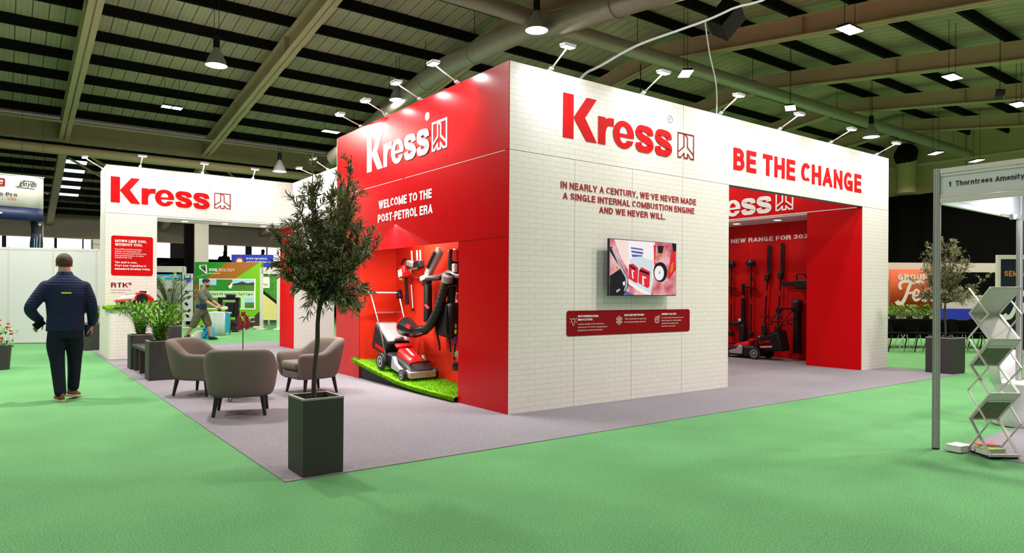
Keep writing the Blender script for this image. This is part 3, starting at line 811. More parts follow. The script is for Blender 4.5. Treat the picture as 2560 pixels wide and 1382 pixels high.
# ================================================================== THE RED AND WHITE STAND
ST = thing('exhibition_stand', 'large red and white brick-print exhibition stand, open at two recesses and a doorway', 'exhibition stand')
G = 0.003
TH = 0.012
def panel(name, m, x0, x1, y0, y1, z0, z1, par=ST):
    return MB().box(x0, x1, y0, y1, z0, z1).build(name, m, par)
# --- front (white) wall, plane y = 0
for a, b in ((TH, 1.0), (1.0, 2.0), (2.0, 3.0), (3.0, 4.055)):
    panel('brick_panel', 'brick', a + (0 if a < 0.1 else G), b - G, 0, TH, 0, 3.0 - G)
for a, b in ((TH, 3.01), (3.01, 6.02), (6.02, 9.04)):
    panel('brick_header_panel', 'brick', a + (0 if a < 0.1 else G), b - G, 0, TH, 3.0 + G, 4.0)
panel('brick_panel', 'brick', 8.045 + G, 9.04, 0, TH, 0, 3.0 - G)
panel('wall_core', 'core', TH, 4.05, TH, 0.10, 0, 3.0)
panel('header_core', 'core', TH, 9.03, TH, 0.10, 2.995, 3.99)
panel('wall_core', 'core', 8.055, 9.03, TH, 0.98, 0, 3.0)
panel('side_panel', 'brick', 9.03, 9.042, 0.012, 4.94, 0, 4.0)
# --- left (red) wall, plane x = 0, with the display recess
for a, b in ((0, 2.532), (2.532, 4.94)):
    panel('red_header_panel', 'red', 0, TH, a + (0 if a == 0 else 0.0015), b - 0.0015, 3.0 + G, 4.0)
    panel('red_panel', 'red', 0, TH, a + (0 if a == 0 else 0.0015), b - 0.0015, 2.015, 3.0 - G)
panel('red_panel', 'red', 0, TH, 0, 1.04, 0, 2.01)
panel('red_panel', 'red', 0, TH, 4.0, 4.94, 0, 2.01)
panel('white_core', 'off_white', TH, 0.06, 0.10, 4.93, 2.4, 3.99)
panel('wall_core', 'core', TH, 0.06, 0.10, 1.03, 0, 2.0)
panel('wall_core', 'core', TH, 0.06, 4.01, 4.93, 0, 2.0)
panel('edge_trim', 'white_vinyl', -0.002, 0.004, 0.06, 2.49, 2.995, 3.0)
panel('edge_trim', 'white_vinyl', -0.002, 0.004, 2.55, 4.88, 2.995, 3.0)
panel('recess_back', 'red_recess_lit', 0.65, 0.68, 1.0, 4.04, 0, 2.5)
panel('recess_side', 'red_recess_lit', TH, 0.65, 4.0, 4.03, 0, 2.5)
panel('recess_side', 'red_recess_lit', TH, 0.65, 1.01, 1.04, 0, 2.5)
panel('recess_top', 'red_recess_lit', 0.06, 0.68, 1.01, 4.03, 2.5, 2.53)
panel('rear_panel', 'white', 0.012, 9.03, 4.92, 4.94, 0, 4.0)
panel('inner_wall', 'red_matt', 4.045, 4.06, 0.10, 4.92, 0, 4.0)
# --- inside the doorway: red wall with its own header, recess and soffit
for a, b in ((0.10, 2.66), (2.66, 4.92)):
    panel('inner_header_panel', 'red_vinyl', 8.03, 8.045, a, b - G, 3.0, 4.0)
panel('inner_edge_trim', 'white_vinyl', 8.026, 8.031, 0.10, 4.9, 2.985, 3.0)
panel('inner_red_panel', 'red_vinyl', 8.03, 8.045, TH, 1.07, 0, 2.985)
panel('inner_recess_side', 'red_matt', 8.045, 9.0, 1.04, 1.07, 0, 2.985)
panel('inner_recess_soffit', 'white', 8.045, 9.0, 1.07, 4.92, 2.95, 2.985)
for a, b in ((1.07, 2.05), (2.05, 3.05), (3.05, 4.05), (4.05, 4.92)):
    panel('inner_back_panel', 'red_matt', 8.985, 9.0, a + G, b - G, 0, 2.95)
panel('inner_back_core', 'red_plastic', 9.0, 9.02, 1.07, 4.92, 0, 2.99)

# --- lettering and marks
wordmark((0.80, 0, 3.247), UX, UZ, 0.537, 1.96 / 3.58 / 0.537, 'red_vinyl', ST)
emblem((2.895, 0, 3.27), UX, UZ, 0.335, 'red_dark', ST)
mb = MB(frame((2.731, 0, 3.762), UX, UZ)); a = disc(0.048, 24)
mb.strip(a + [a[0]], 0.008); mb.strip([(-0.012, -0.02), (-0.012, 0.02), (0.012, 0.015), (0.01, 0.0), (-0.01, 0.0)], 0.006)
mb.T = mb.T @ Matrix.Translation((0, 0, 0.004)); mb2 = MB(frame((2.731, 0, 3.762), UX, UZ) @ Matrix.Translation((0, 0, 0.004)))
mb2.strip(a + [a[0]], 0.008); mb2.strip([(-0.012, -0.02), (-0.012, 0.02), (0.012, 0.015), (0.01, 0.0), (-0.01, 0.0)], 0.006)
mb2.build('registered_mark', 'grey_plastic', ST, fixn=False, solid=0.002)
text('slogan_lettering', 'BE THE CHANGE', (4.15, 0, 3.237), UX, UZ, 3.835, 0.333, 'red_vinyl', ST, 0.045)
text('statement_lettering', 'IN NEARLY A CENTURY, WE\'VE NEVER MADE', (0.77, 0, 2.633), UX, UZ, 2.52, 0.085, 'text_red', ST, 0.04)
text('statement_lettering', 'A SINGLE INTERNAL COMBUSTION ENGINE', (0.805, 0, 2.505), UX, UZ, 2.45, 0.083, 'text_red', ST, 0.04)
text('statement_lettering', 'AND WE NEVER WILL.', (1.405, 0, 2.383), UX, UZ, 1.24, 0.081, 'text_red', ST, 0.04)
wordmark((0, 3.735, 3.242), UYN, UZ, 0.535, 1.95 / 3.58 / 0.535, 'white_vinyl', ST)
emblem((0, 1.705, 3.255), UYN, UZ, 0.36, 'white_vinyl', ST, 0.085)
MB(frame((0, 1.843, 3.741), UYN, UZ) @ Matrix.Translation((0, 0, 0.004))).poly(disc(0.055, 24)).build('registered_mark', 'white_vinyl', ST, solid=0.003, fixn=False)
text('welcome_lettering', 'WELCOME TO THE', (0, 3.315, 2.635), UYN, UZ, 1.60, 0.125, 'white_vinyl', ST, 0.04)
text('welcome_lettering', 'POST-PETROL ERA', (0, 3.338, 2.428), UYN, UZ, 1.65, 0.125, 'white_vinyl', ST, 0.04)
wordmark((8.03, 3.79, 3.06), UYN, UZ, 0.535, 1.95 / 3.58 / 0.535, 'white_vinyl', ST)
emblem((8.03, 1.735, 3.09), UYN, UZ, 0.36, 'white_vinyl', ST, 0.085)
text('range_lettering', 'NEW RANGE FOR 2024', (8.985, 3.50, 2.565), UYN, UZ, 2.02, 0.10, 'white_vinyl', ST, 0.04)

# --- dark red information strip on the white wall
inf = MB(frame((0, 0, 0), UX, UZ) @ Matrix.Translation((0, 0, 0.004))).poly(rounded(0.878, 3.165, 0.858, 1.167, 0.035)).build('info_strip', 'red_dark', ST, solid=0.004, fixn=False)
def info(s, x, z, w, cap, b=0.01, m='cream_text'):
    text('info_lettering', s, (x, 0, z), UX, UZ, w, cap, m, inf, b, lift=0.008)
info('GROUNDBREAKING', 1.055, 1.085, 0.345, 0.026, 0.04, 'white_vinyl')
info('INNOVATIONS', 1.055, 1.043, 0.245, 0.026, 0.04, 'white_vinyl')
info('8-minute charging to 100% with Kress', 1.055, 0.993, 0.44, 0.017)
info('CyberSystem. The fastest charging, longest', 1.055, 0.955, 0.50, 0.017)
info('lasting battery solution in the market', 1.055, 0.917, 0.42, 0.017)
info('DEALER NETWORK', 1.86, 1.088, 0.37, 0.026, 0.04, 'white_vinyl')
info('100% committed to supporting', 1.87, 1.043, 0.40, 0.017)
info('the Independent Dealer Network', 1.86, 1.003, 0.40, 0.017)
info('GREEN VALUES', 2.575, 1.092, 0.30, 0.026, 0.04, 'white_vinyl')
info('Proud to help the planet for us', 2.575, 1.047, 0.45, 0.017)
info('Planet Award for Sustainability.', 2.575, 1.009, 0.41, 0.017)
info('Committed to making a real', 2.575, 0.971, 0.34, 0.017)
info('difference to the world', 2.575, 0.933, 0.28, 0.017)
def icon(cx, cz, strokes, w=0.007):
    mb = MB(frame((cx, 0, cz), UX, UZ) @ Matrix.Translation((0, 0, 0.009)))
    for s in strokes: mb.strip(s, w)
    mb.build('info_icon', 'cream_text', inf, fixn=False, solid=0.002)
bulb = [(0.012, -0.03), (0.012, -0.015), (0.03, 0.012), (0.02, 0.035), (0, 0.042), (-0.02, 0.035), (-0.03, 0.012), (-0.012, -0.015), (-0.012, -0.03)]
icon(0.98, 1.03, [bulb, [(-0.012, -0.04), (0.012, -0.04)], [(0.04, 0.03), (0.055, 0.045)], [(-0.04, 0.03), (-0.055, 0.045)], [(0.042, 0.0), (0.06, 0.0)], [(-0.042, 0.0), (-0.06, 0.0)]])
st = []
for k in range(6):
    a = R(90 + 60 * k); c = (0.042 * math.cos(a), 0.042 * math.sin(a))
    q = disc(0.014, 8, *c); st.append(q + [q[0]]); st.append([(0.012 * math.cos(a), 0.012 * math.sin(a)), (0.028 * math.cos(a), 0.028 * math.sin(a))])
q = disc(0.012, 10); st.append(q + [q[0]]); icon(1.765, 1.035, st)
q = disc(0.042, 16); icon(2.48, 1.03, [q + [q[0]], [(-0.04, 0.01), (0.04, 0.01)], [(-0.02, -0.03), (0.0, 0.035), (0.02, -0.03)], [(0.02, 0.04), (0.05, 0.06), (0.055, 0.03), (0.03, 0.02)]])

# --- white entrance archway with its link header
AR = thing('entrance_archway', 'white brick-print entrance archway with red lettering, left of the olive tree', 'archway')
PY = 10.2
panel('tower', 'brick', -2.86, -1.9, PY, 11.2, 0, 3.0 - G, AR)
for a, b in ((-2.86, -0.915), (-0.915, 1.07)):
    panel('header_panel', 'brick', a, b - G, PY, PY + TH, 3.0 + G, 4.0, AR)
panel('header_core', 'white', -2.855, 1.06, PY + TH, 11.2, 3.0 + 2 * G, 3.995, AR)
panel('soffit', 'white', -1.9, 1.07, PY, 11.2, 2.97, 3.0 - G, AR)
panel('pillar_face', 'brick', 1.085, 2.1, PY, PY + TH, 0, 3.0 - G, AR)
panel('pillar_reveal', 'red_vinyl', 1.07, 1.085, PY, 11.2, 0, 2.97, AR)
panel('pillar_core', 'white', 1.085, 2.09, PY + TH, 11.2, 0, 3.0, AR)
panel('link_header', 'brick', 1.03, 1.15, 4.945, PY - 0.003, 3.0, 4.0, AR)
panel('link_header', 'brick', 0.02, 1.03, 4.945, 5.0, 3.0, 4.0, AR)
def plinth():
    pts = []
    for k in range(9):
        a = R(180 + 90 * k / 8); pts.append((-2.73 + 0.13 * math.cos(a), 9.69 + 0.13 * math.sin(a)))
    pts += [(-1.9, 9.56), (-1.9, PY - 0.004), (-2.86, PY - 0.004)]
    return pts
MB().prism(plinth(), 0.0, 0.995, 'Z').build('plinth', 'brick', AR, smooth=True)
gp = [(x - 0.05 * (x < -2.3) + 0.05 * (x > -2.0), y - 0.06 * (y < 10)) for x, y in plinth()]
MB().prism(gp, 0.995, 1.065, 'Z').build('turf_top', 'turf', AR, bevel=0.02)
def turf_blades(name, par, fn, n, seed, h=0.035, m='turf'):
    """short grass blades standing on a surface; fn(rng) gives a point and its normal"""
    rng = random.Random(seed); mb = MB()
    for _ in range(n):
        p, nn = fn(rng); p = Vector(p); nn = Vector(nn).normalized()
        d = (nn + Vector((rng.uniform(-.6, .6), rng.uniform(-.6, .6), rng.uniform(-.2, .4)))).normalized() * h * rng.uniform(0.6, 1.3)
        s = Vector((rng.uniform(-1, 1), rng.uniform(-1, 1), rng.uniform(-.3, .3))).normalized() * 0.004
        mb.add([p - s, p + s, p + d], [(0, 1, 2)])
    o = mb.build(name, m, par, fixn=False); o['kind'] = 'stuff'; return o
def shelf_pt(rng):
    if rng.random() < 0.35: return (rng.uniform(-2.86, -1.86), rng.uniform(9.5, 10.15), 1.06), (0, 0, 1)
    if rng.random() < 0.8: return (rng.uniform(-2.78, -1.86), 9.5, rng.uniform(1.0, 1.06)), (0, -1, 0.2)
    return (-2.90, rng.uniform(9.6, 10.15), rng.uniform(1.0, 1.06)), (-1, 0, 0.2)
turf_blades('turf_blades', AR, shelf_pt, 5000, 3, 0.03)
wordmark((-2.772, PY, 3.223), UX, UZ, 0.541, 1.925 / 3.58 / 0.541, 'red_vinyl', AR)
emblem((-0.735, PY, 3.262), UX, UZ, 0.335, 'red_dark', AR)
q = disc(0.035, 16); MB(frame((-0.86, PY, 3.70), UX, UZ) @ Matrix.Translation((0, 0, 0.004))).strip(q + [q[0]], 0.008).build('registered_mark', 'grey_plastic', AR, solid=0.002, fixn=False)
ip = MB(frame((0, PY, 0), UX, UZ) @ Matrix.Translation((0, 0, 0.004))).poly(rounded(-2.758, -1.978, 1.699, 2.533, 0.045)).build('info_panel', 'red_vinyl', AR, solid=0.004, fixn=False)
for s, z, w, cap, b in (('MOWS LIKE YOU.', 2.395, 0.59, 0.058, 0.05), ('WITHOUT YOU.', 2.318, 0.51, 0.058, 0.05),
                     ('Kress RTKn unmanned mowers', 2.237, 0.50, 0.03, 0.01), ('maintain very large lawns with', 2.192, 0.48, 0.03, 0.01),
                     ('greater accuracy and efficiency than', 2.147, 0.585, 0.03, 0.01), ('man-operated mowers. At only a', 2.102, 0.53, 0.03, 0.01), ('fraction of the cost', 2.06, 0.31, 0.03, 0.01),
                     ('The wait is over.', 1.955, 0.42, 0.042, 0.045), ('Start your transition to', 1.888, 0.585, 0.042, 0.045), ('unmanned mowing today.', 1.82, 0.665, 0.042, 0.045)):
    text('panel_lettering', s, (-2.69, PY, z), UX, UZ, w, cap, 'white_vinyl', ip, b, lift=0.008)
text('range_name', 'RTK', (-2.757, PY, 1.448), UX, UZ, 0.315, 0.10, 'red_dark', AR, 0.035)
text('range_name', 'n', (-2.435, PY, 1.50), UX, UZ, 0.055, 0.07, 'red_dark', AR, 0.035)
text('caption_lettering', 'Real time kinematics to the', (-2.757, PY, 1.385), UX, UZ, 0.37, 0.022, 'red_dark', AR, 0.0)
text('caption_lettering', 'power of network', (-2.757, PY, 1.33), UX, UZ, 0.25, 0.022, 'red_dark', AR, 0.0)

# --- downlights
def downlight(loc, label, power=P_DOWN):
    t = thing('downlight', label, 'downlight', loc, group='small recessed downlights')
    MB().box(-0.07, 0.07, -0.07, 0.07, -0.006, 0.0).build('bezel', 'white', t)
    MB().box(-0.055, 0.055, -0.055, 0.055, -0.009, -0.006).build('lens', 'lamp_white', t)
    lamp('downlight_light', (0, 0, -0.02), power, 0.1, color=(1, 0.96, 0.9), parent=t, spread=130)
for x, l in ((-1.25, 'downlight in the archway soffit next to its white tower'), (-0.38, 'middle downlight of three in the archway soffit'), (0.5, 'downlight in the archway soffit nearest the olive tree')):
    downlight((x, 10.7, 2.97), l)
downlight((8.5, 3.0, 2.95), 'downlight in the dark red alcove soffit nearer the white wall', 2.5)
downlight((8.5, 2.0, 2.95), 'downlight in the dark red alcove soffit nearer the plain red panel', 2.5)

# --- arm floodlights clipped to the top edges
def flood(base, head, out, label, group, p=P_FLOOD, kick=-0.10):
    t = thing('arm_floodlight', label, 'floodlight', base, group=group)
    h = Vector(head) - Vector(base); o = Vector(out)
    side = o.cross(Vector((0, 0, 1)))
    MB().bar((-side.x * 0, 0, 0), tuple(h * 0.18), 0.05, 0.03).build('clamp', 'white', t)
    MB().tube([tuple(h * 0.12), tuple(h * 0.97)], 0.010, 8).build('arm', 'alu', t, smooth=True)
    # flat lamp head tilted back at the wall
    aim = (o * kick + Vector((0, 0, -1))).normalized()
    u = side; v = aim.cross(u).normalized()
    M = Matrix.Identity(4)
    for i in range(3): M[i][0], M[i][1], M[i][2], M[i][3] = u[i], v[i], aim[i], h[i]
    MB(M).box(-0.085, 0.085, -0.055, 0.055, -0.035, 0.0).build('lamp_head', 'silver_plastic', t, bevel=0.008)
    MB(M).box(-0.072, 0.072, -0.044, 0.044, 0.0, 0.008).build('lens', 'lamp_white', t)
    lamp('floodlight_light', tuple(h + aim * 0.02), p, 0.16, 0.1, direction=aim, color=(0.93, 0.97, 1.0), parent=t, spread=150)
NS = ('nearest the stand corner', 'second from the stand corner', 'third from the stand corner', 'fourth from the stand corner', 'fifth from the stand corner', 'at the far right end')
for (x, dy, dz), n in zip(((0.62, -0.29, 0.2), (2.20, -0.34, 0.2), (3.85, -0.3, 0.21), (5.37, -0.33, 0.18), (6.92, -0.36, 0.17), (8.56, -0.35, 0.16)), NS):
    flood((x, 0.05, 4.0), (x, dy, 4.0 + dz), (0, -1, 0), 'arm floodlight above the white wall, ' + n, 'floodlights over the white wall')
for (y, dx, dz), n in zip(((1.11, -0.34, 0.18), (2.055, -0.36, 0.17), (3.06, -0.34, 0.155), (3.97, -0.35, 0.14)), ('nearest the stand corner', 'second from the stand corner', 'third from the stand corner', 'fourth from the stand corner, next to the olive tree')):
    flood((0.05, y, 4.0), (dx, y, 4.0 + dz), (-1, 0, 0), 'arm floodlight above the red wall, ' + n, 'floodlights over the red wall', P_FLOOD * 1.7, -0.05)
for (x, dy, dz), n in zip(((-2.23, -0.36, 0.19), (-0.99, -0.21, 0.2), (0.11, -0.2, 0.2)), ('over the white lettered header, above the first letter', 'over the archway header, above the square emblem', 'over the archway header, right of the square emblem')):
    flood((x, 10.25, 4.0), (x, 10.25 + dy, 4.0 + dz), (0, -1, 0), 'arm floodlight ' + n, 'floodlights over the archway')
flood((-2.8, 10.99, 4.0), (-3.17, 10.99, 4.22), (-1, 0, 0), 'arm floodlight off the outer side of the white tower', 'floodlights over the archway')
for (y, dx, dz), n in zip(((8.83, -0.38, 0.12), (8.0, -0.37, 0.2)), ('over the far end of the link header behind the olive tree', 'over the link header, next to the red wall edge')):
    flood((1.09, y, 4.0), (1.09 + dx, y, 4.0 + dz), (-1, 0, 0), 'arm floodlight ' + n, 'floodlights over the archway')
for y, n in ((1.4, 'added unseen over the red header inside the doorway, near the white header'), (3.2, 'added unseen over the red header inside the doorway, near the rear wall')):  # unseen floodlights, added to brighten the inside of the doorway
    flood((8.06, y, 4.0), (7.7, y, 4.16), (-1, 0, 0), 'arm floodlight ' + n, 'added floodlights over the doorway', P_FLOOD * 0.35)

# recess strip light washing the display from above
t = thing('strip_light', 'strip light behind the top edge of the red display recess', 'strip light', (0.14, 2.52, 2.44))
MB().box(-0.03, 0.03, -1.35, 1.35, -0.03, 0.015).build('housing', 'white', t)
MB().box(-0.022, 0.022, -1.33, 1.33, -0.036, -0.03).build('diffuser', 'lamp_white', t)
lamp('strip_light_light', (0.0, 0.25, -0.05), 95, 0.05, 2.2, direction=(0.2, 0, -1), color=(1, 0.93, 0.84), parent=t, spread=150)

# --- television on the white wall
tv = thing('television', 'flat television on the white brick wall showing red battery packs and a wheel', 'television', (2.078, -0.13, 1.706))
MB().box(-0.632, 0.632, -0.012, 0.022, -0.356, 0.356).build('bezel', 'screen_bezel', tv, bevel=0.004)
MB().box(-0.40, 0.40, 0.022, 0.06, -0.25, 0.2).build('rear_housing', 'black', tv, bevel=0.01)
MB().box(-0.2, 0.2, 0.06, 0.128, -0.15, 0.15).build('wall_bracket', 'black', tv)
def screen_mat():
    m, nt, N, L, b = _nt('screen_picture')
    tc = N.new('ShaderNodeTexCoord')
    nz = N.new('ShaderNodeTexNoise'); nz.inputs['Scale'].default_value = 5; nz.inputs['Detail'].default_value = 6
    L.new(tc.outputs['Object'], nz.inputs['Vector'])
    rp = N.new('ShaderNodeValToRGB')
    rp.color_ramp.elements[0].position = 0.35; rp.color_ramp.elements[0].color = (0.62, 0.10, 0.14, 1)
    rp.color_ramp.elements[1].position = 0.62; rp.color_ramp.elements[1].color = (0.95, 0.55, 0.56, 1)
    L.new(nz.outputs['Fac'], rp.inputs[0])
    b.inputs['Base Color'].default_value = (0.01, 0.01, 0.01, 1)
    b.inputs['Roughness'].default_value = 0.2
    L.new(rp.outputs[0], b.inputs['Emission Color']); b.inputs['Emission Strength'].default_value = 0.85
    return m
SCM = screen_mat()
scr = MB().box(-0.622, 0.622, -0.0145, -0.0125, -0.346, 0.346).build('screen', SCM, tv)
for n_, c in (('scr_white', (1.0, 0.93, 0.93)), ('scr_pale', (0.72, 0.80, 0.83)), ('scr_red', (0.80, 0.02, 0.03)), ('scr_black', (0.005, 0.005, 0.012)), ('scr_blue', (0.10, 0.12, 0.42)), ('scr_grey', (0.45, 0.50, 0.58)), ('scr_orange', (0.80, 0.20, 0.03)), ('scr_cream', (0.98, 0.80, 0.74))):
    m = mat(n_, (0.01, 0.01, 0.01), 0.2, emit=c, es=0.9, var=0)
Y_ = [0.0]
def sp(name, m, polys, lift):
    """flat picture elements of the film still, pixel frame 0..100 x 0..100 with y down"""
    mb = MB(frame((-0.622, -0.0145, 0.346), UX, UZ) @ Matrix.Translation((0, 0, lift)) @ Matrix.Diagonal((0.01244, -0.00692, 1, 1)))
    for p in polys: mb.poly(p)
    mb.build(name, m, scr, fixn=False)
sp('picture_wall', 'scr_cream', [[(6, 0), (26, 0), (27, 55), (16, 33)]], 0.0006)
sp('picture_locker', 'scr_white', [[(26, 0), (66, 0), (64, 66), (60, 100), (48, 97), (27, 80)]], 0.0008)
sp('picture_tray', 'scr_pale', [[(28, 35), (40, 26), (64, 36), (60, 98), (30, 76)]], 0.0010)
sp('pack_print', 'scr_red', [[(27, 44), (33, 42), (41, 50), (40, 76), (38, 78), (27, 70)], [(42, 54), (46, 48), (59, 56), (58, 84), (55, 87), (41, 77)], [(64, 5), (68, 6), (66, 42), (64, 60), (70, 62), (69, 38), (65, 40)], [(92, 18), (99, 10), (100, 50), (90, 68), (86, 66)]], 0.0012)
sp('vents_print', 'scr_blue', [[(30, 12), (48, 14), (48, 17), (30, 15)], [(30, 18), (48, 20), (48, 24), (31, 22)], [(31, 25), (47, 26), (47, 28), (32, 30)], [(22, 92), (36, 100), (21, 100)]], 0.0012)
sp('picture_wheel', 'scr_black', [disc(1, 28)] if False else [[(75 + 11 * math.cos(2 * PI * k / 28), 56 + 19 * math.sin(2 * PI * k / 28)) for k in range(28)]], 0.0013)
sp('picture_rim', 'scr_white', [[(73 + 7.5 * math.cos(2 * PI * k / 24), 58 + 14 * math.sin(2 * PI * k / 24)) for k in range(24)]], 0.0015)
sp('picture_hub', 'scr_grey', [[(73.5 + 1.6 * math.cos(2 * PI * k / 12), 57 + 3 * math.sin(2 * PI * k / 12)) for k in range(12)]], 0.0017)
sp('mower_print', 'scr_black', [[(0, 14), (3, 14), (22, 60), (27, 82), (20, 100), (0, 100), (0, 66), (15, 52), (0, 22)], [(70, 6), (80, 6), (78, 20), (71, 20)], [(93, 0), (100, 0), (100, 14), (95, 16)], [(28, 45), (37, 50), (37, 54), (28, 48)], [(44, 52), (57, 58), (57, 63), (43, 56)]], 0.0014)
sp('tube_print', 'scr_grey', [[(2, 16), (4, 16), (18, 52), (25, 70), (25, 84), (21, 94), (20, 92), (23, 80), (22, 68), (15, 53)], [(9, 92), (14, 88), (15, 91), (10, 96)]], 0.0016)
sp('spark_print', 'scr_orange', [[(10, 48), (13, 55), (11, 56), (8, 50)], [(71, 20), (78, 21), (77, 28), (71, 26)], [(92, 40), (97, 34), (94, 54), (90, 58)]], 0.0016)
sp('label_print', 'scr_white', [[(31, 54), (35, 55), (35, 57), (33, 57), (34, 70), (32, 69)], [(47, 64), (53, 67), (53, 69), (49, 68), (50, 82), (47, 80)], [(18, 78), (21, 74), (22, 80), (20, 84)]], 0.0017)

# ================================================================== LOUNGE FURNITURE AND PLANTS
def armchair():
    t = thing('armchair', 'x', 'armchair', group='grey fabric tub armchairs')
    # plan outline of the shell from the front of one arm round the back to the other (x forward, y left)
    N = 28; outer = []; inner = []
    def plan(hw, hd, fwd, u):
        # u 0..1 : straight arm, rounded back, straight arm
        r = 0.26
        segs = [(fwd + hd - r), PI / 2 * r, 2 * (hw - r), PI / 2 * r, (fwd + hd - r)]
        L = sum(segs) * u
        if L <= segs[0]: return (fwd - L, -hw)
        L -= segs[0]
        if L <= segs[1]:
            a = -PI / 2 - L / r; return (-hd + r + r * math.cos(a), -hw + r + r * math.sin(a))
        L -= segs[1]
        if L <= segs[2]: return (-hd, -hw + r + L)
        L -= segs[2]
        if L <= segs[3]:
            a = PI - L / r; return (-hd + r + r * math.cos(a), hw - r + r * math.sin(a))
        L -= segs[3]
        return (-hd + r + L, hw)
    vs = []; rows = []
    for k in range(N + 1):
        u = k / N
        back = max(0.0, min(1.0, (0.5 - abs(u - 0.5)) / 0.5))            # 0 arm front, 1 middle of the back
        s = max(0.0, min(1.0, (back - 0.34) / 0.34)); s = s * s * (3 - 2 * s)
        top = 0.555 + 0.185 * s
        lean = 0.05 + 0.05 * s
        th = 0.10
        bo = plan(0.345, 0.31, 0.30, u); to = plan(0.345 + 0.045, 0.31 + lean, 0.335, u)
        bi = plan(0.345 - th, 0.31 - th, 0.30, u); ti = plan(0.345 + 0.04 - th, 0.31 + lean - th, 0.335, u)
        def mix(a, b, f): return (a[0] + (b[0] - a[0]) * f, a[1] + (b[1] - a[1]) * f)
        row = [(*mix(bo, bi, 0.5), 0.205), (*mix(bo, to, 0.0), 0.215), (*mix(bo, to, 0.45), 0.20 + (top - 0.2) * 0.45), (*mix(bo, to, 0.92), top - 0.05), (*mix(to, ti, 0.12), top - 0.012), (*mix(to, ti, 0.5), top + 0.006), (*mix(to, ti, 0.9), top - 0.012), (*mix(bi, ti, 0.9), top - 0.06), (*mix(bi, ti, 0.3), 0.36), (*bi, 0.215)]
        rows.append(row)
    M = len(rows[0]); mb = MB(); vs = [p for r in rows for p in r]; fs = []
    for k in range(N):
        for j in range(M):
            j2 = (j + 1) % M
            fs.append((k * M + j, (k + 1) * M + j, (k + 1) * M + j2, k * M + j2))
    # rounded arm fronts
    for k, sgn in ((0, 1), (N, -1)):
        c = Vector((0, 0, 0))
        for p in rows[k]: c += Vector(p) / M
        o = len(vs)
        for p in rows[k]: vs.append(Vector(p) * 0.6 + c * 0.4 + Vector((0.022, 0, 0)))
        vs.append(c + Vector((0.028, 0, 0)))
        for j in range(M):
            j2 = (j + 1) % M
            fs.append((k * M + j, k * M + j2, o + j2, o + j)); fs.append((o + j, o + j2, o + M))
    mb.add(vs, fs); mb.build('shell', 'fabric', t, smooth=True, sub=1)
    MB().box(-0.24, 0.315, -0.25, 0.25, 0.205, 0.32).build('seat_base', 'fabric', t, bevel=0.03, smooth=True)
    MB().box(-0.22, 0.345, -0.235, 0.235, 0.325, 0.44).build('seat_cushion', 'fabric', t, bevel=0.045, smooth=True, bseg=4)
    for sx in (-1, 1):
        for sy in (-1, 1):
            MB().tube([(0.20 * sx, 0.235 * sy, 0.215), (0.235 * sx, 0.265 * sy, 0.0)], [0.027, 0.017], 10).build('leg', 'wood_black', t, smooth=True)
    return t
ch = armchair(); ch['label'] = 'tub armchair seen from behind, nearest the green carpet edge'
ch.location = (-2.40, 1.80, 0.006); ch.rotation_euler = (0, 0, R(70))
dup(ch, 'tub armchair beside the front planter of the bench, facing right', (-2.42, 3.62, 0.006), R(-44))
dup(ch, 'tub armchair in front of the red wall, behind the olive tree trunk, facing left', (-1.16, 2.95, 0.006), R(186))

# low table with hairpin legs and the orchid
t = thing('coffee_table', 'low round table on wire hairpin legs, mostly hidden behind the nearest armchair', 'table', (-2.074, 2.838, 0.006))
MB().lathe([(0.27, 0.36), (0.28, 0.375), (0.27, 0.39)], seg=28).build('table_top', 'wood_black', t, smooth=True)
for k in range(3):
    a = R(95 + 120 * k); c, s = math.cos(a), math.sin(a)
    MB().tube(smooth_pts([(0.2 * c - 0.07 * s, 0.2 * s + 0.07 * c, 0.36), (0.27 * c - 0.02 * s, 0.27 * s + 0.02 * c, 0.02), (0.275 * c, 0.275 * s, 0.006), (0.27 * c + 0.02 * s, 0.27 * s - 0.02 * c, 0.02), (0.2 * c + 0.07 * s, 0.2 * s - 0.07 * c, 0.36)], 3), 0.005, 6).build('leg', 'black', t, smooth=True)
t = thing('potted_orchid', 'potted orchid with a cluster of crimson flowers on the low table', 'plant', (-2.107, 2.826, 0.396))
MB().lathe([(0.045, 0.0), (0.062, 0.11), (0.055, 0.11), (0.05, 0.09)], seg=16).build('pot', 'white', t, smooth=True)
MB().tube(smooth_pts([(0, 0, 0.08), (0.0, 0.0, 0.3), (0.0, 0.01, 0.52), (-0.01, 0.02, 0.62)], 4), 0.006, 6).build('stem', 'stem_green', t, smooth=True)
mb = MB(); rng = random.Random(5)
for k in range(4):
    a = k * 1.6 + 0.3
    for i in range(5):
        f = i / 4; w = 0.028 * math.sin(PI * min(0.95, 0.15 + f * 0.8)); r = 0.2 * f; z = 0.1 + 0.10 * math.sin(f * 2.6)
        c, s = math.cos(a), math.sin(a)
        if i: mb.add([prev[0], prev[1], (r * c + w * s, r * s - w * c, z), (r * c - w * s, r * s + w * c, z)], [(0, 1, 2, 3)])
        prev = ((r * c - w * s, r * s + w * c, z), (r * c + w * s, r * s - w * c, z))
mb.build('leaf', 'stem_green', t, fixn=False)
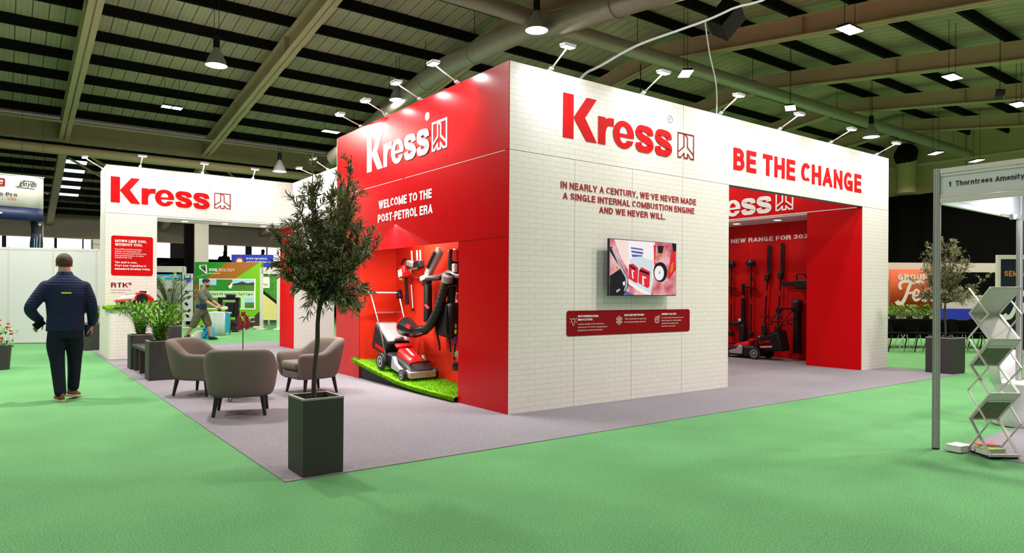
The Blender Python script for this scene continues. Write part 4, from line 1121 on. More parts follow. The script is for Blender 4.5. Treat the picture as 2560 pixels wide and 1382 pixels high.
for k, (dx, dz) in enumerate(((-0.05, 0.52), (0.045, 0.53), (-0.01, 0.58), (-0.05, 0.63), (0.04, 0.64), (0.0, 0.69), (0.055, 0.585))):
    mb = MB(Matrix.Translation((dx * 0.8, dx * -0.6 - 0.02, dz)) @ Matrix.Rotation(0.64, 4, 'Z').inverted() @ Matrix.Rotation(PI / 2, 4, 'X') @ Matrix.Rotation(rng.uniform(0, 1), 4, 'Z'))
    for i in range(5):
        a = 2 * PI * i / 5
        c, s = math.cos(a), math.sin(a)
        mb.add([(0, 0, 0), (0.022 * c - 0.016 * s, 0.022 * s + 0.016 * c, 0.01), (0.046 * c, 0.046 * s, 0.006), (0.022 * c + 0.016 * s, 0.022 * s - 0.016 * c, 0.01)], [(0, 1, 2, 3)])
    mb.ball((0, 0, 0.012), 0.009, seg=6, rings=4)
    mb.build('flower', 'orchid', t, fixn=False)

# ---- planters
def square_planter(par, w, d, h, rim=0.022, soil_z=None):
    """tapering square tub, open at the top, with a rim"""
    k = 0.99
    mb = MB()
    O = lambda s, z: [(-w / 2 * s, -d / 2 * s, z), (w / 2 * s, -d / 2 * s, z), (w / 2 * s, d / 2 * s, z), (-w / 2 * s, d / 2 * s, z)]
    fi = 1 - 2 * rim / min(w, d)
    vs = O(k, 0) + O(1, h) + O(fi, h) + O(fi * 0.98, h - 0.12)
    fs = [(3, 2, 1, 0)]
    for a in (0, 4, 8):
        for i in range(4):
            fs.append((a + i, a + (i + 1) % 4, a + 4 + (i + 1) % 4, a + 4 + i))
    mb.add(vs, fs).build('tub', 'planter', par, bevel=0.004)
    mb = MB()
    o, n = O(1.004, 0), O(fi, 0)
    mb.add([(x, y, h + 0.001) for x, y, z in O(1.004, 0)] + [(x, y, h + 0.001) for x, y, z in O(fi, 0)] + [(x, y, h - 0.012) for x, y, z in O(1.004, 0)], [(i, (i + 1) % 4, 4 + (i + 1) % 4, 4 + i) for i in range(4)] + [(i, (i + 1) % 4, 8 + (i + 1) % 4, 8 + i) for i in range(4)])
    mb.build('rim', 'planter_rim', par)
    z = soil_z if soil_z is not None else h - 0.07
    mb = MB(); rng = random.Random(int(w * 1000)); n = 8
    P = [[((i / n - 0.5) * w * fi * 0.99, (j / n - 0.5) * d * fi * 0.99, z + rng.uniform(-0.008, 0.014)) for j in range(n + 1)] for i in range(n + 1)]
    vs = [p for r in P for p in r]
    mb.add(vs, [(i * (n + 1) + j, (i + 1) * (n + 1) + j, (i + 1) * (n + 1) + j + 1, i * (n + 1) + j + 1) for i in range(n) for j in range(n)])
    mb.build('soil', 'soil', par, smooth=True)

def leaf_quad(mb, p, d, up, L, w, droop=0.15):
    """a pointed leaf folded along its midrib"""
    d = d.normalized(); s = d.cross(up)
    if s.length < 1e-3: s = d.cross(Vector((1, 0, 0.2)))
    s.normalize(); n = s.cross(d)
    a = p; m1 = p + d * L * 0.45 + n * 0.06 * L; e = p + d * L - n * droop * L
    mb.add([a, m1 + s * w / 2 + n * 0.1 * w, e, m1 - s * w / 2 + n * 0.1 * w, m1], [(0, 1, 4), (1, 2, 4), (2, 3, 4), (3, 0, 4)])

def olive_tree(t, seed, h0, trunk, ends, n_leaf, planter):
    """standard olive: bare stem, dense crown of narrow leaves on arching twigs"""
    rng = random.Random(seed)
    MB().tube(smooth_pts(trunk, 6), lerp_list([0.020, 0.017, 0.018, 0.016, 0.018][:len(trunk)], 6), 10).build('trunk', 'bark', t, smooth=True)
    top = Vector(trunk[-1]); br = MB(); lf = MB()
    twigs = []
    for e, dens in ends:
        e = Vector(e); v = e - top
        mid1 = top + v * 0.35 + Vector((v.x * 0.10, v.y * 0.10, 0.03)) + Vector((rng.uniform(-.03, .03), rng.uniform(-.03, .03), 0))
        mid2 = top + v * 0.7 + Vector((v.x * 0.08, v.y * 0.08, 0.02)) + Vector((rng.uniform(-.03, .03), rng.uniform(-.03, .03), 0))
        P = smooth_pts([top, mid1, mid2, e], 8)
        n = len(P)
        br.tube(P, [0.009 * (1 - i / n) + 0.0018 for i in range(n)], 5)
        twigs.append((P, 0.22, dens))
        for _ in range(int(9 * dens)):
            f = rng.uniform(0.2, 0.95); q = P[int(f * (n - 1))]
            d = (P[min(n - 1, int(f * (n - 1)) + 1)] - q).normalized()
            r = Vector((rng.gauss(0, 1), rng.gauss(0, 1), rng.gauss(0.25, 0.8))).normalized()
            L = rng.uniform(0.10, 0.24) * (1.05 - 0.4 * f)
            e2 = q + (d * 0.55 + r * 0.85).normalized() * L
            P2 = smooth_pts([q, (q + e2) / 2 + Vector((0, 0, 0.012)), e2], 4)
            br.tube(P2, [0.003, 0.003, 0.0028, 0.0025, 0.0025, 0.002, 0.0018, 0.0016, 0.0014][:len(P2)], 4)
            twigs.append((P2, 0.0, 1.0))
    tot = sum((len(P) if s else len(P) * 1.5) for P, s, dn in twigs)
    for P, start, dens in twigs:
        n = len(P); k = int(n_leaf * ((n if start else n * 1.5) / tot))
        for _ in range(k):
            f = start + (1 - start) * rng.random()
            i = min(n - 2, int(f * (n - 1))); q = P[i].lerp(P[i + 1], rng.random())
            d = (P[i + 1] - P[i]).normalized()
            r = Vector((rng.gauss(0, 1), rng.gauss(0, 1), rng.gauss(0.1, 0.8)))
            r = (r - d * r.dot(d)).normalized()
            leaf_quad(lf, q, d * rng.uniform(0.5, 1.0) + r * 0.75, Vector((rng.gauss(0, .5), rng.gauss(0, .5), 1)), rng.uniform(0.045, 0.078), rng.uniform(0.0085, 0.0135), rng.uniform(-0.1, 0.25))
    br.build('branches', 'bark', t, smooth=True)
    lf.build('foliage', 'olive_leaf', t, fixn=False)

BX, BY = -2.635, -1.105
t = thing('potted_olive_tree', 'tall olive tree in a dark square planter at the front corner of the grey carpet', 'tree', (BX, BY, 0.006))
square_planter(t, 0.315, 0.335, 0.575)
rr, vv = Vector((0.8021, -0.5972, 0)), Vector((0.5972, 0.8021, 0))      # across and away, as seen from the aisle
def lp(px, py, dd, D=5.13):
    """a crown point from its place in the front elevation of the tree (336 px per metre) and its depth"""
    return rr * ((px - 793) / 333.5) + vv * dd + Vector((0, 0, 1.364 - (py - 731) / 333.5))
trunk = [lp(788, 1000, 0), lp(789, 930, 0), lp(795, 865, 0.01), lp(797, 805, 0.0), lp(803, 752, 0)]
ends = []
rng = random.Random(11)
for px, py, dn in ((782, 398, .8), (880, 388, .9), (868, 420, 1), (838, 440, 1), (800, 440, 1), (765, 450, .9), (905, 470, .9), (745, 505, .9), (770, 490, 1), (820, 480, 1), (870, 480, 1), (897, 520, 1),
               (700, 575, .9), (712, 600, .8), (735, 560, 1), (760, 560, 1), (790, 540, 1), (840, 540, 1), (880, 560, 1), (905, 560, 1), (968, 600, .7), (935, 612, .8), (905, 625, 1),
               (720, 640, 1), (745, 660, 1), (730, 690, .9), (770, 620, 1), (800, 610, 1), (850, 610, 1), (880, 640, 1), (760, 715, .9), (800, 690, 1), (840, 700, 1), (880, 690, 1), (865, 740, 1), (900, 755, 1), (890, 772, .9), (840, 765, .9), (780, 745, .8), (905, 715, .9)):
    ends.append((lp(px, py, rng.uniform(-0.26, 0.28) * (1.0 if 420 < py < 720 else 0.55)), dn))
olive_tree(t, 3, 1.3, trunk, ends, 14500, None)

t = thing('potted_olive_tree', 'bushy olive tree in a dark planter at the far right corner of the grey carpet', 'tree', (8.98, -1.02, 0.006), R(-3))
square_planter(t, 0.46, 0.46, 0.63)
ends = []
rng = random.Random(23)
for k in range(44):
    a = rng.uniform(0, 2 * PI); z = rng.uniform(1.25, 2.42)
    r = 0.42 * math.sqrt(max(0.05, 1 - ((z - 1.62) / 0.82) ** 2)) * rng.uniform(0.6, 1.0)
    ends.append(((r * math.cos(a), r * math.sin(a), z), 1.0))
ends += [((0.62, -0.45, 1.75), .6), ((0.55, -0.3, 1.55), .6), ((-0.2, 0.25, 2.3), .7), ((-0.55, 0.4, 1.7), .6), ((0.45, -0.42, 1.35), .8), ((-0.05, 0.1, 2.46), .8)]
olive_tree(t, 7, 1.3, [(0, 0, 0.5), (0.01, 0, 0.8), (-0.01, 0.01, 1.05), (0.0, 0, 1.24)], ends, 9500, None)

def zz_plant(t, seed, z0, n, h, spread, lean=(0, 0)):
    """upright arching stems with paired glossy oval leaflets"""
    rng = random.Random(seed); st = MB(); lf = MB()
    for k in range(n):
        a = 2 * PI * k / n + rng.uniform(-.3, .3); sp = spread * rng.uniform(0.35, 1.0); H = h * rng.uniform(0.62, 1.0)
        b = Vector((0.05 * math.cos(a), 0.05 * math.sin(a), z0))
        tip = b + Vector((sp * math.cos(a) + lean[0], sp * math.sin(a) + lean[1], H))
        P = smooth_pts([b, b.lerp(tip, 0.5) + Vector((-0.25 * sp * math.cos(a), -0.25 * sp * math.sin(a), 0.06)), tip], 9)
        st.tube(P, [0.010 * (1 - 0.8 * i / len(P)) for i in range(len(P))], 6)
        m = len(P)
        for i in range(3, m):
            d = (P[i] - P[i - 1]).normalized()
            sv = d.cross(Vector((math.cos(a + 1.57), math.sin(a + 1.57), 0.1))).normalized()
            sv = (sv + Vector((rng.uniform(-.4, .4), rng.uniform(-.4, .4), 0))).normalized()
            for sg in (-1, 1):
                leaf_quad(lf, P[i], sv * sg * 0.85 + d * 0.55 + Vector((0, 0, 0.15)), d + Vector((0, 0, .3)), rng.uniform(0.075, 0.11), rng.uniform(0.034, 0.046), rng.uniform(0.0, 0.2))
        leaf_quad(lf, P[-1], P[-1] - P[-2], Vector((0, 1, 0.3)), 0.09, 0.035)
    st.build('stems', 'stem_green', t, smooth=True)
    lf.build('foliage', 'zz_leaf', t, fixn=False)
for (x, y), s, l in (((-2.59, 5.62), 41, 'glossy green plant in the front planter, next to the left armchair'), ((-2.59, 7.5), 42, 'glossy green plant in the rear planter at the white plinth end of the bench')):
    t = thing('potted_plant', l, 'plant', (x, y, 0.006), group='planters joined by the bench')
    square_planter(t, 0.37, 0.37, 0.605)
    zz_plant(t, s, 0.54, 22, 0.62, 0.36)
t = thing('potted_plant', 'glossy green plant in a square planter behind the walking man, against the white tower', 'plant', (-2.84, 12.45, 0.006))
square_planter(t, 0.45, 0.45, 0.62)
zz_plant(t, 47, 0.55, 18, 0.55, 0.3)
t = thing('planter_bench', 'dark bench plank on slab legs between two square planters', 'bench', (-2.59, 6.56, 0.006))
MB().box(-0.165, 0.165, -0.735, 0.735, 0.40, 0.45).build('seat', 'planter', t, bevel=0.004)
for y in (-0.55, 0.0, 0.55):
    MB().box(-0.15, 0.15, y - 0.03, y + 0.03, 0.0, 0.40).build('leg', 'planter', t, bevel=0.003)

# palm behind the bench
t = thing('potted_palm', 'feathery palm in a grey planter behind the bench, inside the archway', 'plant', (-1.36, 11.7, 0.006))
square_planter(t, 0.42, 0.42, 0.55)
rng = random.Random(9); st = MB(); lf = MB()
for k in range(17):
    a = rng.uniform(0, 2 * PI); sp = rng.uniform(0.15, 0.62); H = rng.uniform(0.7, 1.3)
    if k == 0: a, sp, H = -0.55, 0.78, 1.28
    b = Vector((0.05 * math.cos(a), 0.05 * math.sin(a), 0.48)); tip = b + Vector((sp * math.cos(a), sp * math.sin(a), H))
    P = smooth_pts([b, b + Vector((0.15 * sp * math.cos(a), 0.15 * sp * math.sin(a), 0.55 * H)), b + Vector((0.55 * sp * math.cos(a), 0.55 * sp * math.sin(a), 0.9 * H)), tip], 7)
    st.tube(P, [0.009 * (1 - 0.85 * i / len(P)) for i in range(len(P))], 5)
    for i in range(6, len(P)):
        d = (P[i] - P[i - 1]).normalized(); s = d.cross(Vector((0, 0, 1))).normalized()
        for sg in (-1, 1):
            for f in (0, 0.5):
                leaf_quad(lf, P[i - 1].lerp(P[i], f), s * sg + d * 0.8 + Vector((0, 0, 0.25)), Vector((0, 0, 1)), rng.uniform(0.16, 0.26), 0.018, 0.25)
st.build('stems', 'stem_green', t, smooth=True); lf.build('foliage', 'palm_leaf', t, fixn=False)
# flower display just inside the frame at far left
t = thing('flower_display', 'sliver of a leafy plant with red and yellow blooms at the left picture edge', 'plant', (-4.37, 8.6, 0))
MB().lathe([(0.13, 0.0), (0.16, 0.42), (0.14, 0.42)], (-0.22, 0, 0), seg=16).build('pot', 'planter', t, smooth=True)
rng = random.Random(4); lf = MB()
for k in range(150):
    p = Vector((-0.22, 0, 0.40)) + Vector((rng.gauss(0, .10), rng.gauss(0, .11), rng.uniform(0.0, 0.34)))
    leaf_quad(lf, p, Vector((rng.gauss(0, 1), rng.gauss(0, 1), rng.gauss(.2, .6))), Vector((0, 0, 1)), 0.09, 0.035)
lf.build('foliage', 'zz_leaf', t, fixn=False)
for k in range(7):
    p = (-0.22 + rng.uniform(-0.02, 0.17), -0.08 + rng.uniform(-.12, .02), 0.5 + 0.06 * k)
    MB().ball(p, 0.028, (1, 1, 0.7), 8, 5).build('flower', 'orange' if k % 2 else 'orchid', t, smooth=True)

# ================================================================== MACHINES ON SHOW
def wheel(par, x, y, r, w, name='wheel'):
    o = MB().lathe([(r * 0.72, y - w / 2), (r * 0.95, y - w / 2), (r, y - w * 0.3), (r, y + w * 0.3), (r * 0.95, y + w / 2), (r * 0.72, y + w / 2)], (x, 0, r), 'Y', 22).build(name, 'rubber', par, smooth=True)
    s = -1 if y < 0 else 1
    MB().lathe([(r * 0.70, y + s * w * 0.30), (r * 0.66, y + s * w * 0.55), (r * 0.30, y + s * w * 0.45), (r * 0.2, y + s * w * 0.6), (0.004, y + s * w * 0.62)], (x, 0, r), 'Y', 18).build('hub', 'grey_plastic', o, smooth=True)
    return o

def lawn_mower(label, loc, rot, bag_label=False, dark=False):
    t = thing('lawn_mower', label, 'lawn mower', loc)
    t.rotation_euler = rot
    tube = 'black_gloss' if dark else 'chrome'
    # cutting deck
    MB().prism([(-0.40, 0.10), (-0.40, 0.20), (-0.28, 0.27), (0.10, 0.26), (0.34, 0.21), (0.46, 0.16), (0.47, 0.08), (0.42, 0.05), (-0.34, 0.05)], -0.205, 0.205, 'Y').build('deck', 'dark_plastic', t, smooth=True, bevel=0.03)
    # red motor hood
    hood = MB().add([(-0.12, -0.15, 0.25), (0.32, -0.125, 0.20), (0.32, 0.125, 0.20), (-0.12, 0.15, 0.25), (-0.10, -0.13, 0.38), (0.26, -0.105, 0.29), (0.26, 0.105, 0.29), (-0.10, 0.13, 0.38)],
             [(3, 2, 1, 0), (4, 5, 6, 7), (0, 1, 5, 4), (1, 2, 6, 5), (2, 3, 7, 6), (3, 0, 4, 7)]).build('hood', 'red_plastic', t, smooth=True, bevel=0.04, bseg=4)
    MB().add([(-0.05, 0.012, 0.372), (0.17, 0.012, 0.317), (0.17, -0.022, 0.317), (-0.05, -0.022, 0.372)], [(0, 1, 2, 3)]).build('hood_stripe', 'white_vinyl', hood, fixn=False, solid=0.004)
    MB().cbox((-0.16, 0, 0.39), (0.10, 0.26, 0.05), (0, 0.2, 0)).build('battery_lid', 'red_plastic', t, bevel=0.015, smooth=True)
    text('maker_plate', 'Kress', (-0.155, 0.07, 0.418), (0, -1, 0), (-0.98, 0, 0.2), 0.14, 0.04, 'white_vinyl', t, 0.05, lift=0.004)
    # front bumper and carry bar
    MB().prism([(0.36, 0.06), (0.36, 0.17), (0.47, 0.15), (0.50, 0.06)], -0.22, 0.22, 'Y').build('front_bumper', 'silver_plastic', t, bevel=0.015, smooth=True)
    MB().tube(smooth_pts([(0.30, -0.12, 0.22), (0.40, -0.12, 0.27), (0.42, -0.09, 0.28), (0.42, 0.09, 0.28), (0.40, 0.12, 0.27), (0.30, 0.12, 0.22)], 4), 0.012, 8).build('carry_bar', 'black', t, smooth=True)
    for y in (-0.235, 0.235):
        MB().prism([(-0.02, 0.09), (-0.02, 0.27), (0.05, 0.29), (0.12, 0.20), (0.30, 0.155), (0.30, 0.08)], y - 0.03, y + 0.03, 'Y').build('side_fairing', 'silver_plastic', t, bevel=0.02, smooth=True)
    for y in (-0.26, 0.26):
        wheel(t, 0.36, y, 0.085, 0.05); wheel(t, -0.34, y, 0.125, 0.055)
    # collector bag
    MB().add([(-0.36, -0.19, 0.18), (-0.36, 0.19, 0.18), (-0.92, 0.17, 0.20), (-0.92, -0.17, 0.20), (-0.30, -0.19, 0.42), (-0.30, 0.19, 0.42), (-0.82, 0.18, 0.62), (-0.82, -0.18, 0.62)],
             [(3, 2, 1, 0), (4, 5, 6, 7), (0, 1, 5, 4), (1, 2, 6, 5), (2, 3, 7, 6), (3, 0, 4, 7)]).build('grass_bag', 'black', t, bevel=0.04, smooth=True, bseg=3)
    MB().add([(-0.33, -0.175, 0.425), (-0.33, 0.175, 0.425), (-0.80, 0.165, 0.625), (-0.80, -0.165, 0.625)], [(0, 1, 2, 3)]).build('bag_top', 'black' if dark else 'silver_plastic', t, solid=0.02, fixn=False)
    MB().cbox((-0.33, 0, 0.47), (0.06, 0.16, 0.04), (0, 0.3, 0)).build('bag_handle', 'grey_plastic', t, bevel=0.012)
    for s in ((1,) if bag_label else (-1, 1)):
        y = 0.192 * s
        lb = MB(Matrix.Translation((0, y, 0))).add([(-0.72, 0, 0.27), (-0.42, 0, 0.24), (-0.42, 0, 0.29), (-0.72, 0, 0.32)], [(0, 1, 2, 3)]).build('bag_stripe', 'red_vinyl', t, solid=0.006, fixn=False)
        if bag_label:
            text('bag_wording', 'Kress', (-0.40, y, 0.335), (-0.99, 0, 0.1), (0.1, 0, 0.99), 0.27, 0.075, 'red_vinyl', t, 0.05, lift=0.006)
            text('bag_wording', 'Commercial', (-0.44, y, 0.25), (-0.99, 0, 0.1), (0.1, 0, 0.99), 0.26, 0.032, 'white_vinyl', t, 0.04, lift=0.006)
    # handle
    for y in (-0.225, 0.225):
        MB().tube(smooth_pts([(-0.30, y, 0.24), (-0.55, y * 1.0, 0.60), (-0.92, y * 1.08, 1.08)], 4), 0.013, 8).build('handle_tube', tube, t, smooth=True)
    MB().tube(smooth_pts([(-0.70, -0.222, 0.79), (-0.715, -0.20, 0.805), (-0.715, 0.20, 0.805), (-0.70, 0.222, 0.79)], 3), 0.011, 8).build('cross_tube', tube, t, smooth=True)
    MB().tube([(-0.92, -0.28, 1.08), (-0.92, 0.28, 1.08)], 0.014, 10).build('grip_bar', 'alu' if not dark else 'black', t, smooth=True)
    MB().tube(smooth_pts([(-0.915, -0.235, 1.08), (-0.96, -0.22, 1.17), (-0.97, -0.20, 1.185), (-0.97, 0.20, 1.185), (-0.96, 0.22, 1.17), (-0.915, 0.235, 1.08)], 3), 0.006, 6).build('safety_bail', 'red_plastic', t, smooth=True)
    MB().cbox((-0.90, 0.25, 1.055), (0.10, 0.07, 0.13), (0, -0.5, 0)).build('switch_box', 'black', t, bevel=0.012)
    return t
lawn_mower('red and silver lawn mower on the sloping turf in the red display recess', (0.27, 2.90, 0.166), (0, R(8.5), R(-90)))
lawn_mower('black and red lawn mower on the dark red alcove floor, below the long tools', (8.47, 2.68, 0.008), (0, 0, R(90)), bag_label=True, dark=True)

# sloping turf plinth in the recess
RP = [(4.14, 0.315), (3.6, 0.235), (3.1, 0.175), (2.6, 0.115), (2.1, 0.085), (1.6, 0.075), (1.06, 0.07)]
t = thing('turf_ramp', 'sloping display plinth covered with bright artificial turf, under the red mower', 'display plinth')
MB().prism([(3.98, 0.008)] + [(y if y < 4 else 3.98, z - 0.045) for y, z in RP] + [(1.06, 0.008)], 0.02, 0.63, 'X').build('plinth', 'black', t)
mb = MB()
vs = []
for y, z in RP:
    for x, dz in ((-0.05, -0.05), (-0.055, -0.02), (-0.03, 0.0), (0.0, 0.004), (0.30, 0.0), (0.63, 0.0)):
        vs.append((x if y < 4.0 else min(x, -0.012), y, z + dz))
nx = 6
mb.add(vs, [(i * nx + j, i * nx + j + 1, (i + 1) * nx + j + 1, (i + 1) * nx + j) for i in range(len(RP) - 1) for j in range(nx - 1)])
mb.build('turf', 'turf', t, smooth=True, solid=0.012)
def zramp(y):
    for (a, za), (b, zb) in zip(RP, RP[1:]):
        if b <= y <= a: return zb + (za - zb) * (y - b) / (a - b)
    return RP[0][1]
def ramp_pt(rng):
    y = rng.uniform(1.08, 4.13)
    if rng.random() < 0.62:
        x = rng.uniform(-0.03, 0.62 if y < 3.97 else -0.015); return (x, y, zramp(y)), (0, 0.1, 1)
    d = rng.uniform(0, 0.05); return (-0.052, y, zramp(y) - d), (-1, 0, 0.3)
turf_blades('turf_blades', t, ramp_pt, 15000, 8, 0.036)

# ---- tools on the recess back wall (facing the aisle at x = 0.6)
def shaft_tool(name, label, cat, loc): return thing(name, label, cat, loc, group=None)
t = thing('chainsaw', 'red and white chainsaw with its black bar hanging down, top left in the recess', 'chainsaw', (0.58, 3.46, 1.70))
MB().cbox((-0.06, 0.0, 0.0), (0.14, 0.17, 0.20), (R(-12), 0, 0)).build('motor_housing', 'red_plastic', t, bevel=0.03, smooth=True)
MB().cbox((-0.13, 0.02, -0.02), (0.02, 0.12, 0.12), (R(-12), 0, 0)).build('side_cover', 'white', t, bevel=0.008)
MB().cbox((-0.06, 0.045, -0.09), (0.10, 0.09, 0.07), (R(-12), 0, 0)).build('battery', 'lime', t, bevel=0.01)
MB(Matrix.Translation((-0.05, -0.03, -0.13)) @ Matrix.Rotation(R(-8), 4, 'X')).prism([(-0.045, 0.04), (-0.05, -0.34), (-0.03, -0.385), (0.03, -0.385), (0.05, -0.34), (0.045, 0.04)], -0.008, 0.008, 'X').build('guide_bar', 'black', t)
MB().tube(smooth_pts([(-0.06, -0.07, 0.09), (-0.06, -0.10, 0.16), (-0.06, 0.0, 0.20), (-0.06, 0.09, 0.14), (-0.06, 0.09, 0.05)], 4), 0.014, 8).build('rear_handle', 'black', t, smooth=True)
MB().tube(smooth_pts([(-0.10, -0.10, 0.0), (-0.16, -0.17, -0.02), (-0.16, -0.34, 0.02), (-0.08, -0.46, 0.05)], 4), 0.012, 8).build('front_handle', 'chrome', t, smooth=True)
MB().cbox((0.04, 0, 0.02), (0.06, 0.04, 0.04)).build('wall_hook', 'black', t)
t = thing('wire_cutter_wand', 'short white tipped wand dangling beside the chainsaw bar', 'tool', (0.60, 3.33, 1.30))
MB().tube([(0, 0.06, 0.2), (0, 0.0, -0.17)], 0.008, 8).build('rod', 'white', t)
MB().ball((0, -0.005, -0.19), 0.024).build('tip', 'black', t, smooth=True)
t = thing('pole_pruner', 'black and white pruning head hung by two pale straps under the recess top', 'tool', (0.57, 3.12, 1.86))
for y in (0.19, 0.02, -0.08):
    MB().bar((0, y, 0.0), (0, y + 0.02, 0.17), 0.03, 0.012, (1, 0, 0)).build('strap', 'white', t)
MB().cbox((-0.03, 0.15, -0.04), (0.10, 0.22, 0.09), (0.2, 0, 0)).build('gear_head', 'grey_plastic', t, bevel=0.02, smooth=True)
MB().cbox((-0.03, -0.08, -0.06), (0.11, 0.2, 0.13), (-0.15, 0, 0)).build('motor', 'dark_plastic', t, bevel=0.025, smooth=True)
MB().tube(smooth_pts([(-0.02, 0.2, -0.1), (-0.05, 0.1, -0.21), (-0.07, -0.1, -0.25), (-0.07, -0.4, -0.23)], 4), 0.014, 8).build('shaft', 'chrome', t, smooth=True)
t = thing('handheld_blower', 'silver topped leaf blower with a long black tube, middle of the recess wall', 'leaf blower', (0.57, 2.72, 1.64))
MB().bar((-0.05, 0.02, -0.02), (-0.05, -0.36, 0.36), 0.12, 0.09, (1, 0, 0)).build('body', 'silver_plastic', t, bevel=0.02, smooth=True)
MB().bar((-0.12, -0.10, 0.10), (-0.12, -0.32, 0.33), 0.05, 0.03, (1, 0, 0)).build('side_grip', 'black', t, bevel=0.008)
MB().cbox((-0.05, 0.02, -0.04), (0.15, 0.22, 0.08), (-0.2, 0, 0)).build('collar', 'white', t, bevel=0.02, smooth=True)
MB().tube([(-0.05, 0.02, -0.08), (-0.05, 0.03, -0.15), (-0.05, 0.0, -0.16), (-0.05, -0.01, -0.70)], [0.07, 0.07, 0.062, 0.068], 14).build('blow_tube', 'black', t, smooth=True)
MB().tube([(-0.12, -0.05, -0.45), (-0.12, -0.16, -0.5)], 0.02, 8).build('red_button', 'red_plastic', t)
t = thing('backpack_blower', 'black backpack leaf blower with a fat ribbed hose and flared nozzle', 'leaf blower', (0.56, 2.35, 1.0))
MB().cbox((-0.02, -0.14, 0.0), (0.16, 0.44, 0.52), (R(6), 0, 0)).build('pack', 'black', t, bevel=0.06, smooth=True)
hose = smooth_pts([(-0.10, -0.30, 0.60), (-0.11, -0.22, 0.42), (-0.14, -0.10, 0.14), (-0.17, 0.06, -0.08), (-0.18, 0.22, -0.17)], 9)
MB().tube(hose, [0.062 + (0.005 if i % 2 else 0) for i in range(len(hose))], 14).build('hose', 'dark_plastic', t, smooth=False)
MB().tube([(-0.11, -0.315, 0.62), (-0.10, -0.28, 0.53)], 0.085, 14).build('hose_clamp', 'silver_plastic', t, smooth=True)
MB().tube([(-0.18, 0.20, -0.165), (-0.19, 0.46, -0.21), (-0.20, 0.72, -0.15), (-0.20, 0.78, -0.14)], [0.07, 0.09, 0.145, 0.145], 20).build('nozzle', 'black_gloss', t, smooth=True)
MB().tube([(-0.20, 0.755, -0.143), (-0.20, 0.785, -0.139)], 0.150, 20).build('nozzle_ring', 'red_plastic', t, smooth=True)
MB().cbox((-0.295, 0.50, -0.13), (0.012, 0.14, 0.06), (0.1, 0, 0)).build('nozzle_badge', 'red_plastic', t)
for y in (0.02, -0.28): MB().tube(smooth_pts([(-0.1, y, 0.2), (-0.12, y - 0.02, -0.1), (-0.05, y, -0.34), (-0.05, y - 0.02, -0.46)], 4), 0.014, 6).build('strap', 'black', t, smooth=True)
t = thing('brush_cutter', 'black brush cutter with a wide silver bullhorn handlebar, right side of the recess', 'brush cutter', (0.58, 2.05, 1.62))
MB().tube([(-0.03, -0.0, 0.37), (-0.03, 0.02, 0.0), (-0.04, 0.05, -0.42)], [0.07, 0.075, 0.05], 12).build('drive_shaft', 'black', t, smooth=True)
MB().tube(smooth_pts([(-0.12, 0.62, -0.02), (-0.12, 0.30, 0.0), (-0.12, 0.05, 0.05), (-0.12, -0.08, 0.04), (-0.12, -0.25, 0.0), (-0.12, -0.40, 0.02)], 4), 0.020, 8).build('handlebar', 'chrome', t, smooth=True)
MB().tube([(-0.12, 0.62, -0.05), (-0.12, 0.2, -0.04)], 0.028, 8).build('grip', 'black', t, smooth=True)
MB().tube([(-0.12, -0.22, -0.03), (-0.12, -0.42, -0.03)], 0.028, 8).build('grip', 'black', t, smooth=True)
MB().cbox((-0.08, -0.17, 0.28), (0.09, 0.13, 0.18), (0.1, 0, 0)).build('motor_head', 'red_plastic', t, bevel=0.02, smooth=True)
MB().cbox((-0.13, -0.19, 0.1), (0.05, 0.08, 0.12)).build('trigger', 'white', t, bevel=0.012)
MB(Matrix.Translation((-0.06, -0.05, -0.16)) @ Matrix.Rotation(R(-8), 4, 'X') @ Matrix.Diagonal((0.7, 1, 1, 1))).lathe([(0.02, -0.006), (0.15, -0.004), (0.16, 0.004), (0.02, 0.012)], seg=24).build('blade_guard', 'black_gloss', t, smooth=True)
t = thing('string_trimmer', 'slim string trimmer with red and yellow labels, upright at the right of the recess', 'string trimmer', (0.56, 2.03, 0.38))
MB().tube([(0, -0.12, 1.72), (0.0, 0.0, 0.04)], 0.013, 8).build('shaft', 'black', t, smooth=True)
for a, b, m in ((1.0, 0.86, 'white'), (0.98, 0.90, 'red_plastic'), (0.56, 0.50, 'green_lime'), (0.48, 0.42, 'lime'), (0.38, 0.28, 'blue')):
    MB().tube([(0.0, -0.07 * a, a), (0.0, -0.07 * b, b)], 0.0165, 8).build('label_band', m, t)
MB().lathe([(0.03, 0.07), (0.07, 0.05), (0.08, 0.0), (0.07, -0.05), (0.03, -0.06)], (0, -0.09, -0.04), seg=18).build('cutting_head', 'black_gloss', t, smooth=True)
MB().add([(0, 0, 0.10), (-0.05, -0.10, 0.17), (-0.05, -0.26, 0.22), (-0.05, -0.28, 0.14), (-0.02, -0.14, 0.10)], [(0, 1, 2, 3, 4)]).build('guard', 'silver_plastic', t, solid=0.012, fixn=False)
tag(MB().tube(smooth_pts([(0.62, 2.30, 1.99), (0.60, 2.24, 1.93), (0.6, 2.27, 1.80), (0.6, 2.16, 1.72), (0.61, 2.26, 1.62), (0.60, 2.47, 1.50), (0.6, 2.40, 1.36), (0.61, 2.30, 1.40)], 5), 0.012, 8).build('charging_cable', 'mud_orange', smooth=True), 'orange charging cable looping down the recess wall between the blowers', 'cable')

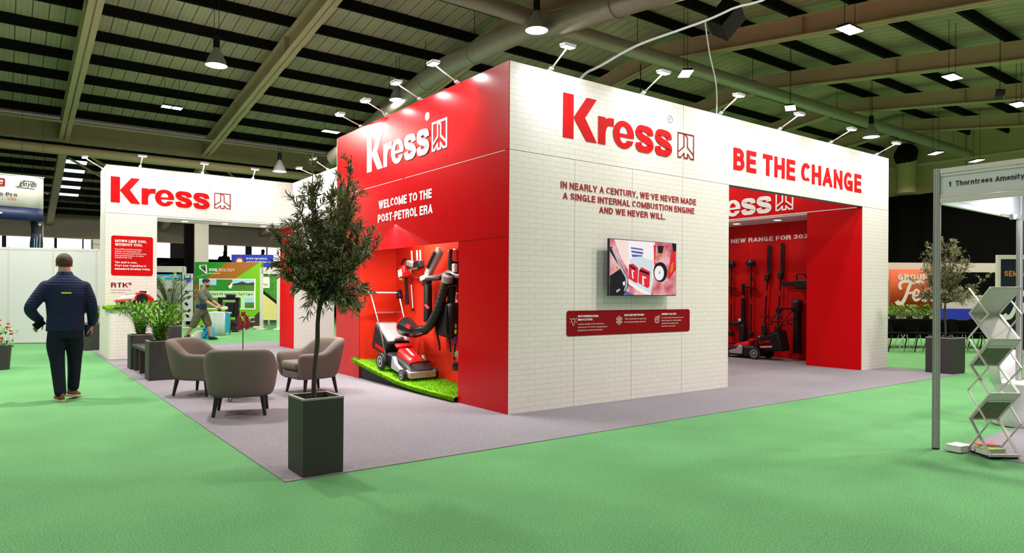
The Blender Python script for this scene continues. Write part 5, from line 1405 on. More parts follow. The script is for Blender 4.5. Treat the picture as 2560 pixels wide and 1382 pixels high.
# ---- tools on the back wall of the dark alcove (x = 8.98)
def pole_hedge(label, y, ztop):
    t = thing('pole_hedge_trimmer', label, 'hedge trimmer', (8.95, y, 0.45), group='long-reach hedge trimmers')
    MB().cbox((-0.02, 0.0, ztop - 0.45 - 0.32), (0.02, 0.085, 0.64)).build('cutter_bar', 'black', t, bevel=0.006)
    MB().cbox((-0.03, 0.035, ztop - 0.45 - 0.70), (0.09, 0.10, 0.16), (0.2, 0, 0)).build('gear_box', 'dark_plastic', t, bevel=0.02, smooth=True)
    MB().tube([(-0.03, 0.03, ztop - 1.22), (-0.03, 0.09, 0.25)], 0.016, 8).build('shaft', 'black', t, smooth=True)
    MB().tube([(-0.03, 0.042, 1.02), (-0.03, 0.046, 0.90)], 0.020, 8).build('label_band', 'red_plastic', t)
    q = [(0.10 * math.cos(k * PI / 8), 0.10 * math.sin(k * PI / 8)) for k in range(17)]
    MB().tube([(-0.05 + x * 0.5, 0.08 + y2, 0.46) for x, y2 in q], 0.013, 6, cap=False).build('loop_handle', 'black', t, smooth=True)
    MB().cbox((-0.04, 0.10, 0.13), (0.09, 0.10, 0.26)).build('battery_case', 'dark_plastic', t, bevel=0.02, smooth=True)
    return t
pole_hedge('long pole hedge trimmer on the alcove wall, the one beside the upright grass trimmer', 2.47, 2.46)
pole_hedge('long pole hedge trimmer on the alcove wall, the taller one beside the chainsaw', 2.15, 2.50)
def wall_trimmer(label, y):
    t = thing('grass_trimmer', label, 'string trimmer', (8.95, y, 0.45), group='grass trimmers hung head up')
    MB().lathe([(0.03, 1.56), (0.10, 1.58), (0.11, 1.64), (0.07, 1.70), (0.02, 1.71)], (-0.06, 0.0, 0.0), seg=14).build('cutting_head', 'dark_plastic', t, smooth=True)
    MB().cbox((-0.05, 0.09, 1.66), (0.05, 0.08, 0.03)).build('guard', 'black', t, bevel=0.006)
    MB().tube([(-0.04, 0, 1.60), (-0.04, 0, 0.03)], 0.015, 8).build('shaft', 'black', t, smooth=True)
    MB().tube([(-0.04, 0, 1.34), (-0.04, 0, 1.24)], 0.03, 10).build('coupling', 'dark_plastic', t, smooth=True)
    MB().tube([(-0.04, 0, 0.82), (-0.04, 0, 0.72)], 0.018, 8).build('label_band', 'red_plastic', t)
    MB(Matrix.Translation((-0.06, 0, 1.09)) @ Matrix.Rotation(R(8), 4, 'X') @ Matrix.Diagonal((0.45, 1, 1, 1))).lathe([(0.02, -0.006), (0.16, -0.012), (0.165, 0.004), (0.02, 0.02)], seg=22).build('loop_handle', 'black', t, smooth=True)
    MB().cbox((-0.05, 0, 0.03), (0.09, 0.10, 0.12)).build('battery_case', 'dark_plastic', t, bevel=0.02, smooth=True)
    return t
wall_trimmer('dark grass trimmer hung head up, fully seen between the pole tools of the alcove', 2.90)
wall_trimmer('dark grass trimmer hung head up, half hidden by the white wall edge of the doorway', 3.42)
t = thing('stick_blower', 'slim dark stick blower with a pale button, beside the white wall edge in the alcove', 'leaf blower', (8.95, 3.10, 0.36))
MB().tube([(-0.05, 0, 1.26), (-0.05, 0.0, 0.45), (-0.06, 0.0, 0.30)], [0.035, 0.05, 0.06], 12).build('blow_tube', 'black', t, smooth=True)
MB().cbox((-0.06, 0, 0.15), (0.13, 0.14, 0.40)).build('motor_housing', 'dark_plastic', t, bevel=0.03, smooth=True)
MB().ball((-0.13, 0.03, 0.44), 0.04, (0.6, 1, 1)).build('button', 'cream_text', t, smooth=True)
MB().tube([(-0.05, 0, 1.0), (-0.05, 0, 0.9)], 0.041, 12).build('label_band', 'red_plastic', t)
t = thing('chainsaw', 'black chainsaw hung level in the dark alcove, its bar pointing at the pole tools', 'chainsaw', (8.95, 1.75, 1.60))
MB().prism([(0.04, -0.045), (0.36, -0.045), (0.40, 0.0), (0.36, 0.05), (0.04, 0.05)], -0.06, -0.045, 'X').build('guide_bar', 'black', t)
MB().cbox((-0.07, -0.12, 0.0), (0.16, 0.34, 0.20)).build('motor_housing', 'dark_plastic', t, bevel=0.03, smooth=True)
MB().tube(smooth_pts([(-0.06, 0.02, 0.08), (-0.08, 0.03, 0.20), (-0.08, -0.12, 0.22), (-0.06, -0.2, 0.1)], 4), 0.014, 8).build('handle', 'black', t, smooth=True)
t = thing('handheld_blower', 'black blower hung upright with its long tube down, next to the plain red panel', 'leaf blower', (8.95, 1.76, 0.12))
MB().cbox((-0.09, 0, 1.02), (0.18, 0.20, 0.26)).build('motor_housing', 'dark_plastic', t, bevel=0.05, smooth=True)
MB().tube([(-0.08, 0, 0.92), (-0.08, 0, 0.03)], [0.075, 0.088], 14).build('blow_tube', 'black', t, smooth=True)
MB().tube(smooth_pts([(-0.1, 0.06, 0.76), (-0.12, 0.17, 0.72), (-0.12, 0.19, 0.66), (-0.1, 0.08, 0.62)], 4), 0.014, 8).build('handle', 'black', t, smooth=True)
t = thing('hand_shears', 'small dark battery shears low on the alcove wall by the white wall edge', 'tool', (8.95, 3.32, 0.72))
MB().cbox((-0.05, 0, 0), (0.10, 0.30, 0.09)).build('body', 'dark_plastic', t, bevel=0.03, smooth=True)
MB().tube([(-0.05, -0.12, -0.02), (-0.05, -0.2, -0.10)], 0.02, 8).build('handle', 'black', t, smooth=True)

# robot mower on the turf shelf of the tower
t = thing('robot_mower', 'red and white robot mower with a large black wheel on the turf shelf', 'robot mower', (-2.37, 9.80, 1.068))
MB().prism([(-0.36, 0.075), (-0.36, 0.125), (-0.32, 0.135), (-0.06, 0.125), (-0.04, 0.075)], -0.20, 0.20, 'Y').build('front_bumper', 'red_plastic', t, bevel=0.025, smooth=True)
MB().prism([(-0.33, 0.13), (-0.17, 0.225), (0.0, 0.235), (0.08, 0.19), (0.05, 0.10), (-0.08, 0.12)], -0.17, 0.17, 'Y').build('hood', 'white', t, bevel=0.03, smooth=True)
MB().prism([(-0.18, 0.226), (-0.15, 0.25), (0.02, 0.25), (0.04, 0.232)], -0.10, 0.10, 'Y').build('control_lid', 'grey_plastic', t, bevel=0.008)
MB().prism([(-0.25, 0.03), (-0.22, 0.08), (0.27, 0.08), (0.30, 0.03)], -0.18, 0.18, 'Y').build('chassis', 'black', t, bevel=0.01)
MB().prism([(0.02, 0.10), (0.02, 0.22), (0.12, 0.27), (0.25, 0.24), (0.34, 0.15), (0.33, 0.08), (0.2, 0.06)], -0.16, 0.16, 'Y').build('rear_body', 'red_plastic', t, bevel=0.03, smooth=True)
MB().prism([(0.10, 0.262), (0.085, 0.31), (0.21, 0.31), (0.20, 0.255)], -0.07, 0.07, 'Y').build('antenna_dome', 'black', t, bevel=0.01)
for y in (-0.205, 0.205):
    o = MB().lathe([(0.10, y - 0.03), (0.135, y - 0.03), (0.14, y), (0.135, y + 0.03), (0.10, y + 0.03)], (0.10, 0, 0.142), 'Y', 26).build('wheel', 'red_plastic', t, smooth=True)
    s = -1 if y < 0 else 1
    MB().lathe([(0.112, y + s * 0.02), (0.108, y + s * 0.034), (0.05, y + s * 0.03), (0.003, y + s * 0.036)], (0.10, 0, 0.142), 'Y', 24).build('tyre', 'black', o, smooth=True)
MB().ball((-0.22, 0, 0.04), 0.045, (1, 0.7, 0.9)).build('caster', 'black', t, smooth=True)
MB().cbox((0.36, -0.1, 0.09), (0.10, 0.05, 0.03), (0, -0.5, 0)).build('charging_arm', 'black', t, bevel=0.008)

# ================================================================== PEOPLE
def remeshed(mb, name, m, par, voxel=0.012, smooth=6, parent_world=None):
    """closed shapes fused into one continuous surface"""
    me = bpy.data.meshes.new(name); me.from_pydata([tuple(v) for v in mb.v], [], mb.f); me.update()
    bm = bmesh.new(); bm.from_mesh(me); bmesh.ops.recalc_face_normals(bm, faces=bm.faces); bm.to_mesh(me); bm.free()
    o = bpy.data.objects.new(name, me); COL.objects.link(o)
    md = o.modifiers.new('fuse', 'REMESH'); md.mode = 'VOXEL'; md.voxel_size = voxel
    md2 = o.modifiers.new('relax', 'SMOOTH'); md2.iterations = smooth; md2.factor = 0.5
    me2 = bpy.data.meshes.new_from_object(o.evaluated_get(bpy.context.evaluated_depsgraph_get()))
    bpy.data.objects.remove(o); bpy.data.meshes.remove(me)
    me2.name = name; me2.materials.clear(); me2.materials.append(MATS[m] if isinstance(m, str) else m)
    me2.polygons.foreach_set('use_smooth', [True] * len(me2.polygons))
    o = bpy.data.objects.new(name, me2); COL.objects.link(o)
    if par: o.parent = par
    return o
def loft(mb, rings, seg=20):
    """closed tube through elliptical rings (cx, cy, cz, rx, ry)"""
    vs = []
    for cx, cy, cz, rx, ry in rings:
        for k in range(seg):
            a = 2 * PI * k / seg; vs.append((cx + rx * math.cos(a), cy + ry * math.sin(a), cz))
    n = len(rings)
    fs = [(i * seg + k, i * seg + (k + 1) % seg, (i + 1) * seg + (k + 1) % seg, (i + 1) * seg + k) for i in range(n - 1) for k in range(seg)]
    fs += [tuple(range(seg))[::-1], tuple((n - 1) * seg + k for k in range(seg))]
    mb.add(vs, fs)
def limb(mb, pts, rs, seg=14):
    P = smooth_pts(pts, 5); mb.tube(P, lerp_list(rs, 5), seg)
    mb.ball(pts[0], rs[0], seg=12, rings=8); mb.ball(pts[-1], rs[-1], seg=12, rings=8)
def head(mb, M, beard=False):
    """skull, jaw, nose, ears, brow and lips; faces +y of M, chin at z = 0, crown at z = 0.235"""
    T0 = mb.T; mb.T = T0 @ M
    mb.ball((0, -0.012, 0.145), 0.09, (0.86, 1.06, 1.0), 18, 12)
    mb.ball((0, 0.022, 0.075), 0.07, (0.88, 0.95, 1.0), 16, 10)
    mb.ball((0, 0.052, 0.022), 0.032, (1.0, 0.8, 0.8), 12, 8)
    mb.ball((0, 0.075, 0.125), 0.03, (1.8, 0.7, 0.5), 12, 8)                    # brow
    mb.add([(-0.010, 0.075, 0.125), (0.010, 0.075, 0.125), (0.017, 0.085, 0.077), (-0.017, 0.085, 0.077), (0, 0.112, 0.084), (0, 0.085, 0.070)], [(0, 1, 4), (1, 2, 4), (2, 5, 4), (5, 3, 4), (3, 0, 4), (0, 3, 5, 2, 1)])
    for s in (-1, 1):
        mb.ball((s * 0.082, -0.012, 0.105), 0.032, (0.35, 0.62, 1.0), 10, 8)     # ear
        mb.ball((s * 0.03, 0.073, 0.085), 0.02, (1, 0.6, 0.8), 8, 6)             # cheek
    mb.ball((0, 0.084, 0.050), 0.018, (1.3, 0.6, 0.35), 10, 6)
    mb.ball((0, 0.082, 0.040), 0.017, (1.2, 0.6, 0.35), 10, 6)
    mb.T = T0
def eyes(par, M):
    for s in (-1, 1):
        o = MB(M).ball((s * 0.031, 0.083, 0.108), 0.0105, seg=10, rings=8).build('eye', 'white', par, smooth=True)
        MB(M).ball((s * 0.031, 0.0905, 0.108), 0.0048, seg=8, rings=6).build('iris', 'black', o, smooth=True)
def hand(mb, M, curl=35, spread=4, s=1, thumb=40):
    """wrist at the origin, fingers towards -z, palm facing +x*s; five separate bent fingers"""
    T0 = mb.T; mb.T = T0 @ M
    mb.tube([(0, 0, 0.02), (0, 0, -0.015)], [0.026, 0.027], 12)
    loft(mb, [(0, 0, -0.10, 0.012, 0.040), (0, 0, -0.085, 0.014, 0.043), (0, 0, -0.05, 0.016, 0.041), (0, 0, -0.015, 0.017, 0.030), (0, 0, 0.005, 0.018, 0.024)], 14)
    for k, (y, L) in enumerate(((0.031, 0.072), (0.0105, 0.082), (-0.010, 0.076), (-0.030, 0.060))):
        p = Vector((0, y, -0.092)); a = R(curl * 0.6); pts = [p]
        for f, c in ((0.45, 1.0), (0.32, 1.1), (0.25, 0.8)):
            pts.append(pts[-1] + Vector((s * math.sin(a), y * 0.06 * spread * 0.5, -math.cos(a))) * L * f); a += R(curl * c)
        mb.tube(pts, [0.0095, 0.009, 0.0083, 0.0072], 8); mb.ball(pts[-1], 0.0072, seg=8, rings=6)
    p = Vector((s * 0.004, 0.032, -0.03)); t = R(thumb)
    q = [p, p + Vector((s * 0.022, 0.028, -0.028)), p + Vector((s * 0.042, 0.036, -0.056)), p + Vector((s * 0.052, 0.026, -0.08))]
    mb.tube(q, [0.014, 0.012, 0.0102, 0.0085], 8); mb.ball(q[-1], 0.0085, seg=8, rings=6)
    mb.T = T0
def shoe(par, M, m='shoe_brown', sole='sole', ankle=True):
    """toe towards +y, ground at z = 0"""
    mb = MB(M)
    loft(mb, [(0, 0.0, 0.028, 0.044, 0.135), (0, -0.002, 0.05, 0.044, 0.13), (0, -0.02, 0.072, 0.040, 0.105), (0, -0.055, 0.092, 0.037, 0.062), (0, -0.065, 0.125, 0.038, 0.05)], 18)
    o = mb.build('shoe', m, par, smooth=True, sub=1)
    mb = MB(M)
    pts = [(0.046 * math.cos(a) * (1 - 0.14 * math.sin(a)), 0.142 * math.sin(a)) for a in [2 * PI * k / 22 for k in range(22)]]
    mb.prism(pts, 0.0, 0.03, 'Z').build('sole', sole, o, bevel=0.006)
    return o

# --- man in the navy quilted jacket, seen from behind
t = thing('person', 'man in navy quilted jacket and dark jeans walking away, cup in hand', 'person', (-3.93, 4.03, 0.0))
HM = Matrix.Translation((-0.015, 0.06, 1.592)) @ Matrix.Rotation(R(-4), 4, 'X')
mb = MB()
head(mb, HM)
limb(mb, [(-0.01, 0.0, 1.46), (-0.012, 0.015, 1.53), (-0.014, 0.04, 1.66)], [0.078, 0.073, 0.066])
loft(mb, [(0, 0.0, 0.80, 0.165, 0.115), (0, 0, 0.95, 0.175, 0.125), (0, 0, 1.10, 0.165, 0.115), (0, 0.0, 1.30, 0.185, 0.12), (0, 0, 1.42, 0.17, 0.10), (0, 0, 1.49, 0.10, 0.07)])
LA = [(-0.205, 0.0, 1.42), (-0.30, -0.02, 1.27), (-0.365, -0.03, 1.15), (-0.32, 0.08, 1.06), (-0.255, 0.17, 1.00)]
RA = [(0.195, 0.0, 1.42), (0.255, -0.005, 1.26), (0.285, 0.01, 1.12), (0.29, 0.05, 1.02), (0.285, 0.08, 0.93)]
limb(mb, LA, [0.062, 0.055, 0.046, 0.042, 0.030]); limb(mb, RA, [0.062, 0.055, 0.046, 0.042, 0.030])
LL = [(-0.085, 0.0, 0.86), (-0.10, 0.0, 0.68), (-0.085, 0.0, 0.50), (-0.07, -0.06, 0.28), (-0.055, -0.13, 0.09)]
RL = [(0.085, 0.0, 0.86), (0.10, 0.06, 0.68), (0.105, 0.10, 0.52), (0.10, 0.09, 0.32), (0.09, 0.09, 0.12)]
limb(mb, LL, [0.095, 0.088, 0.064, 0.058, 0.042]); limb(mb, RL, [0.095, 0.088, 0.064, 0.058, 0.042])
hand(mb, Matrix.Translation((0.285, 0.085, 0.925)) @ Matrix.Rotation(R(180), 4, 'Z'), curl=58, s=1)
hand(mb, Matrix.Translation((-0.25, 0.175, 0.995)) @ Matrix.Rotation(R(-35), 4, 'Z') @ Matrix.Rotation(R(40), 4, 'Y'), curl=30, s=1)
body = remeshed(mb, 'body', 'skin', t, 0.0075, 4)
eyes(t, HM)
mb = MB()      # jacket
loft(mb, [(-0.005, 0.0, 0.865, 0.205, 0.150), (0, 0, 0.90, 0.208, 0.152), (0, 0, 1.06, 0.200, 0.145), (0, -0.005, 1.20, 0.212, 0.148), (0, -0.01, 1.33, 0.222, 0.145), (-0.002, -0.012, 1.43, 0.225, 0.125), (-0.005, -0.005, 1.49, 0.200, 0.11), (-0.008, 0.005, 1.54, 0.140, 0.092), (-0.01, 0.012, 1.575, 0.092, 0.08), (-0.01, 0.014, 1.60, 0.084, 0.078), (-0.01, 0.016, 1.612, 0.083, 0.077)], 28)
limb(mb, LA[:-1] + [(-0.265, 0.155, 1.01)], [0.080, 0.078, 0.068, 0.060, 0.050])
limb(mb, RA[:-1] + [(0.286, 0.075, 0.955)], [0.080, 0.076, 0.066, 0.058, 0.048])
jk = remeshed(mb, 'jacket', 'navy', t, 0.011, 6)
nt = MATS['navy'].node_tree          # quilting: horizontal stitched ridges
N_, L_ = nt.nodes, nt.links
tc = N_.new('ShaderNodeNewGeometry'); sp_ = N_.new('ShaderNodeSeparateXYZ'); L_.new(tc.outputs['Position'], sp_.inputs[0])
wv = N_.new('ShaderNodeMath'); wv.operation = 'MULTIPLY'; wv.inputs[1].default_value = PI / 0.034; L_.new(sp_.outputs[2], wv.inputs[0])
sn_ = N_.new('ShaderNodeMath'); sn_.operation = 'SINE'; L_.new(wv.outputs[0], sn_.inputs[0])
ab_ = N_.new('ShaderNodeMath'); ab_.operation = 'ABSOLUTE'; L_.new(sn_.outputs[0], ab_.inputs[0])
bp_ = N_.new('ShaderNodeBump'); bp_.inputs['Strength'].default_value = 0.35; bp_.inputs['Distance'].default_value = 0.008
L_.new(ab_.outputs[0], bp_.inputs['Height']); L_.new(bp_.outputs[0], N_['Principled BSDF'].inputs['Normal'])
MB().cbox((-0.004, -0.166, 1.345), (0.105, 0.008, 0.02)).build('neck_label', 'lime', jk)
MB().lathe([(0.070, 1.60), (0.074, 1.615), (0.072, 1.624), (0.068, 1.615)], (-0.01, 0.016, 0.0), seg=22).build('shirt_collar', 'grey_plastic', jk, smooth=True)
mb = MB()      # jeans
loft(mb, [(0, 0.0, 0.78, 0.180, 0.135), (0, 0, 0.86, 0.186, 0.138), (0, 0, 0.96, 0.182, 0.132)], 24)
limb(mb, LL[:-1] + [(-0.057, -0.125, 0.115)], [0.108, 0.104, 0.083, 0.072, 0.066])
limb(mb, RL[:-1] + [(0.091, 0.09, 0.15)], [0.108, 0.104, 0.083, 0.072, 0.066])
remeshed(mb, 'jeans', 'denim', t, 0.011, 4)
shoe(t, Matrix.Translation((-0.068, -0.075, 0.0)) @ Matrix.Rotation(R(18), 4, 'Z'))
shoe(t, Matrix.Translation((0.10, 0.145, 0.012)) @ Matrix.Rotation(R(-38), 4, 'Z') @ Matrix.Rotation(R(-9), 4, 'X'))
mb = MB(HM)    # short hair
mb.ball((0, -0.018, 0.150), 0.094, (0.88, 1.06, 1.0), 20, 14)
hr = mb
keep = [i for i, v in enumerate(hr.v)]
bmh = bmesh.new()
vv_ = [bmh.verts.new(v) for v in hr.v]
for f in hr.f:
    try: bmh.faces.new([vv_[i] for i in f])
    except ValueError: pass
inv = HM.inverted()
for v in list(bmh.verts):
    p = inv @ v.co
    if p.z < 0.075 + 0.03 * (p.y > -0.04) + 0.075 * (p.y > 0.03): bmh.verts.remove(v)
me = bpy.data.meshes.new('hair'); bmh.to_mesh(me); bmh.free()
me.materials.append(MATS['hair_brown']); me.polygons.foreach_set('use_smooth', [True] * len(me.polygons))
o = bpy.data.objects.new('hair', me); COL.objects.link(o); o.parent = t
md = o.modifiers.new('thickness', 'SOLIDIFY'); md.thickness = 0.010; md.offset = 1
MB().lathe([(0.035, -0.006), (0.037, 0.006)], (0.286, 0.075, 0.945), seg=16).build('wrist_band', 'grey_plastic', t, smooth=True)
c = thing('travel_cup', 'navy travel cup held in the right hand of the walking man', 'cup', (-3.93 + 0.245, 4.03 + 0.075, 0.785))
MB().lathe([(0.030, 0.0), (0.036, 0.02), (0.040, 0.13), (0.041, 0.135)], seg=20).build('cup_body', 'navy_stripe', c, smooth=True)
MB().lathe([(0.042, 0.135), (0.042, 0.15), (0.036, 0.156)], seg=20).build('lid', 'black', c, smooth=True)
t = thing('folder', 'dark folder with a pale edge tucked under the left hand of the walking man', 'folder', (-3.93 - 0.27, 4.03 + 0.10, 0.955))
MB().cbox((0, 0.0, 0), (0.13, 0.018, 0.09), (0, R(-38), R(20))).build('cover', 'black', t, bevel=0.003)
MB().cbox((-0.028, -0.012, 0.022), (0.13, 0.008, 0.012), (0, R(-38), R(20))).build('page_edge', 'green_pale', t)

# --- man in camouflage shorts pushing a trolley beyond the archway
PX, PY_, PRZ = -0.004, 14.574, -0.64 + R(-90)
t = thing('person', 'bearded man in camouflage shorts striding to the right, holding out a hand tool', 'person', (PX, PY_, 0), PRZ)
# local y = direction of walking, x = his right side (towards us)
HM = Matrix.Translation((0.0, 0.08, 1.51)) @ Matrix.Rotation(R(-8), 4, 'X')
mb = MB(); head(mb, HM)
limb(mb, [(0, -0.01, 1.38), (0, 0.02, 1.45), (0, 0.06, 1.55)], [0.07, 0.06, 0.06])
loft(mb, [(0, -0.06, 0.80, 0.16, 0.11), (0, -0.05, 0.95, 0.16, 0.115), (0, -0.03, 1.15, 0.165, 0.115), (0, -0.01, 1.30, 0.18, 0.115), (0, 0.0, 1.40, 0.11, 0.08)])
A1 = [(0.19, 0.0, 1.34), (0.205, 0.10, 1.20), (0.20, 0.20, 1.09), (0.19, 0.32, 1.01), (0.18, 0.42, 0.95)]
A2 = [(-x, y, z) for x, y, z in A1]
for A in (A1, A2): limb(mb, A, [0.058, 0.050, 0.042, 0.038, 0.028])
G1 = [(0.09, -0.07, 0.84), (0.10, -0.14, 0.62), (0.10, -0.22, 0.44), (0.10, -0.33, 0.28), (0.10, -0.42, 0.11)]
G2 = [(-0.09, -0.04, 0.84), (-0.10, 0.03, 0.64), (-0.10, 0.10, 0.46), (-0.10, 0.15, 0.26), (-0.10, 0.19, 0.09)]
for A in (G1, G2): limb(mb, A, [0.095, 0.085, 0.060, 0.056, 0.040])
hand(mb, Matrix.Translation((0.18, 0.425, 0.95)) @ Matrix.Rotation(R(65), 4, 'X'), curl=52, s=-1)
hand(mb, Matrix.Translation((-0.18, 0.425, 0.95)) @ Matrix.Rotation(R(65), 4, 'X'), curl=52, s=1)
remeshed(mb, 'body', 'skin', t, 0.009, 4)
eyes(t, HM)
mb = MB(); loft(mb, [(0, -0.065, 0.80, 0.185, 0.135), (0, -0.055, 0.90, 0.188, 0.14), (0, -0.05, 1.04, 0.182, 0.135)], 22)
remeshed(mb, 'waist_fleece', 'navy_stripe', t, 0.014, 4)
mb = MB(); loft(mb, [(0, -0.06, 0.99, 0.182, 0.135), (0, -0.04, 1.15, 0.19, 0.14), (0, -0.015, 1.30, 0.20, 0.135), (0, 0.0, 1.38, 0.15, 0.10), (0, 0.01, 1.43, 0.085, 0.08)], 22)
for A in (A1, A2): limb(mb, A[:2] + [((A[1][0] + A[2][0]) / 2, 0.15, 1.145)], [0.085, 0.078, 0.07])
remeshed(mb, 'shirt', 'olive_shirt', t, 0.014, 5)
mb = MB(); loft(mb, [(0, -0.06, 0.72, 0.18, 0.135), (0, -0.055, 0.86, 0.185, 0.14)], 22)
for A in (G1, G2): limb(mb, A[:3], [0.115, 0.118, 0.105])
remeshed(mb, 'shorts', 'camo', t, 0.014, 3)
shoe(t, Matrix.Translation((0.10, -0.37, 0.035)) @ Matrix.Rotation(R(-32), 4, 'X'), 'black', 'rubber')
shoe(t, Matrix.Translation((-0.10, 0.25, 0.0)) @ Matrix.Rotation(R(8), 4, 'X'), 'black', 'rubber')
MB(HM).ball((0, -0.022, 0.158), 0.096, (0.9, 1.08, 0.92), 16, 12).build('hair', 'hair_dark', t, smooth=True)
MB(HM).ball((0, 0.034, 0.032), 0.056, (1.02, 1.0, 0.72), 14, 10).build('beard', 'hair_dark', t, smooth=True)
c = thing('hand_tool', 'lime and orange hand tool held out by the man in camouflage shorts', 'tool', (PX, PY_, 0), PRZ)
MB().tube([(-0.22, 0.50, 0.93), (0.24, 0.50, 0.93)], 0.016, 8).build('bar', 'black', c, smooth=True)
MB().tube([(0.08, 0.50, 0.93), (0.26, 0.50, 0.935)], 0.023, 10).build('grip', 'lime', c, smooth=True)
MB().tube([(-0.24, 0.50, 0.93), (-0.10, 0.50, 0.93)], 0.023, 10).build('grip', 'orange', c, smooth=True)
MB().cbox((0.0, 0.60, 0.90), (0.16, 0.16, 0.09), (0.2, 0, 0)).build('head', 'white', c, bevel=0.02, smooth=True)
t = thing('sack', 'blue and white patterned sack on the grass behind the striding man', 'sack', (0.269, 15.120, 0), -0.64)
mb = MB(); loft(mb, [(0, 0, 0.0, 0.19, 0.14), (0, 0, 0.10, 0.2, 0.15), (0.0, 0, 0.3, 0.15, 0.12), (-0.01, 0, 0.42, 0.06, 0.08)], 14); mb.build('bag', 'sky_blue', t, smooth=True)
mb = MB(); loft(mb, [(-0.36, 0.1, 0.0, 0.22, 0.14), (-0.34, 0.1, 0.1, 0.2, 0.13), (-0.28, 0.1, 0.22, 0.1, 0.1)], 14); mb.build('liner', 'cream_text', t, smooth=True)
for k in range(5): MB().cbox((0.05 * (k % 3) - 0.06, -0.14, 0.06 + 0.07 * k), (0.05, 0.03, 0.04)).build('print_patch', 'blue', t)

# ================================================================== BEYOND THE ARCHWAY
# white shell-scheme partition on the left
t = thing('partition_run', 'run of white exhibition wall panels behind the walking man', 'partition', (-4.57, 15.59, 0), math.atan2(14.824 - 15.592, -2.537 + 4.572))
for k in range(-5, 3):
    MB().box(k * 0.99 + 0.16, k * 0.99 + 1.12, -0.015, 0.015, 0.10, 2.42).build('wall_panel', 'shell_white', t)
    MB().box(k * 0.99 + 0.12, k * 0.99 + 0.16, -0.025, 0.025, 0.0, 2.5).build('post', 'alu', t)
    MB().box(k * 0.99 + 0.16, k * 0.99 + 1.12, -0.02, 0.02, 2.42, 2.48).build('rail', 'shell_white', t)
    MB().box(k * 0.99 + 0.16, k * 0.99 + 1.12, -0.02, 0.02, 0.03, 0.10).build('rail', 'shell_white', t)
t = thing('case', 'small green case with a lime label, beside the planter by the white tower', 'case', (-3.02, 13.1, 0), -0.4)
MB().box(-0.17, 0.17, -0.1, 0.1, 0.03, 0.2).build('body', 'green_carpet', t, bevel=0.01)
MB().box(-0.05, 0.13, -0.104, -0.1, 0.08, 0.14).build('label', 'lime', t)
MB().box(-0.18, 0.18, -0.11, 0.11, 0.0, 0.03).build('base', 'black', t)

# hanging sponsor banner, far left, and the feather of navy cloth below it
t = thing('hanging_banner', 'white hanging banner with a navy bottom band, cut by the left picture edge', 'banner', (-5.0, 17.0, 0))
mb = MB()
def bsheet(x0, x1, z0, z1, m, name, dz=0.0):
    mb = MB(); n = 16
    vs = []
    for i in range(n + 1):
        x = x0 + (x1 - x0) * i / n
        y = 0.02 * math.sin(x * 5.0) + 0.012 * math.sin(x * 11)
        s = -0.02 * (x - x1)
        vs += [(x, y, z0 + s), (x, y, z1 + s * 0.3)]
    mb.add(vs, [(2 * i, 2 * i + 2, 2 * i + 3, 2 * i + 1) for i in range(n)])
    return mb.build(name, m, t, smooth=True, solid=0.004, fixn=False)
bsheet(-1.4, 1.34, 3.66, 4.53, 'banner_white', 'cloth')
bsheet(-1.4, 1.34, 3.30, 3.66, 'navy_stripe', 'navy_band')
F0 = (0, -0.045, 0)
mb = MB(frame((0, -0.04, 0), UX, UZ)).poly(rounded(0.1, 0.47, 4.22, 4.42, 0.03)); mb.build('red_badge', 'red_dark', t, solid=0.004, fixn=False)
text('badge_lettering', 'R', (0.37, -0.046, 4.31), UX, UZ, 0.06, 0.06, 'white_vinyl', t, 0.04)
text('badge_lettering', 'GC', (0.36, -0.046, 4.25), UX, UZ, 0.07, 0.035, 'white_vinyl', t, 0.02)
text('sponsor_name', 'Lloyds', (0.78, -0.04, 4.24), UX, UZ, 0.40, 0.15, 'text_green', t, 0.015, shear=0.35)
MB(frame((0, -0.045, 0), UX, UZ)).strip([(0.70, 4.22), (0.80, 4.245), (0.88, 4.40), (1.12, 4.385)], 0.018).strip([(0.74, 4.215), (1.14, 4.19)], 0.016).build('sponsor_swash', 'text_green', t, solid=0.003, fixn=False)
text('sponsor_name', 'Turfn-Pro', (0.02, -0.04, 3.96), UX, UZ, 0.72, 0.085, 'text_black', t, 0.035)
text('sponsor_line', 'by', (0.40, -0.04, 3.865), UX, UZ, 0.07, 0.05, 'grey_plastic', t, 0.0)
text('sponsor_line', 'sisis', (0.52, -0.04, 3.865), UX, UZ, 0.20, 0.06, 'orange', t, 0.03)
text('band_lettering', 'e', (0.36, -0.045, 3.45), UX, UZ, 0.06, 0.07, 'white_vinyl', t, 0.03)
MB().tube([(-1.4, 0, 4.56), (1.36, 0, 4.53)], 0.018, 8).build('top_pole', 'alu', t)
for x in (0.85, 1.33): MB().tube([(x, 0, 4.53), (x, 0, soffit(17) + 0.5)], 0.004, 5).build('hanging_wire', 'purlin', t)
t = thing('feather_flag', 'narrow dark navy flag hanging below the sponsor banner', 'flag', (-3.80, 17.3, 0))
mb = MB()
vs = []
for i in range(9):
    z = 2.5 + 0.85 * i / 8; w = 0.135 + 0.012 * math.sin(i); y = 0.02 * math.sin(i * 1.3)
    vs += [(-w - 0.02 * (8 - i) / 8, y, z), (w, y, z)]
mb.add(vs, [(2 * i, 2 * i + 1, 2 * i + 3, 2 * i + 2) for i in range(8)]); mb.build('cloth', 'deep_navy', t, smooth=True, solid=0.004, fixn=False)
MB().tube([(0.14, 0.03, 0), (0.14, 0.03, 3.36)], 0.012, 8).build('pole', 'alu', t)
MB(frame((0.07, -0.03, 3.24), UX, UZ)).poly(disc(0.04, 14)).build('flag_emblem', 'cream_text', t, solid=0.003, fixn=False)
mb = MB(frame((0, -0.03, 0), UX, UZ))
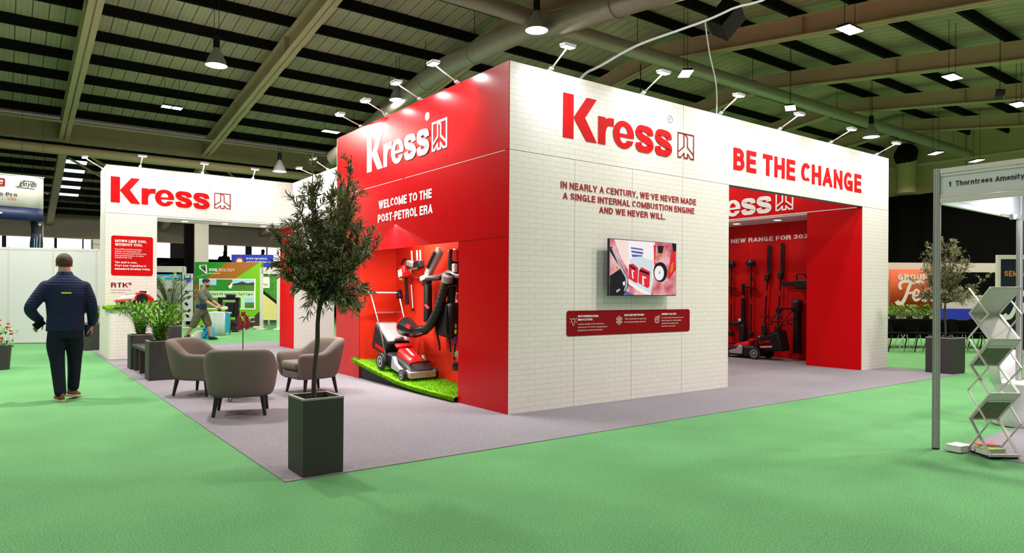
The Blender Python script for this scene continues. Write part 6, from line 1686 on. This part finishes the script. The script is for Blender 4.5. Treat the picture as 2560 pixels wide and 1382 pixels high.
for x in (-0.06, 0.0, 0.07): mb.strip([(x, 2.55), (x + 0.01, 2.9 + x)], 0.012)
mb.build('flag_lettering', 'pale_blue', t, solid=0.002, fixn=False)

# cartons stacked on top of the far gallery, seen over the partition
for k, x in enumerate((-1.45, -0.55)):
    t = thing('carton', 'flat pale carton lying over the white partition, ' + ('farther left one' if k == 0 else 'one touching the white tower'), 'carton', (x, 24.0, 2.95), 0.02)
    MB().box(-0.42, 0.42, -0.3, 0.3, 0.0, 0.36).build('box_body', 'off_white', t, bevel=0.01)
    MB().box(-0.43, 0.43, -0.305, -0.3, 0.16, 0.19).build('tape', 'wall_brown', t)
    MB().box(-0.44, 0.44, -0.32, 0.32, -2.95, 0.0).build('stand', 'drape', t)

# white display frames and posters
def post_frame(label, loc, w, h, fill=None):
    t = thing('poster_stand', label, 'display frame', loc, -0.64)
    for x in (-w / 2, w / 2): MB().box(x - 0.06, x + 0.06, -0.05, 0.05, 0, h).build('post', 'off_white', t)
    MB().box(-w / 2, w / 2, -0.05, 0.05, h - 0.22, h + 0.02).build('beam', 'off_white', t)
    for x in (-w / 2, w / 2): MB().box(x - 0.14, x + 0.14, -0.16, 0.16, 0, 0.04).build('foot', 'white', t)
    return t
t = post_frame('white display frame with a blue-headed poster, left part of the archway opening', (0.670, 23.548, 0), 1.28, 2.35)
MB().box(-0.50, 0.52, -0.02, 0.02, 0.55, 2.05).build('poster', 'poster_grey', t)
MB().box(-0.50, 0.52, -0.025, -0.02, 1.83, 2.05).build('poster_header', 'sky_blue', t)
text('poster_title', 'OUR PRODUCT TEAM', (-0.44, -0.025, 1.92), UX, UZ, 0.85, 0.07, 'white_vinyl', t, 0.03)
MB().box(-0.5, 0.52, -0.03, 0.03, 0.0, 0.6).build('plinth', 'brown_deep', t)
t = post_frame('white display frame with leafy picture, right part of the archway opening', (3.283, 19.109, 0), 0.62, 2.25)
MB().box(-0.29, 0.29, -0.02, 0.02, 0.35, 2.0).build('picture', 'foliage_print', t)
MB(frame((0, -0.024, 0), UX, UZ)).poly([(-0.29, 0.35), (0.29, 0.35), (0.29, 0.90), (-0.29, 1.35)]).build('picture_path', 'yellow_print', t, solid=0.004, fixn=False)
MB(frame((0, -0.027, 0), UX, UZ)).strip([(-0.29, 1.40), (0.29, 0.95)], 0.10).build('picture_edge', 'black', t, solid=0.003, fixn=False)
MB().box(-0.30, -0.02, -0.035, -0.025, 1.52, 1.92).build('notice', 'white', t)
text('notice_lettering', 'PGA', (-0.26, -0.036, 1.60), UX, UZ, 0.18, 0.09, 'foliage_print', t, 0.02)
t = thing('tall_poster', 'narrow poster strip with blue block between the frame and the green stand', 'poster', (1.076, 21.874, 0), -0.64)
MB().box(-0.17, 0.17, -0.02, 0.02, 0.25, 2.05).build('sheet', 'poster_grey', t)
MB().box(-0.16, 0.10, -0.026, -0.02, 1.72, 2.0).build('blue_block', 'blue', t)
MB().box(-0.12, 0.06, -0.03, -0.026, 1.90, 1.98).build('lime_flash', 'lime', t)
for k, (x, z) in enumerate(((-0.05, 1.35), (0.03, 1.15), (-0.06, 0.9), (0.04, 0.65), (-0.02, 0.45))): MB().cbox((x, -0.024, z), (0.14, 0.008, 0.09), (0, 0.7 * (-1) ** k, 0)).build('print_shape', 'brown_deep' if k % 2 else 'black', t)
MB().box(-0.2, 0.2, -0.12, 0.12, 0, 0.03).build('foot', 'white', t)

# green pop-up display
t = thing('popup_display', 'green and brown pop-up display wall for soil biology with turf photographs', 'display stand', (2.430, 21.614, 0), -0.64)
HW = 1.285; TOP = 2.52
MB().box(-HW, HW, 0.0, 0.25, 0.05, TOP).build('frame_body', 'green_lime', t)
def pp(name, m, pts, lift):
    """panel artwork: frame 0..100 across, 0..100 up"""
    mb = MB(frame((0, 0, 0), UX, UZ) @ Matrix.Translation((0, 0, lift)))
    mb.poly([(-HW + x / 100 * 2 * HW, 0.05 + y / 100 * (TOP - 0.05)) for x, y in pts]); return mb.build(name, m, t, solid=0.003, fixn=False)
pp('print_dark_green', 'green_dark', [(0, 100), (48, 100), (12, 70), (0, 64)], 0.006)
pp('print_brown', 'brown_print', [(48, 100), (97, 100), (60, 74), (20, 74), (12, 70)], 0.005)
pp('print_brown', 'brown_print', [(0, 64), (0, 40), (8, 40), (8, 71), (12, 74)], 0.004)
pp('print_deep_brown', 'brown_deep', [(100, 25), (100, 0), (74, 0)], 0.006)
pp('photo_border', 'white_vinyl', [(7, 26), (92, 26), (92, 74), (7, 74)], 0.009)
pp('photo_sky', 'pale_blue', [(8.5, 64), (33, 64), (33, 73), (8.5, 73)], 0.012)
pp('photo_turf', 'green_photo', [(8.5, 55), (33, 55), (33, 64), (8.5, 64)], 0.012)
pp('photo_flag_field', 'green_dark', [(33, 55), (57, 55), (57, 73), (33, 73)], 0.012)
pp('photo_sky', 'pale_blue', [(57, 66), (90, 66), (90, 73), (57, 73)], 0.012)
pp('photo_trees', 'hair_dusk', [(57, 66), (65, 67.5), (72, 70), (80, 67), (90, 69), (90, 64), (57, 64)], 0.014)
pp('photo_turf', 'green_photo', [(57, 55), (90, 55), (90, 65), (57, 65)], 0.013)
pp('title_band', 'green_pale', [(8.5, 44), (90, 44), (90, 55), (8.5, 55)], 0.012)
pp('photo_turf', 'green_photo', [(8.5, 28), (70, 28), (70, 44), (8.5, 44)], 0.012)
pp('photo_sky', 'pale_blue', [(76, 37), (90, 37), (90, 44), (76, 44)], 0.012)
pp('photo_turf', 'green_photo', [(76, 28), (90, 28), (90, 37), (76, 37)], 0.012)
pp('photo_people', 'green_pale', [(70, 28), (76, 28), (76, 44), (70, 44)], 0.012)
pp('flag_red', 'red_plastic', [(50.5, 66), (53, 64.5), (55, 66), (54, 68.5), (51, 68.5)], 0.015)
pp('flag_white', 'white_vinyl', [(50.5, 62), (54, 65), (57, 69), (57, 62), (54, 58)], 0.0165)
pp('logo_triangle', 'white_vinyl', [(7, 95), (18, 96), (19, 80), (12, 86), (7, 90)], 0.010)
pp('logo_triangle_inner', 'green_dark', [(9, 94), (16.5, 95), (17, 84), (12.5, 88.5), (9, 91)], 0.013)
pp('logo_triangle_core', 'brown_deep', [(9.5, 91), (16, 91), (17, 84.5), (12.5, 88)], 0.015)
text('stand_name', 'SOIL', (-HW + 0.56, 0, 2.16), UX, UZ, 0.34, 0.12, 'white_vinyl', t, 0.05, lift=0.014)
text('stand_name', 'BIOLOGY', (-HW + 0.93, 0, 2.16), UX, UZ, 0.62, 0.12, 'cream_text', t, 0.0, lift=0.014)
text('caption_lettering', 'Rooted in Soil', (-HW + 0.56, 0, 2.06), UX, UZ, 0.42, 0.05, 'white_vinyl', t, 0.03, lift=0.014)
text('title_lettering', 'The Future Of Amenity Turf Care', (-HW + 0.28, 0, 1.235), UX, UZ, 1.98, 0.10, 'brown_deep', t, 0.02, lift=0.016)
text('web_lettering', 'soilbiology.co.uk', (HW - 0.75, 0, 0.36), UX, UZ, 0.52, 0.06, 'white_vinyl', t, 0.03, lift=0.012)
text('web_lettering', 'soilbiology.co.uk', (HW - 0.75, 0, 0.20), UX, UZ, 0.52, 0.06, 'white_vinyl', t, 0.03, lift=0.012)
for x in (-HW + 0.1, HW - 0.1): MB().box(x - 0.12, x + 0.12, -0.2, 0.3, 0, 0.05).build('foot', 'white', t)

t = thing('display_table', 'small table under a long white cloth with blue side, in front of the green display', 'table', (0.944, 16.736, 0), -0.64)
mb = MB(); n = 14; vs = []
for i in range(n + 1):
    x = -0.36 + 0.66 * i / n; y = -0.28 - 0.012 * math.sin(i * 1.7)
    vs += [(x, y - 0.01, 0.03 + 0.02 * math.sin(i * 0.9)), (x, y, 0.42), (x, -0.27, 0.72), (x, 0.25, 0.72)]
mb.add(vs, [(4 * i + j, 4 * (i + 1) + j, 4 * (i + 1) + j + 1, 4 * i + j + 1) for i in range(n) for j in range(3)])
mb.build('cloth', 'cloth_white', t, smooth=True, solid=0.006, fixn=False)
MB().add([(0.30, -0.27, 0.72), (0.37, -0.25, 0.715), (0.40, -0.1, 0.66), (0.36, -0.1, 0.12), (0.30, -0.27, 0.05)], [(0, 1, 2, 3, 4)]).build('blue_valance', 'sky_blue', t, solid=0.006, fixn=False)
MB().box(-0.34, 0.30, -0.25, 0.25, 0.68, 0.71).build('table_top', 'white', t)
for x in (-0.3, 0.26):
    for y in (-0.2, 0.2): MB().box(x - 0.015, x + 0.015, y - 0.015, y + 0.015, 0, 0.68).build('leg', 'grey_plastic', t)
for k, (x, m, l) in enumerate(((-0.10, 'white', 'white'), (0.04, 'lime', 'lime'), (0.2, 'paper_red', 'red'))):
    b = thing('pamphlet', l + ' pamphlet lying on the white cloth of the far display table', 'pamphlet', (0.944, 16.736, 0.7265), -0.64)
    MB().cbox((x, -0.05 + 0.03 * k, 0.011), (0.11, 0.15, 0.02), (0, 0, 0.3 * k)).build('pages', m, b)
t = thing('turf_machine', 'black upright turf machine between the cloth-covered table and the green display', 'machine', (1.814, 18.457, 0), -0.64)
MB().box(-0.22, 0.06, -0.15, 0.2, 0.5, 1.0).build('tank', 'black', t, bevel=0.02)
for x in (-0.5, 0.10): MB().box(x, x + 0.10, -0.06, 0.06, 0.25, 1.16).build('upright', 'black', t)
MB().box(-0.5, 0.20, -0.06, 0.06, 1.10, 1.18).build('top_bar', 'black', t)
MB().box(-0.22, 0.05, -0.1, 0.1, 1.17, 1.28).build('console', 'black', t, bevel=0.02)
MB().box(-0.30, 0.10, -0.075, -0.06, 1.04, 1.07).build('silver_rail', 'alu', t)
MB().prism([(-0.22, 0.05), (-0.22, 0.42), (0.20, 0.36), (0.30, 0.2), (0.26, 0.05)], -0.3, 0.25, 'Y').build('deck', 'black', t, bevel=0.03)
for x in (-0.16, 0.2): MB().lathe([(0.04, -0.34), (0.10, -0.34), (0.10, -0.28), (0.04, -0.28)], (x, 0, 0.10), 'Y', 16).build('wheel', 'rubber', t)
t = thing('wall_sign', 'blue sign of a farm machinery dealers body, partly behind the green display', 'sign', (3.796, 23.215, 0), -0.64)
MB().box(-0.86, 0.88, -0.02, 0.02, 2.33, 2.93).build('panel', 'blue', t)
for x in (-0.7, 0.7): MB().box(x - 0.03, x + 0.03, 0.02, 0.06, 0, 2.9).build('post', 'alu', t)
text('sign_lettering', 'British Agricultural', (-0.24, -0.02, 2.73), UX, UZ, 0.86, 0.08, 'white_vinyl', t, 0.03)
text('sign_lettering', 'and Garden Machinery', (-0.24, -0.02, 2.59), UX, UZ, 0.98, 0.08, 'white_vinyl', t, 0.03)
MB(frame((-0.52, -0.024, 2.64), UX, UZ)).poly([((0.19 if k % 2 else 0.16) * math.cos(2 * PI * k / 32), (0.19 if k % 2 else 0.16) * math.sin(2 * PI * k / 32)) for k in range(32)]).build('rosette', 'orange', t, solid=0.004, fixn=False)
MB(frame((-0.52, -0.029, 2.64), UX, UZ)).poly(disc(0.12, 20)).build('rosette_centre', 'white_vinyl', t, solid=0.004, fixn=False)
# two figures up on the dark gallery in front of the windows
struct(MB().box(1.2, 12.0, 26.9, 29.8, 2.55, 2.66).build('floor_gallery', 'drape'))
for l, loc, h in (('dark silhouette of a person on the gallery, above the left end of the blue sign', (3.740, 27.496, 2.66), 0.42), ('dark silhouette of a person on the gallery, above the right end of the blue sign', (5.166, 26.434, 2.66), 0.5)):
    t = thing('person', l, 'person', (loc[0], min(loc[1], 29.3), 2.66), -0.64)
    mb = MB(); head(mb, Matrix.Translation((0.03, 0, h - 0.02)) @ Matrix.Rotation(R(180), 4, 'Z'))
    loft(mb, [(0, 0, 0.0, 0.17, 0.11), (0, 0, h * 0.4, 0.2, 0.12), (0.0, 0, h * 0.78, 0.2, 0.11), (0.02, 0, h * 0.95, 0.08, 0.07), (0.03, 0, h + 0.02, 0.06, 0.06)])
    for s in (-1, 1): limb(mb, [(s * 0.2, 0, h * 0.75), (s * 0.25, -0.06, h * 0.4), (s * 0.18, -0.2, h * 0.25)], [0.06, 0.05, 0.04])
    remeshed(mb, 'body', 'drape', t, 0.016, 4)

# ================================================================== RIGHT SIDE OF THE HALL
# shell-scheme booth with its fascia
SX, SY = 2.155, -3.565
t = thing('shell_scheme_booth', 'aluminium shell-scheme booth frame with a white name fascia, right picture edge', 'booth')
def post(x, y):
    p = MB().lathe([(0.026, 0.012), (0.026, 2.51)], (x, y, 0), seg=8).build('post', 'alu', t)
    mb = MB()
    for k in range(8):
        a = 2 * PI * (k + 0.5) / 8; mb.box(x + 0.026 * math.cos(a) - 0.004, x + 0.026 * math.cos(a) + 0.004, y + 0.026 * math.sin(a) - 0.004, y + 0.026 * math.sin(a) + 0.004, 0.012, 2.51)
    mb.build('groove', 'grey_plastic', p)
    MB().lathe([(0.03, 0.0), (0.03, 0.012)], (x, y, 0), seg=12).build('foot', 'black', p)
post(SX, SY); post(4.22, SY); post(6.25, SY); post(SX, SY - 3.0)
for n, a, b, ax in (('front', SY - 2.97, SY - 0.03, 'x'), ('side', SX + 0.03, 6.22, 'y')):
    def bx(z0, z1, th, m, nm):
        if ax == 'x': return MB().box(SX - th, SX + th, a, b, z0, z1).build(nm, m, t)
        return MB().box(a, b, SY - th, SY + th, z0, z1).build(nm, m, t)
    bx(2.20, 2.245, 0.02, 'alu', 'lower_rail'); bx(2.25, 2.275, 0.014, 'alu', 'rail_lip')
    bx(2.275, 2.435, 0.006, 'shell_white', 'fascia_board')
    bx(2.435, 2.458, 0.014, 'alu', 'rail_lip'); bx(2.462, 2.505, 0.02, 'alu', 'upper_rail')
text('stand_number', '1', (SX - 0.007, SY - 0.094, 2.338), UYN, UZ, 0.02, 0.046, 'text_black', t, 0.02)
text('company_name', 'Thorntrees Amenity', (SX - 0.007, SY - 0.150, 2.338), UYN, UZ, 0.505, 0.046, 'text_black', t, 0.02)
s = thing('booth_spotlight', 'small spotlight on the inner fascia of the shell-scheme booth', 'spotlight', (3.62, SY - 0.12, 2.20))
MB().tube([(0, 0.095, 0.02), (0, 0.03, 0.0)], 0.02, 10).build('bracket', 'alu', s)
MB().lathe([(0.025, -0.05), (0.04, 0.0), (0.036, 0.0), (0.02, -0.04)], seg=16).build('lamp_head', 'silver_plastic', s, smooth=True)
MB().lathe([(0.033, -0.006), (0.033, -0.002)], seg=16).build('lens', 'lamp_white', s)
lamp('booth_light', (0, -0.10, 0.06), 9, 0.1, direction=(0, 1, 0.25), color=(0.82, 0.9, 1.0), parent=s)
lamp('booth_light', (0.6, -1.2, 0.15), 60, 0.25, direction=(-0.1, 0, -1), color=(0.95, 0.97, 1.0), parent=s)

# zig-zag literature stand
ZS = thing('literature_stand', 'folding zigzag brochure stand of aluminium rails and clear shelves, inside the shell-scheme booth', 'brochure stand', (2.260, -3.979, 0.006), -0.64)
nearY, farY = -0.125, 0.125
LV = [(1.435, 0), (1.215, 1), (1.0, 0), (0.765, 1), (0.545, 0), (0.295, 1), (0.03, 0)]    # 0 near edge, 1 far edge
HWZ = 0.122
def ey(k): return farY if k else nearY
for (z0, k0), (z1, k1) in zip(LV, LV[1:]):
    for x in (-HWZ, HWZ): MB().bar((x, ey(k0), z0), (x, ey(k1), z1), 0.012, 0.024, (1, 0, 0)).build('rail', 'alu', ZS)
for z, k in LV:
    MB().bar((-HWZ - 0.008, ey(k), z), (HWZ + 0.008, ey(k), z), 0.026, 0.022).build('shelf_edge', 'alu', ZS, bevel=0.003)
for x in (-HWZ - 0.018, HWZ + 0.018):
    for (z0, k0), (z1, k1) in zip(LV, LV[1:]):
        MB().bar((x, ey(1 - k0), z0 - 0.0), (x, ey(1 - k1), z1 - 0.0), 0.008, 0.014, (1, 0, 0)).build('scissor_arm', 'alu', ZS)
for i, m in ((0, 'frosted'), (1, 'frosted'), (2, 'frosted'), (4, 'frosted')):
    (z0, k0), (z1, k1) = LV[i], LV[i + 1]
    MB().add([(-HWZ + 0.008, ey(k0), z0 - 0.008), (HWZ - 0.008, ey(k0), z0 - 0.008), (HWZ - 0.008, ey(k1), z1 + 0.008), (-HWZ + 0.008, ey(k1), z1 + 0.008)], [(0, 1, 2, 3)]).build('shelf', m, ZS, solid=0.004, fixn=False)
MB().box(-HWZ, HWZ, nearY, farY, 0.004, 0.014).build('base', 'black', ZS)
for i, l in ((2, 'dark green turf brochure in the middle pocket of the literature stand'), (4, 'dark green turf brochure in the lowest pocket of the literature stand')):
    (z0, k0), (z1, k1) = LV[i], LV[i + 1]
    b = thing('brochure', l, 'brochure', (2.260, -3.979, 0.006), -0.64)
    n = Vector((0, -(z0 - z1), -(ey(k1) - ey(k0)))).normalized() * 0.008
    a = Vector((0, ey(k0), z0)); c = Vector((0, ey(k1), z1))
    p, q = a.lerp(c, 0.28), a.lerp(c, 0.95)
    MB().add([(-0.10, p.y + n.y, p.z + n.z), (0.10, p.y + n.y, p.z + n.z), (0.10, q.y + n.y, q.z + n.z), (-0.10, q.y + n.y, q.z + n.z)], [(0, 1, 2, 3)]).build('cover', 'grass_print', b, solid=0.006, fixn=False)
    p2 = a.lerp(c, 0.22)
    MB().add([(-0.10, p2.y + n.y, p2.z + n.z), (0.10, p2.y + n.y, p2.z + n.z), (0.10, p.y + n.y, p.z + n.z), (-0.10, p.y + n.y, p.z + n.z)], [(0, 1, 2, 3)]).build('cover_header', 'paper', b, solid=0.006, fixn=False)
for k, (x, y, r, m, l) in enumerate(((-0.03, 0.0, 0.1, 'paper_green', 'lime magazine lying open on the base of the literature stand'), (-0.20, 0.16, 0.5, 'paper', 'white boxed stack of leaflets beside the base of the literature stand'), (0.0, 0.10, -0.2, 'paper_red', 'magazine with red cover on the base of the literature stand'))):
    b = thing('magazine', l, 'magazine', (2.260, -3.979, 0.021), -0.64)
    h = (0.045, 0.05, 0.06)[k]
    z = -0.012 if k == 1 else 0.0
    MB().cbox((x, y, h / 2 + z), (0.17, 0.13, h), (0, 0.0, r)).build('pages', 'paper', b, bevel=0.003)
    MB().cbox((x, y, h + 0.004 + z), (0.172, 0.132, 0.006), (0, 0.0, r)).build('cover', m, b)
# clear counter and white moulded stool inside the booth
t = thing('clear_counter', 'clear acrylic counter cut by the right picture edge', 'counter', (2.75, -4.26, 0.006), 0.05)
for x0, x1, y0, y1 in ((0, 0.008, -0.6, 0.0), (0, 0.6, -0.008, 0.0), (0.0, 0.6, -0.6, -0.592)):
    MB().box(x0, x1, y0, y1, 0.0, 0.96).build('clear_panel', 'acrylic', t)
MB().box(-0.02, 0.62, -0.62, 0.02, 0.96, 0.985).build('counter_top', 'acrylic', t)
MB().box(-0.012, 0.0, -0.60, 0.0, 0.0, 0.012).build('base_edge', 'alu', t)
t = thing('moulded_stool', 'white moulded plastic chair behind the clear counter, at the right picture edge', 'stool', (4.125, -3.585, 0.006))
mb = MB(); loft(mb, [(0, 0, 0.0, 0.24, 0.22), (0, 0, 0.10, 0.25, 0.23), (0, 0, 0.3, 0.19, 0.18), (0, 0, 0.43, 0.24, 0.23), (0, 0, 0.46, 0.235, 0.225)], 24); mb.build('pedestal', 'white', t, smooth=True, bevel=0.01)
mb = MB(); n = 14; vs = []
for i in range(n + 1):
    a = R(20 + 140 * i / n)
    for z, r in ((0.44, 0.235), (0.60, 0.26), (0.78, 0.25)): vs.append((r * math.cos(a), r * math.sin(a), z + 0.0))
mb.add(vs, [(3 * i + j, 3 * (i + 1) + j, 3 * (i + 1) + j + 1, 3 * i + j + 1) for i in range(n) for j in range(2)]); mb.build('backrest', 'white', t, smooth=True, solid=0.02, fixn=False)

# seminar area: white beams, orange banner, navy sign, dark table and chairs
D0 = 17.6
t = thing('banner_gantry', 'white timber frame of the seminar area carrying the orange festival banner', 'display frame', (16.419, 2.597, 0), -0.64)
MB().box(-1.6, 2.55, -0.05, 0.05, 2.06, 2.32).build('beam', 'off_white', t)
for x in (-0.78, 0.68, 2.35): MB().box(x - 0.05, x + 0.05, -0.05, 0.05, 0, 2.06).build('post', 'off_white', t)
MB().box(-1.6, 2.5, 0.10, 0.14, 0.6, 1.4).build('backboard', 'off_white', t)
t = thing('festival_banner', 'orange banner with white groundsfest lettering hung on the white frame', 'banner', (16.204, 2.507, 0), -0.64)
mb = MB(); n = 20; vs = []
for i in range(n + 1):
    x = -0.76 + 1.46 * i / n; y = 0.03 * math.cos(min(1, i / 3) * PI) - 0.03
    vs += [(x, y, 0.98), (x, y, 2.12)]
mb.add(vs, [(2 * i, 2 * i + 2, 2 * i + 3, 2 * i + 1) for i in range(n)]); mb.build('cloth', 'orange', t, smooth=True, solid=0.006, fixn=False)
text('banner_title', 'GROUNDS', (-0.56, -0.068, 1.82), UX, UZ, 1.18, 0.17, 'cream_text', t, 0.055)
def script_fest(t, x0, z0, s, m, y=-0.072):
    """brush-script word: F e s t"""
    mb = MB(frame((x0, y, z0), UX, UZ) @ Matrix.Diagonal((s, s, 1, 1))); mb.dz = 0.0012
    L = [([(0.02, 0.10), (0.10, 0.0), (0.26, 0.03), (0.40, 0.28), (0.52, 0.62), (0.62, 0.88)], [0.20, 0.19, 0.16, 0.14, 0.14, 0.12]),
         ([(0.22, 0.60), (0.14, 0.72), (0.22, 0.90), (0.48, 0.94), (0.78, 0.88), (1.06, 0.96), (1.12, 0.86)], [0.12, 0.13, 0.14, 0.13, 0.14, 0.13, 0.10]),
         ([(0.42, 0.46), (0.58, 0.44), (0.72, 0.48)], [0.08, 0.10, 0.08]),
         ([(0.72, 0.30), (0.90, 0.36), (0.96, 0.50), (0.86, 0.58), (0.76, 0.46), (0.74, 0.26), (0.84, 0.14), (1.02, 0.22), (1.12, 0.36)], [0.07, 0.08, 0.10, 0.10, 0.12, 0.13, 0.12, 0.09, 0.07]),
         ([(1.10, 0.34), (1.26, 0.60), (1.30, 0.44), (1.34, 0.24), (1.22, 0.12), (1.10, 0.16)], [0.06, 0.09, 0.11, 0.13, 0.12, 0.12]),
         ([(1.34, 0.22), (1.48, 0.40), (1.62, 0.86)], [0.06, 0.09, 0.12]), ([(1.52, 0.52), (1.46, 0.24), (1.58, 0.14), (1.74, 0.26)], [0.12, 0.13, 0.12, 0.06]), ([(1.40, 0.62), (1.76, 0.66)], [0.08, 0.08])]
    for pts, ws in L:
        P = smooth_pts([(a, b, 0) for a, b in pts], 5); mb.strip([(q.x, q.y) for q in P], lerp_list(ws, 5))
    mb.build('banner_script', m, t, solid=0.003, fixn=False)
script_fest(t, -0.60, 1.16, 0.66, 'cream_text')
t = thing('seminar_sign', 'navy seminar sign with orange and white lettering in a white frame, right picture edge', 'sign', (14.490, -0.082, 0), -0.64)
MB().box(0.0, 2.4, 0.0, 0.04, 0.08, 2.28).build('panel', 'deep_navy', t)
MB().box(-0.07, 0.0, -0.02, 0.06, 0, 2.36).build('post', 'off_white', t)
MB().box(-0.0, 2.4, -0.02, 0.06, 2.26, 2.36).build('rail', 'off_white', t)
MB().box(0.0, 2.4, -0.02, 0.06, 0.0, 0.10).build('rail', 'off_white', t)
text('sign_title', 'SEMINAR', (0.10, 0, 1.85), UX, UZ, 0.72, 0.13, 'orange_text', t, 0.03)
text('sign_title', 'GROUNDS', (0.14, 0, 1.36), UX, UZ, 1.05, 0.12, 'white_vinyl', t, 0.055)
script_fest(t, 0.08, 0.88, 0.66, 'white_vinyl', -0.004)
# long table under black cloth with chairs in front
t = thing('draped_table', 'long table under black cloth in front of the orange banner', 'table', (15.370, 1.757, 0), -0.64)
mb = MB(); n = 60; vs = []
for i in range(n + 1):
    x = -1.9 + 3.9 * i / n; y = -0.38 - 0.02 * math.sin(i * 1.3)
    vs += [(x, y, 0.26), (x, -0.36, 0.74), (x, 0.36, 0.75)]
mb.add(vs, [(3 * i + j, 3 * (i + 1) + j, 3 * (i + 1) + j + 1, 3 * i + j + 1) for i in range(n) for j in range(2)]); mb.build('cloth', 'drape', t, smooth=True, solid=0.006, fixn=False)
for x in (-1.7, 0.0, 1.8): MB().box(x - 0.02, x + 0.02, -0.25, 0.25, 0, 0.72).build('leg', 'black', t)
tag(MB(Matrix.Translation((17.341, 1.411, 0)) @ Matrix.Rotation(-0.64, 4, 'Z')).box(-1.05, 1.0, -0.02, 0.02, 0.72, 1.02).build('blue_panel', 'blue'), 'bright blue panel behind the black table, behind the far olive tree stem', 'panel')
for k, (x, z, l) in enumerate(((2240, 0.76, 'dark green bushy plant on the black table under the orange banner, nearest the white pillar'), (2268, 0.76, 'bushy green plant on the black table under the orange banner, middle one'), (2310, 0.76, 'small pointed green plant on the black table under the orange banner, nearest the booth post'))):
    p = thing('table_plant', l, 'plant', (((14.633, 2.430, 0), (14.996, 2.160, 0), (15.250, 1.846, 0))[k][0], ((14.633, 2.430, 0), (14.996, 2.160, 0), (15.250, 1.846, 0))[k][1], 0.76))
    MB().lathe([(0.07, 0.0), (0.09, 0.10), (0.08, 0.10)], seg=14).build('pot', 'brown_deep', p, smooth=True)
    rng = random.Random(60 + k); lf = MB()
    for _ in range(300):
        zz = rng.random(); w = (0.36 if k < 2 else 0.24) * (1 - zz * (0.5 if k < 2 else 0.9))
        a = rng.uniform(0, 2 * PI); q = Vector((w * math.cos(a) * rng.random() ** .5, w * math.sin(a) * rng.random() ** .5, 0.02 + zz * 0.33))
        leaf_quad(lf, q, Vector((math.cos(a), math.sin(a), rng.uniform(-.2, .8))), Vector((0, 0, 1)), 0.10, 0.045)
    lf.build('foliage', 'zz_leaf', p, fixn=False)
def seminar_chair():
    t = thing('seminar_chair', 'x', 'chair', group='seminar chairs along the black table')
    MB().box(-0.21, 0.21, -0.2, 0.2, 0.43, 0.47).build('seat', 'drape', t, bevel=0.01)
    MB().box(-0.21, 0.21, 0.19, 0.22, 0.52, 0.80).build('backrest', 'drape', t, bevel=0.01)
    for x in (-0.19, 0.19):
        MB().tube(smooth_pts([(x, -0.24, 0.0), (x, -0.17, 0.40), (x, -0.14, 0.44), (x, -0.10, 0.40), (x, 0.04, 0.0)], 4), 0.012, 8).build('leg', 'chrome', t, smooth=True)
        MB().tube([(x, 0.16, 0.44), (x, 0.21, 0.80)], 0.012, 8).build('back_post', 'black', t, smooth=True)
        MB().tube([(x, 0.16, 0.44), (x, 0.25, 0.0)], 0.014, 8).build('rear_leg', 'black', t, smooth=True)
    return t
pl = [(13.155, 1.660, 0), (13.591, 1.336, 0), (14.019, 1.017, 0), (14.543, 0.751, 0), (14.974, 0.431, 0)]
nm = ('nearest the white pillar', 'second from the white pillar, left of the booth post', 'just right of the booth post', 'above the far planter', 'behind the top of the literature stand')
ch0 = seminar_chair()
for k, (p, n_) in enumerate(zip(pl, nm)):
    o = ch0 if k == 0 else dup(ch0)
    o['label'] = 'black seminar chair on chrome legs, ' + n_
    o.location = p; o.rotation_euler = (0, 0, -0.64 + R(78 + 9 * ((k * 5) % 3)))
b = thing('paper_bird', 'small orange and lime toy on the grass behind the literature stand', 'toy', (8.803, -2.081, 0), -0.64)
for k, m in enumerate(('lime', 'orange', 'mud_orange')): MB().cbox((-0.12 + 0.12 * k, 0, 0.02), (0.12, 0.12, 0.035), (0, 0, 0.4 * k)).build('piece', m, b, bevel=0.006)
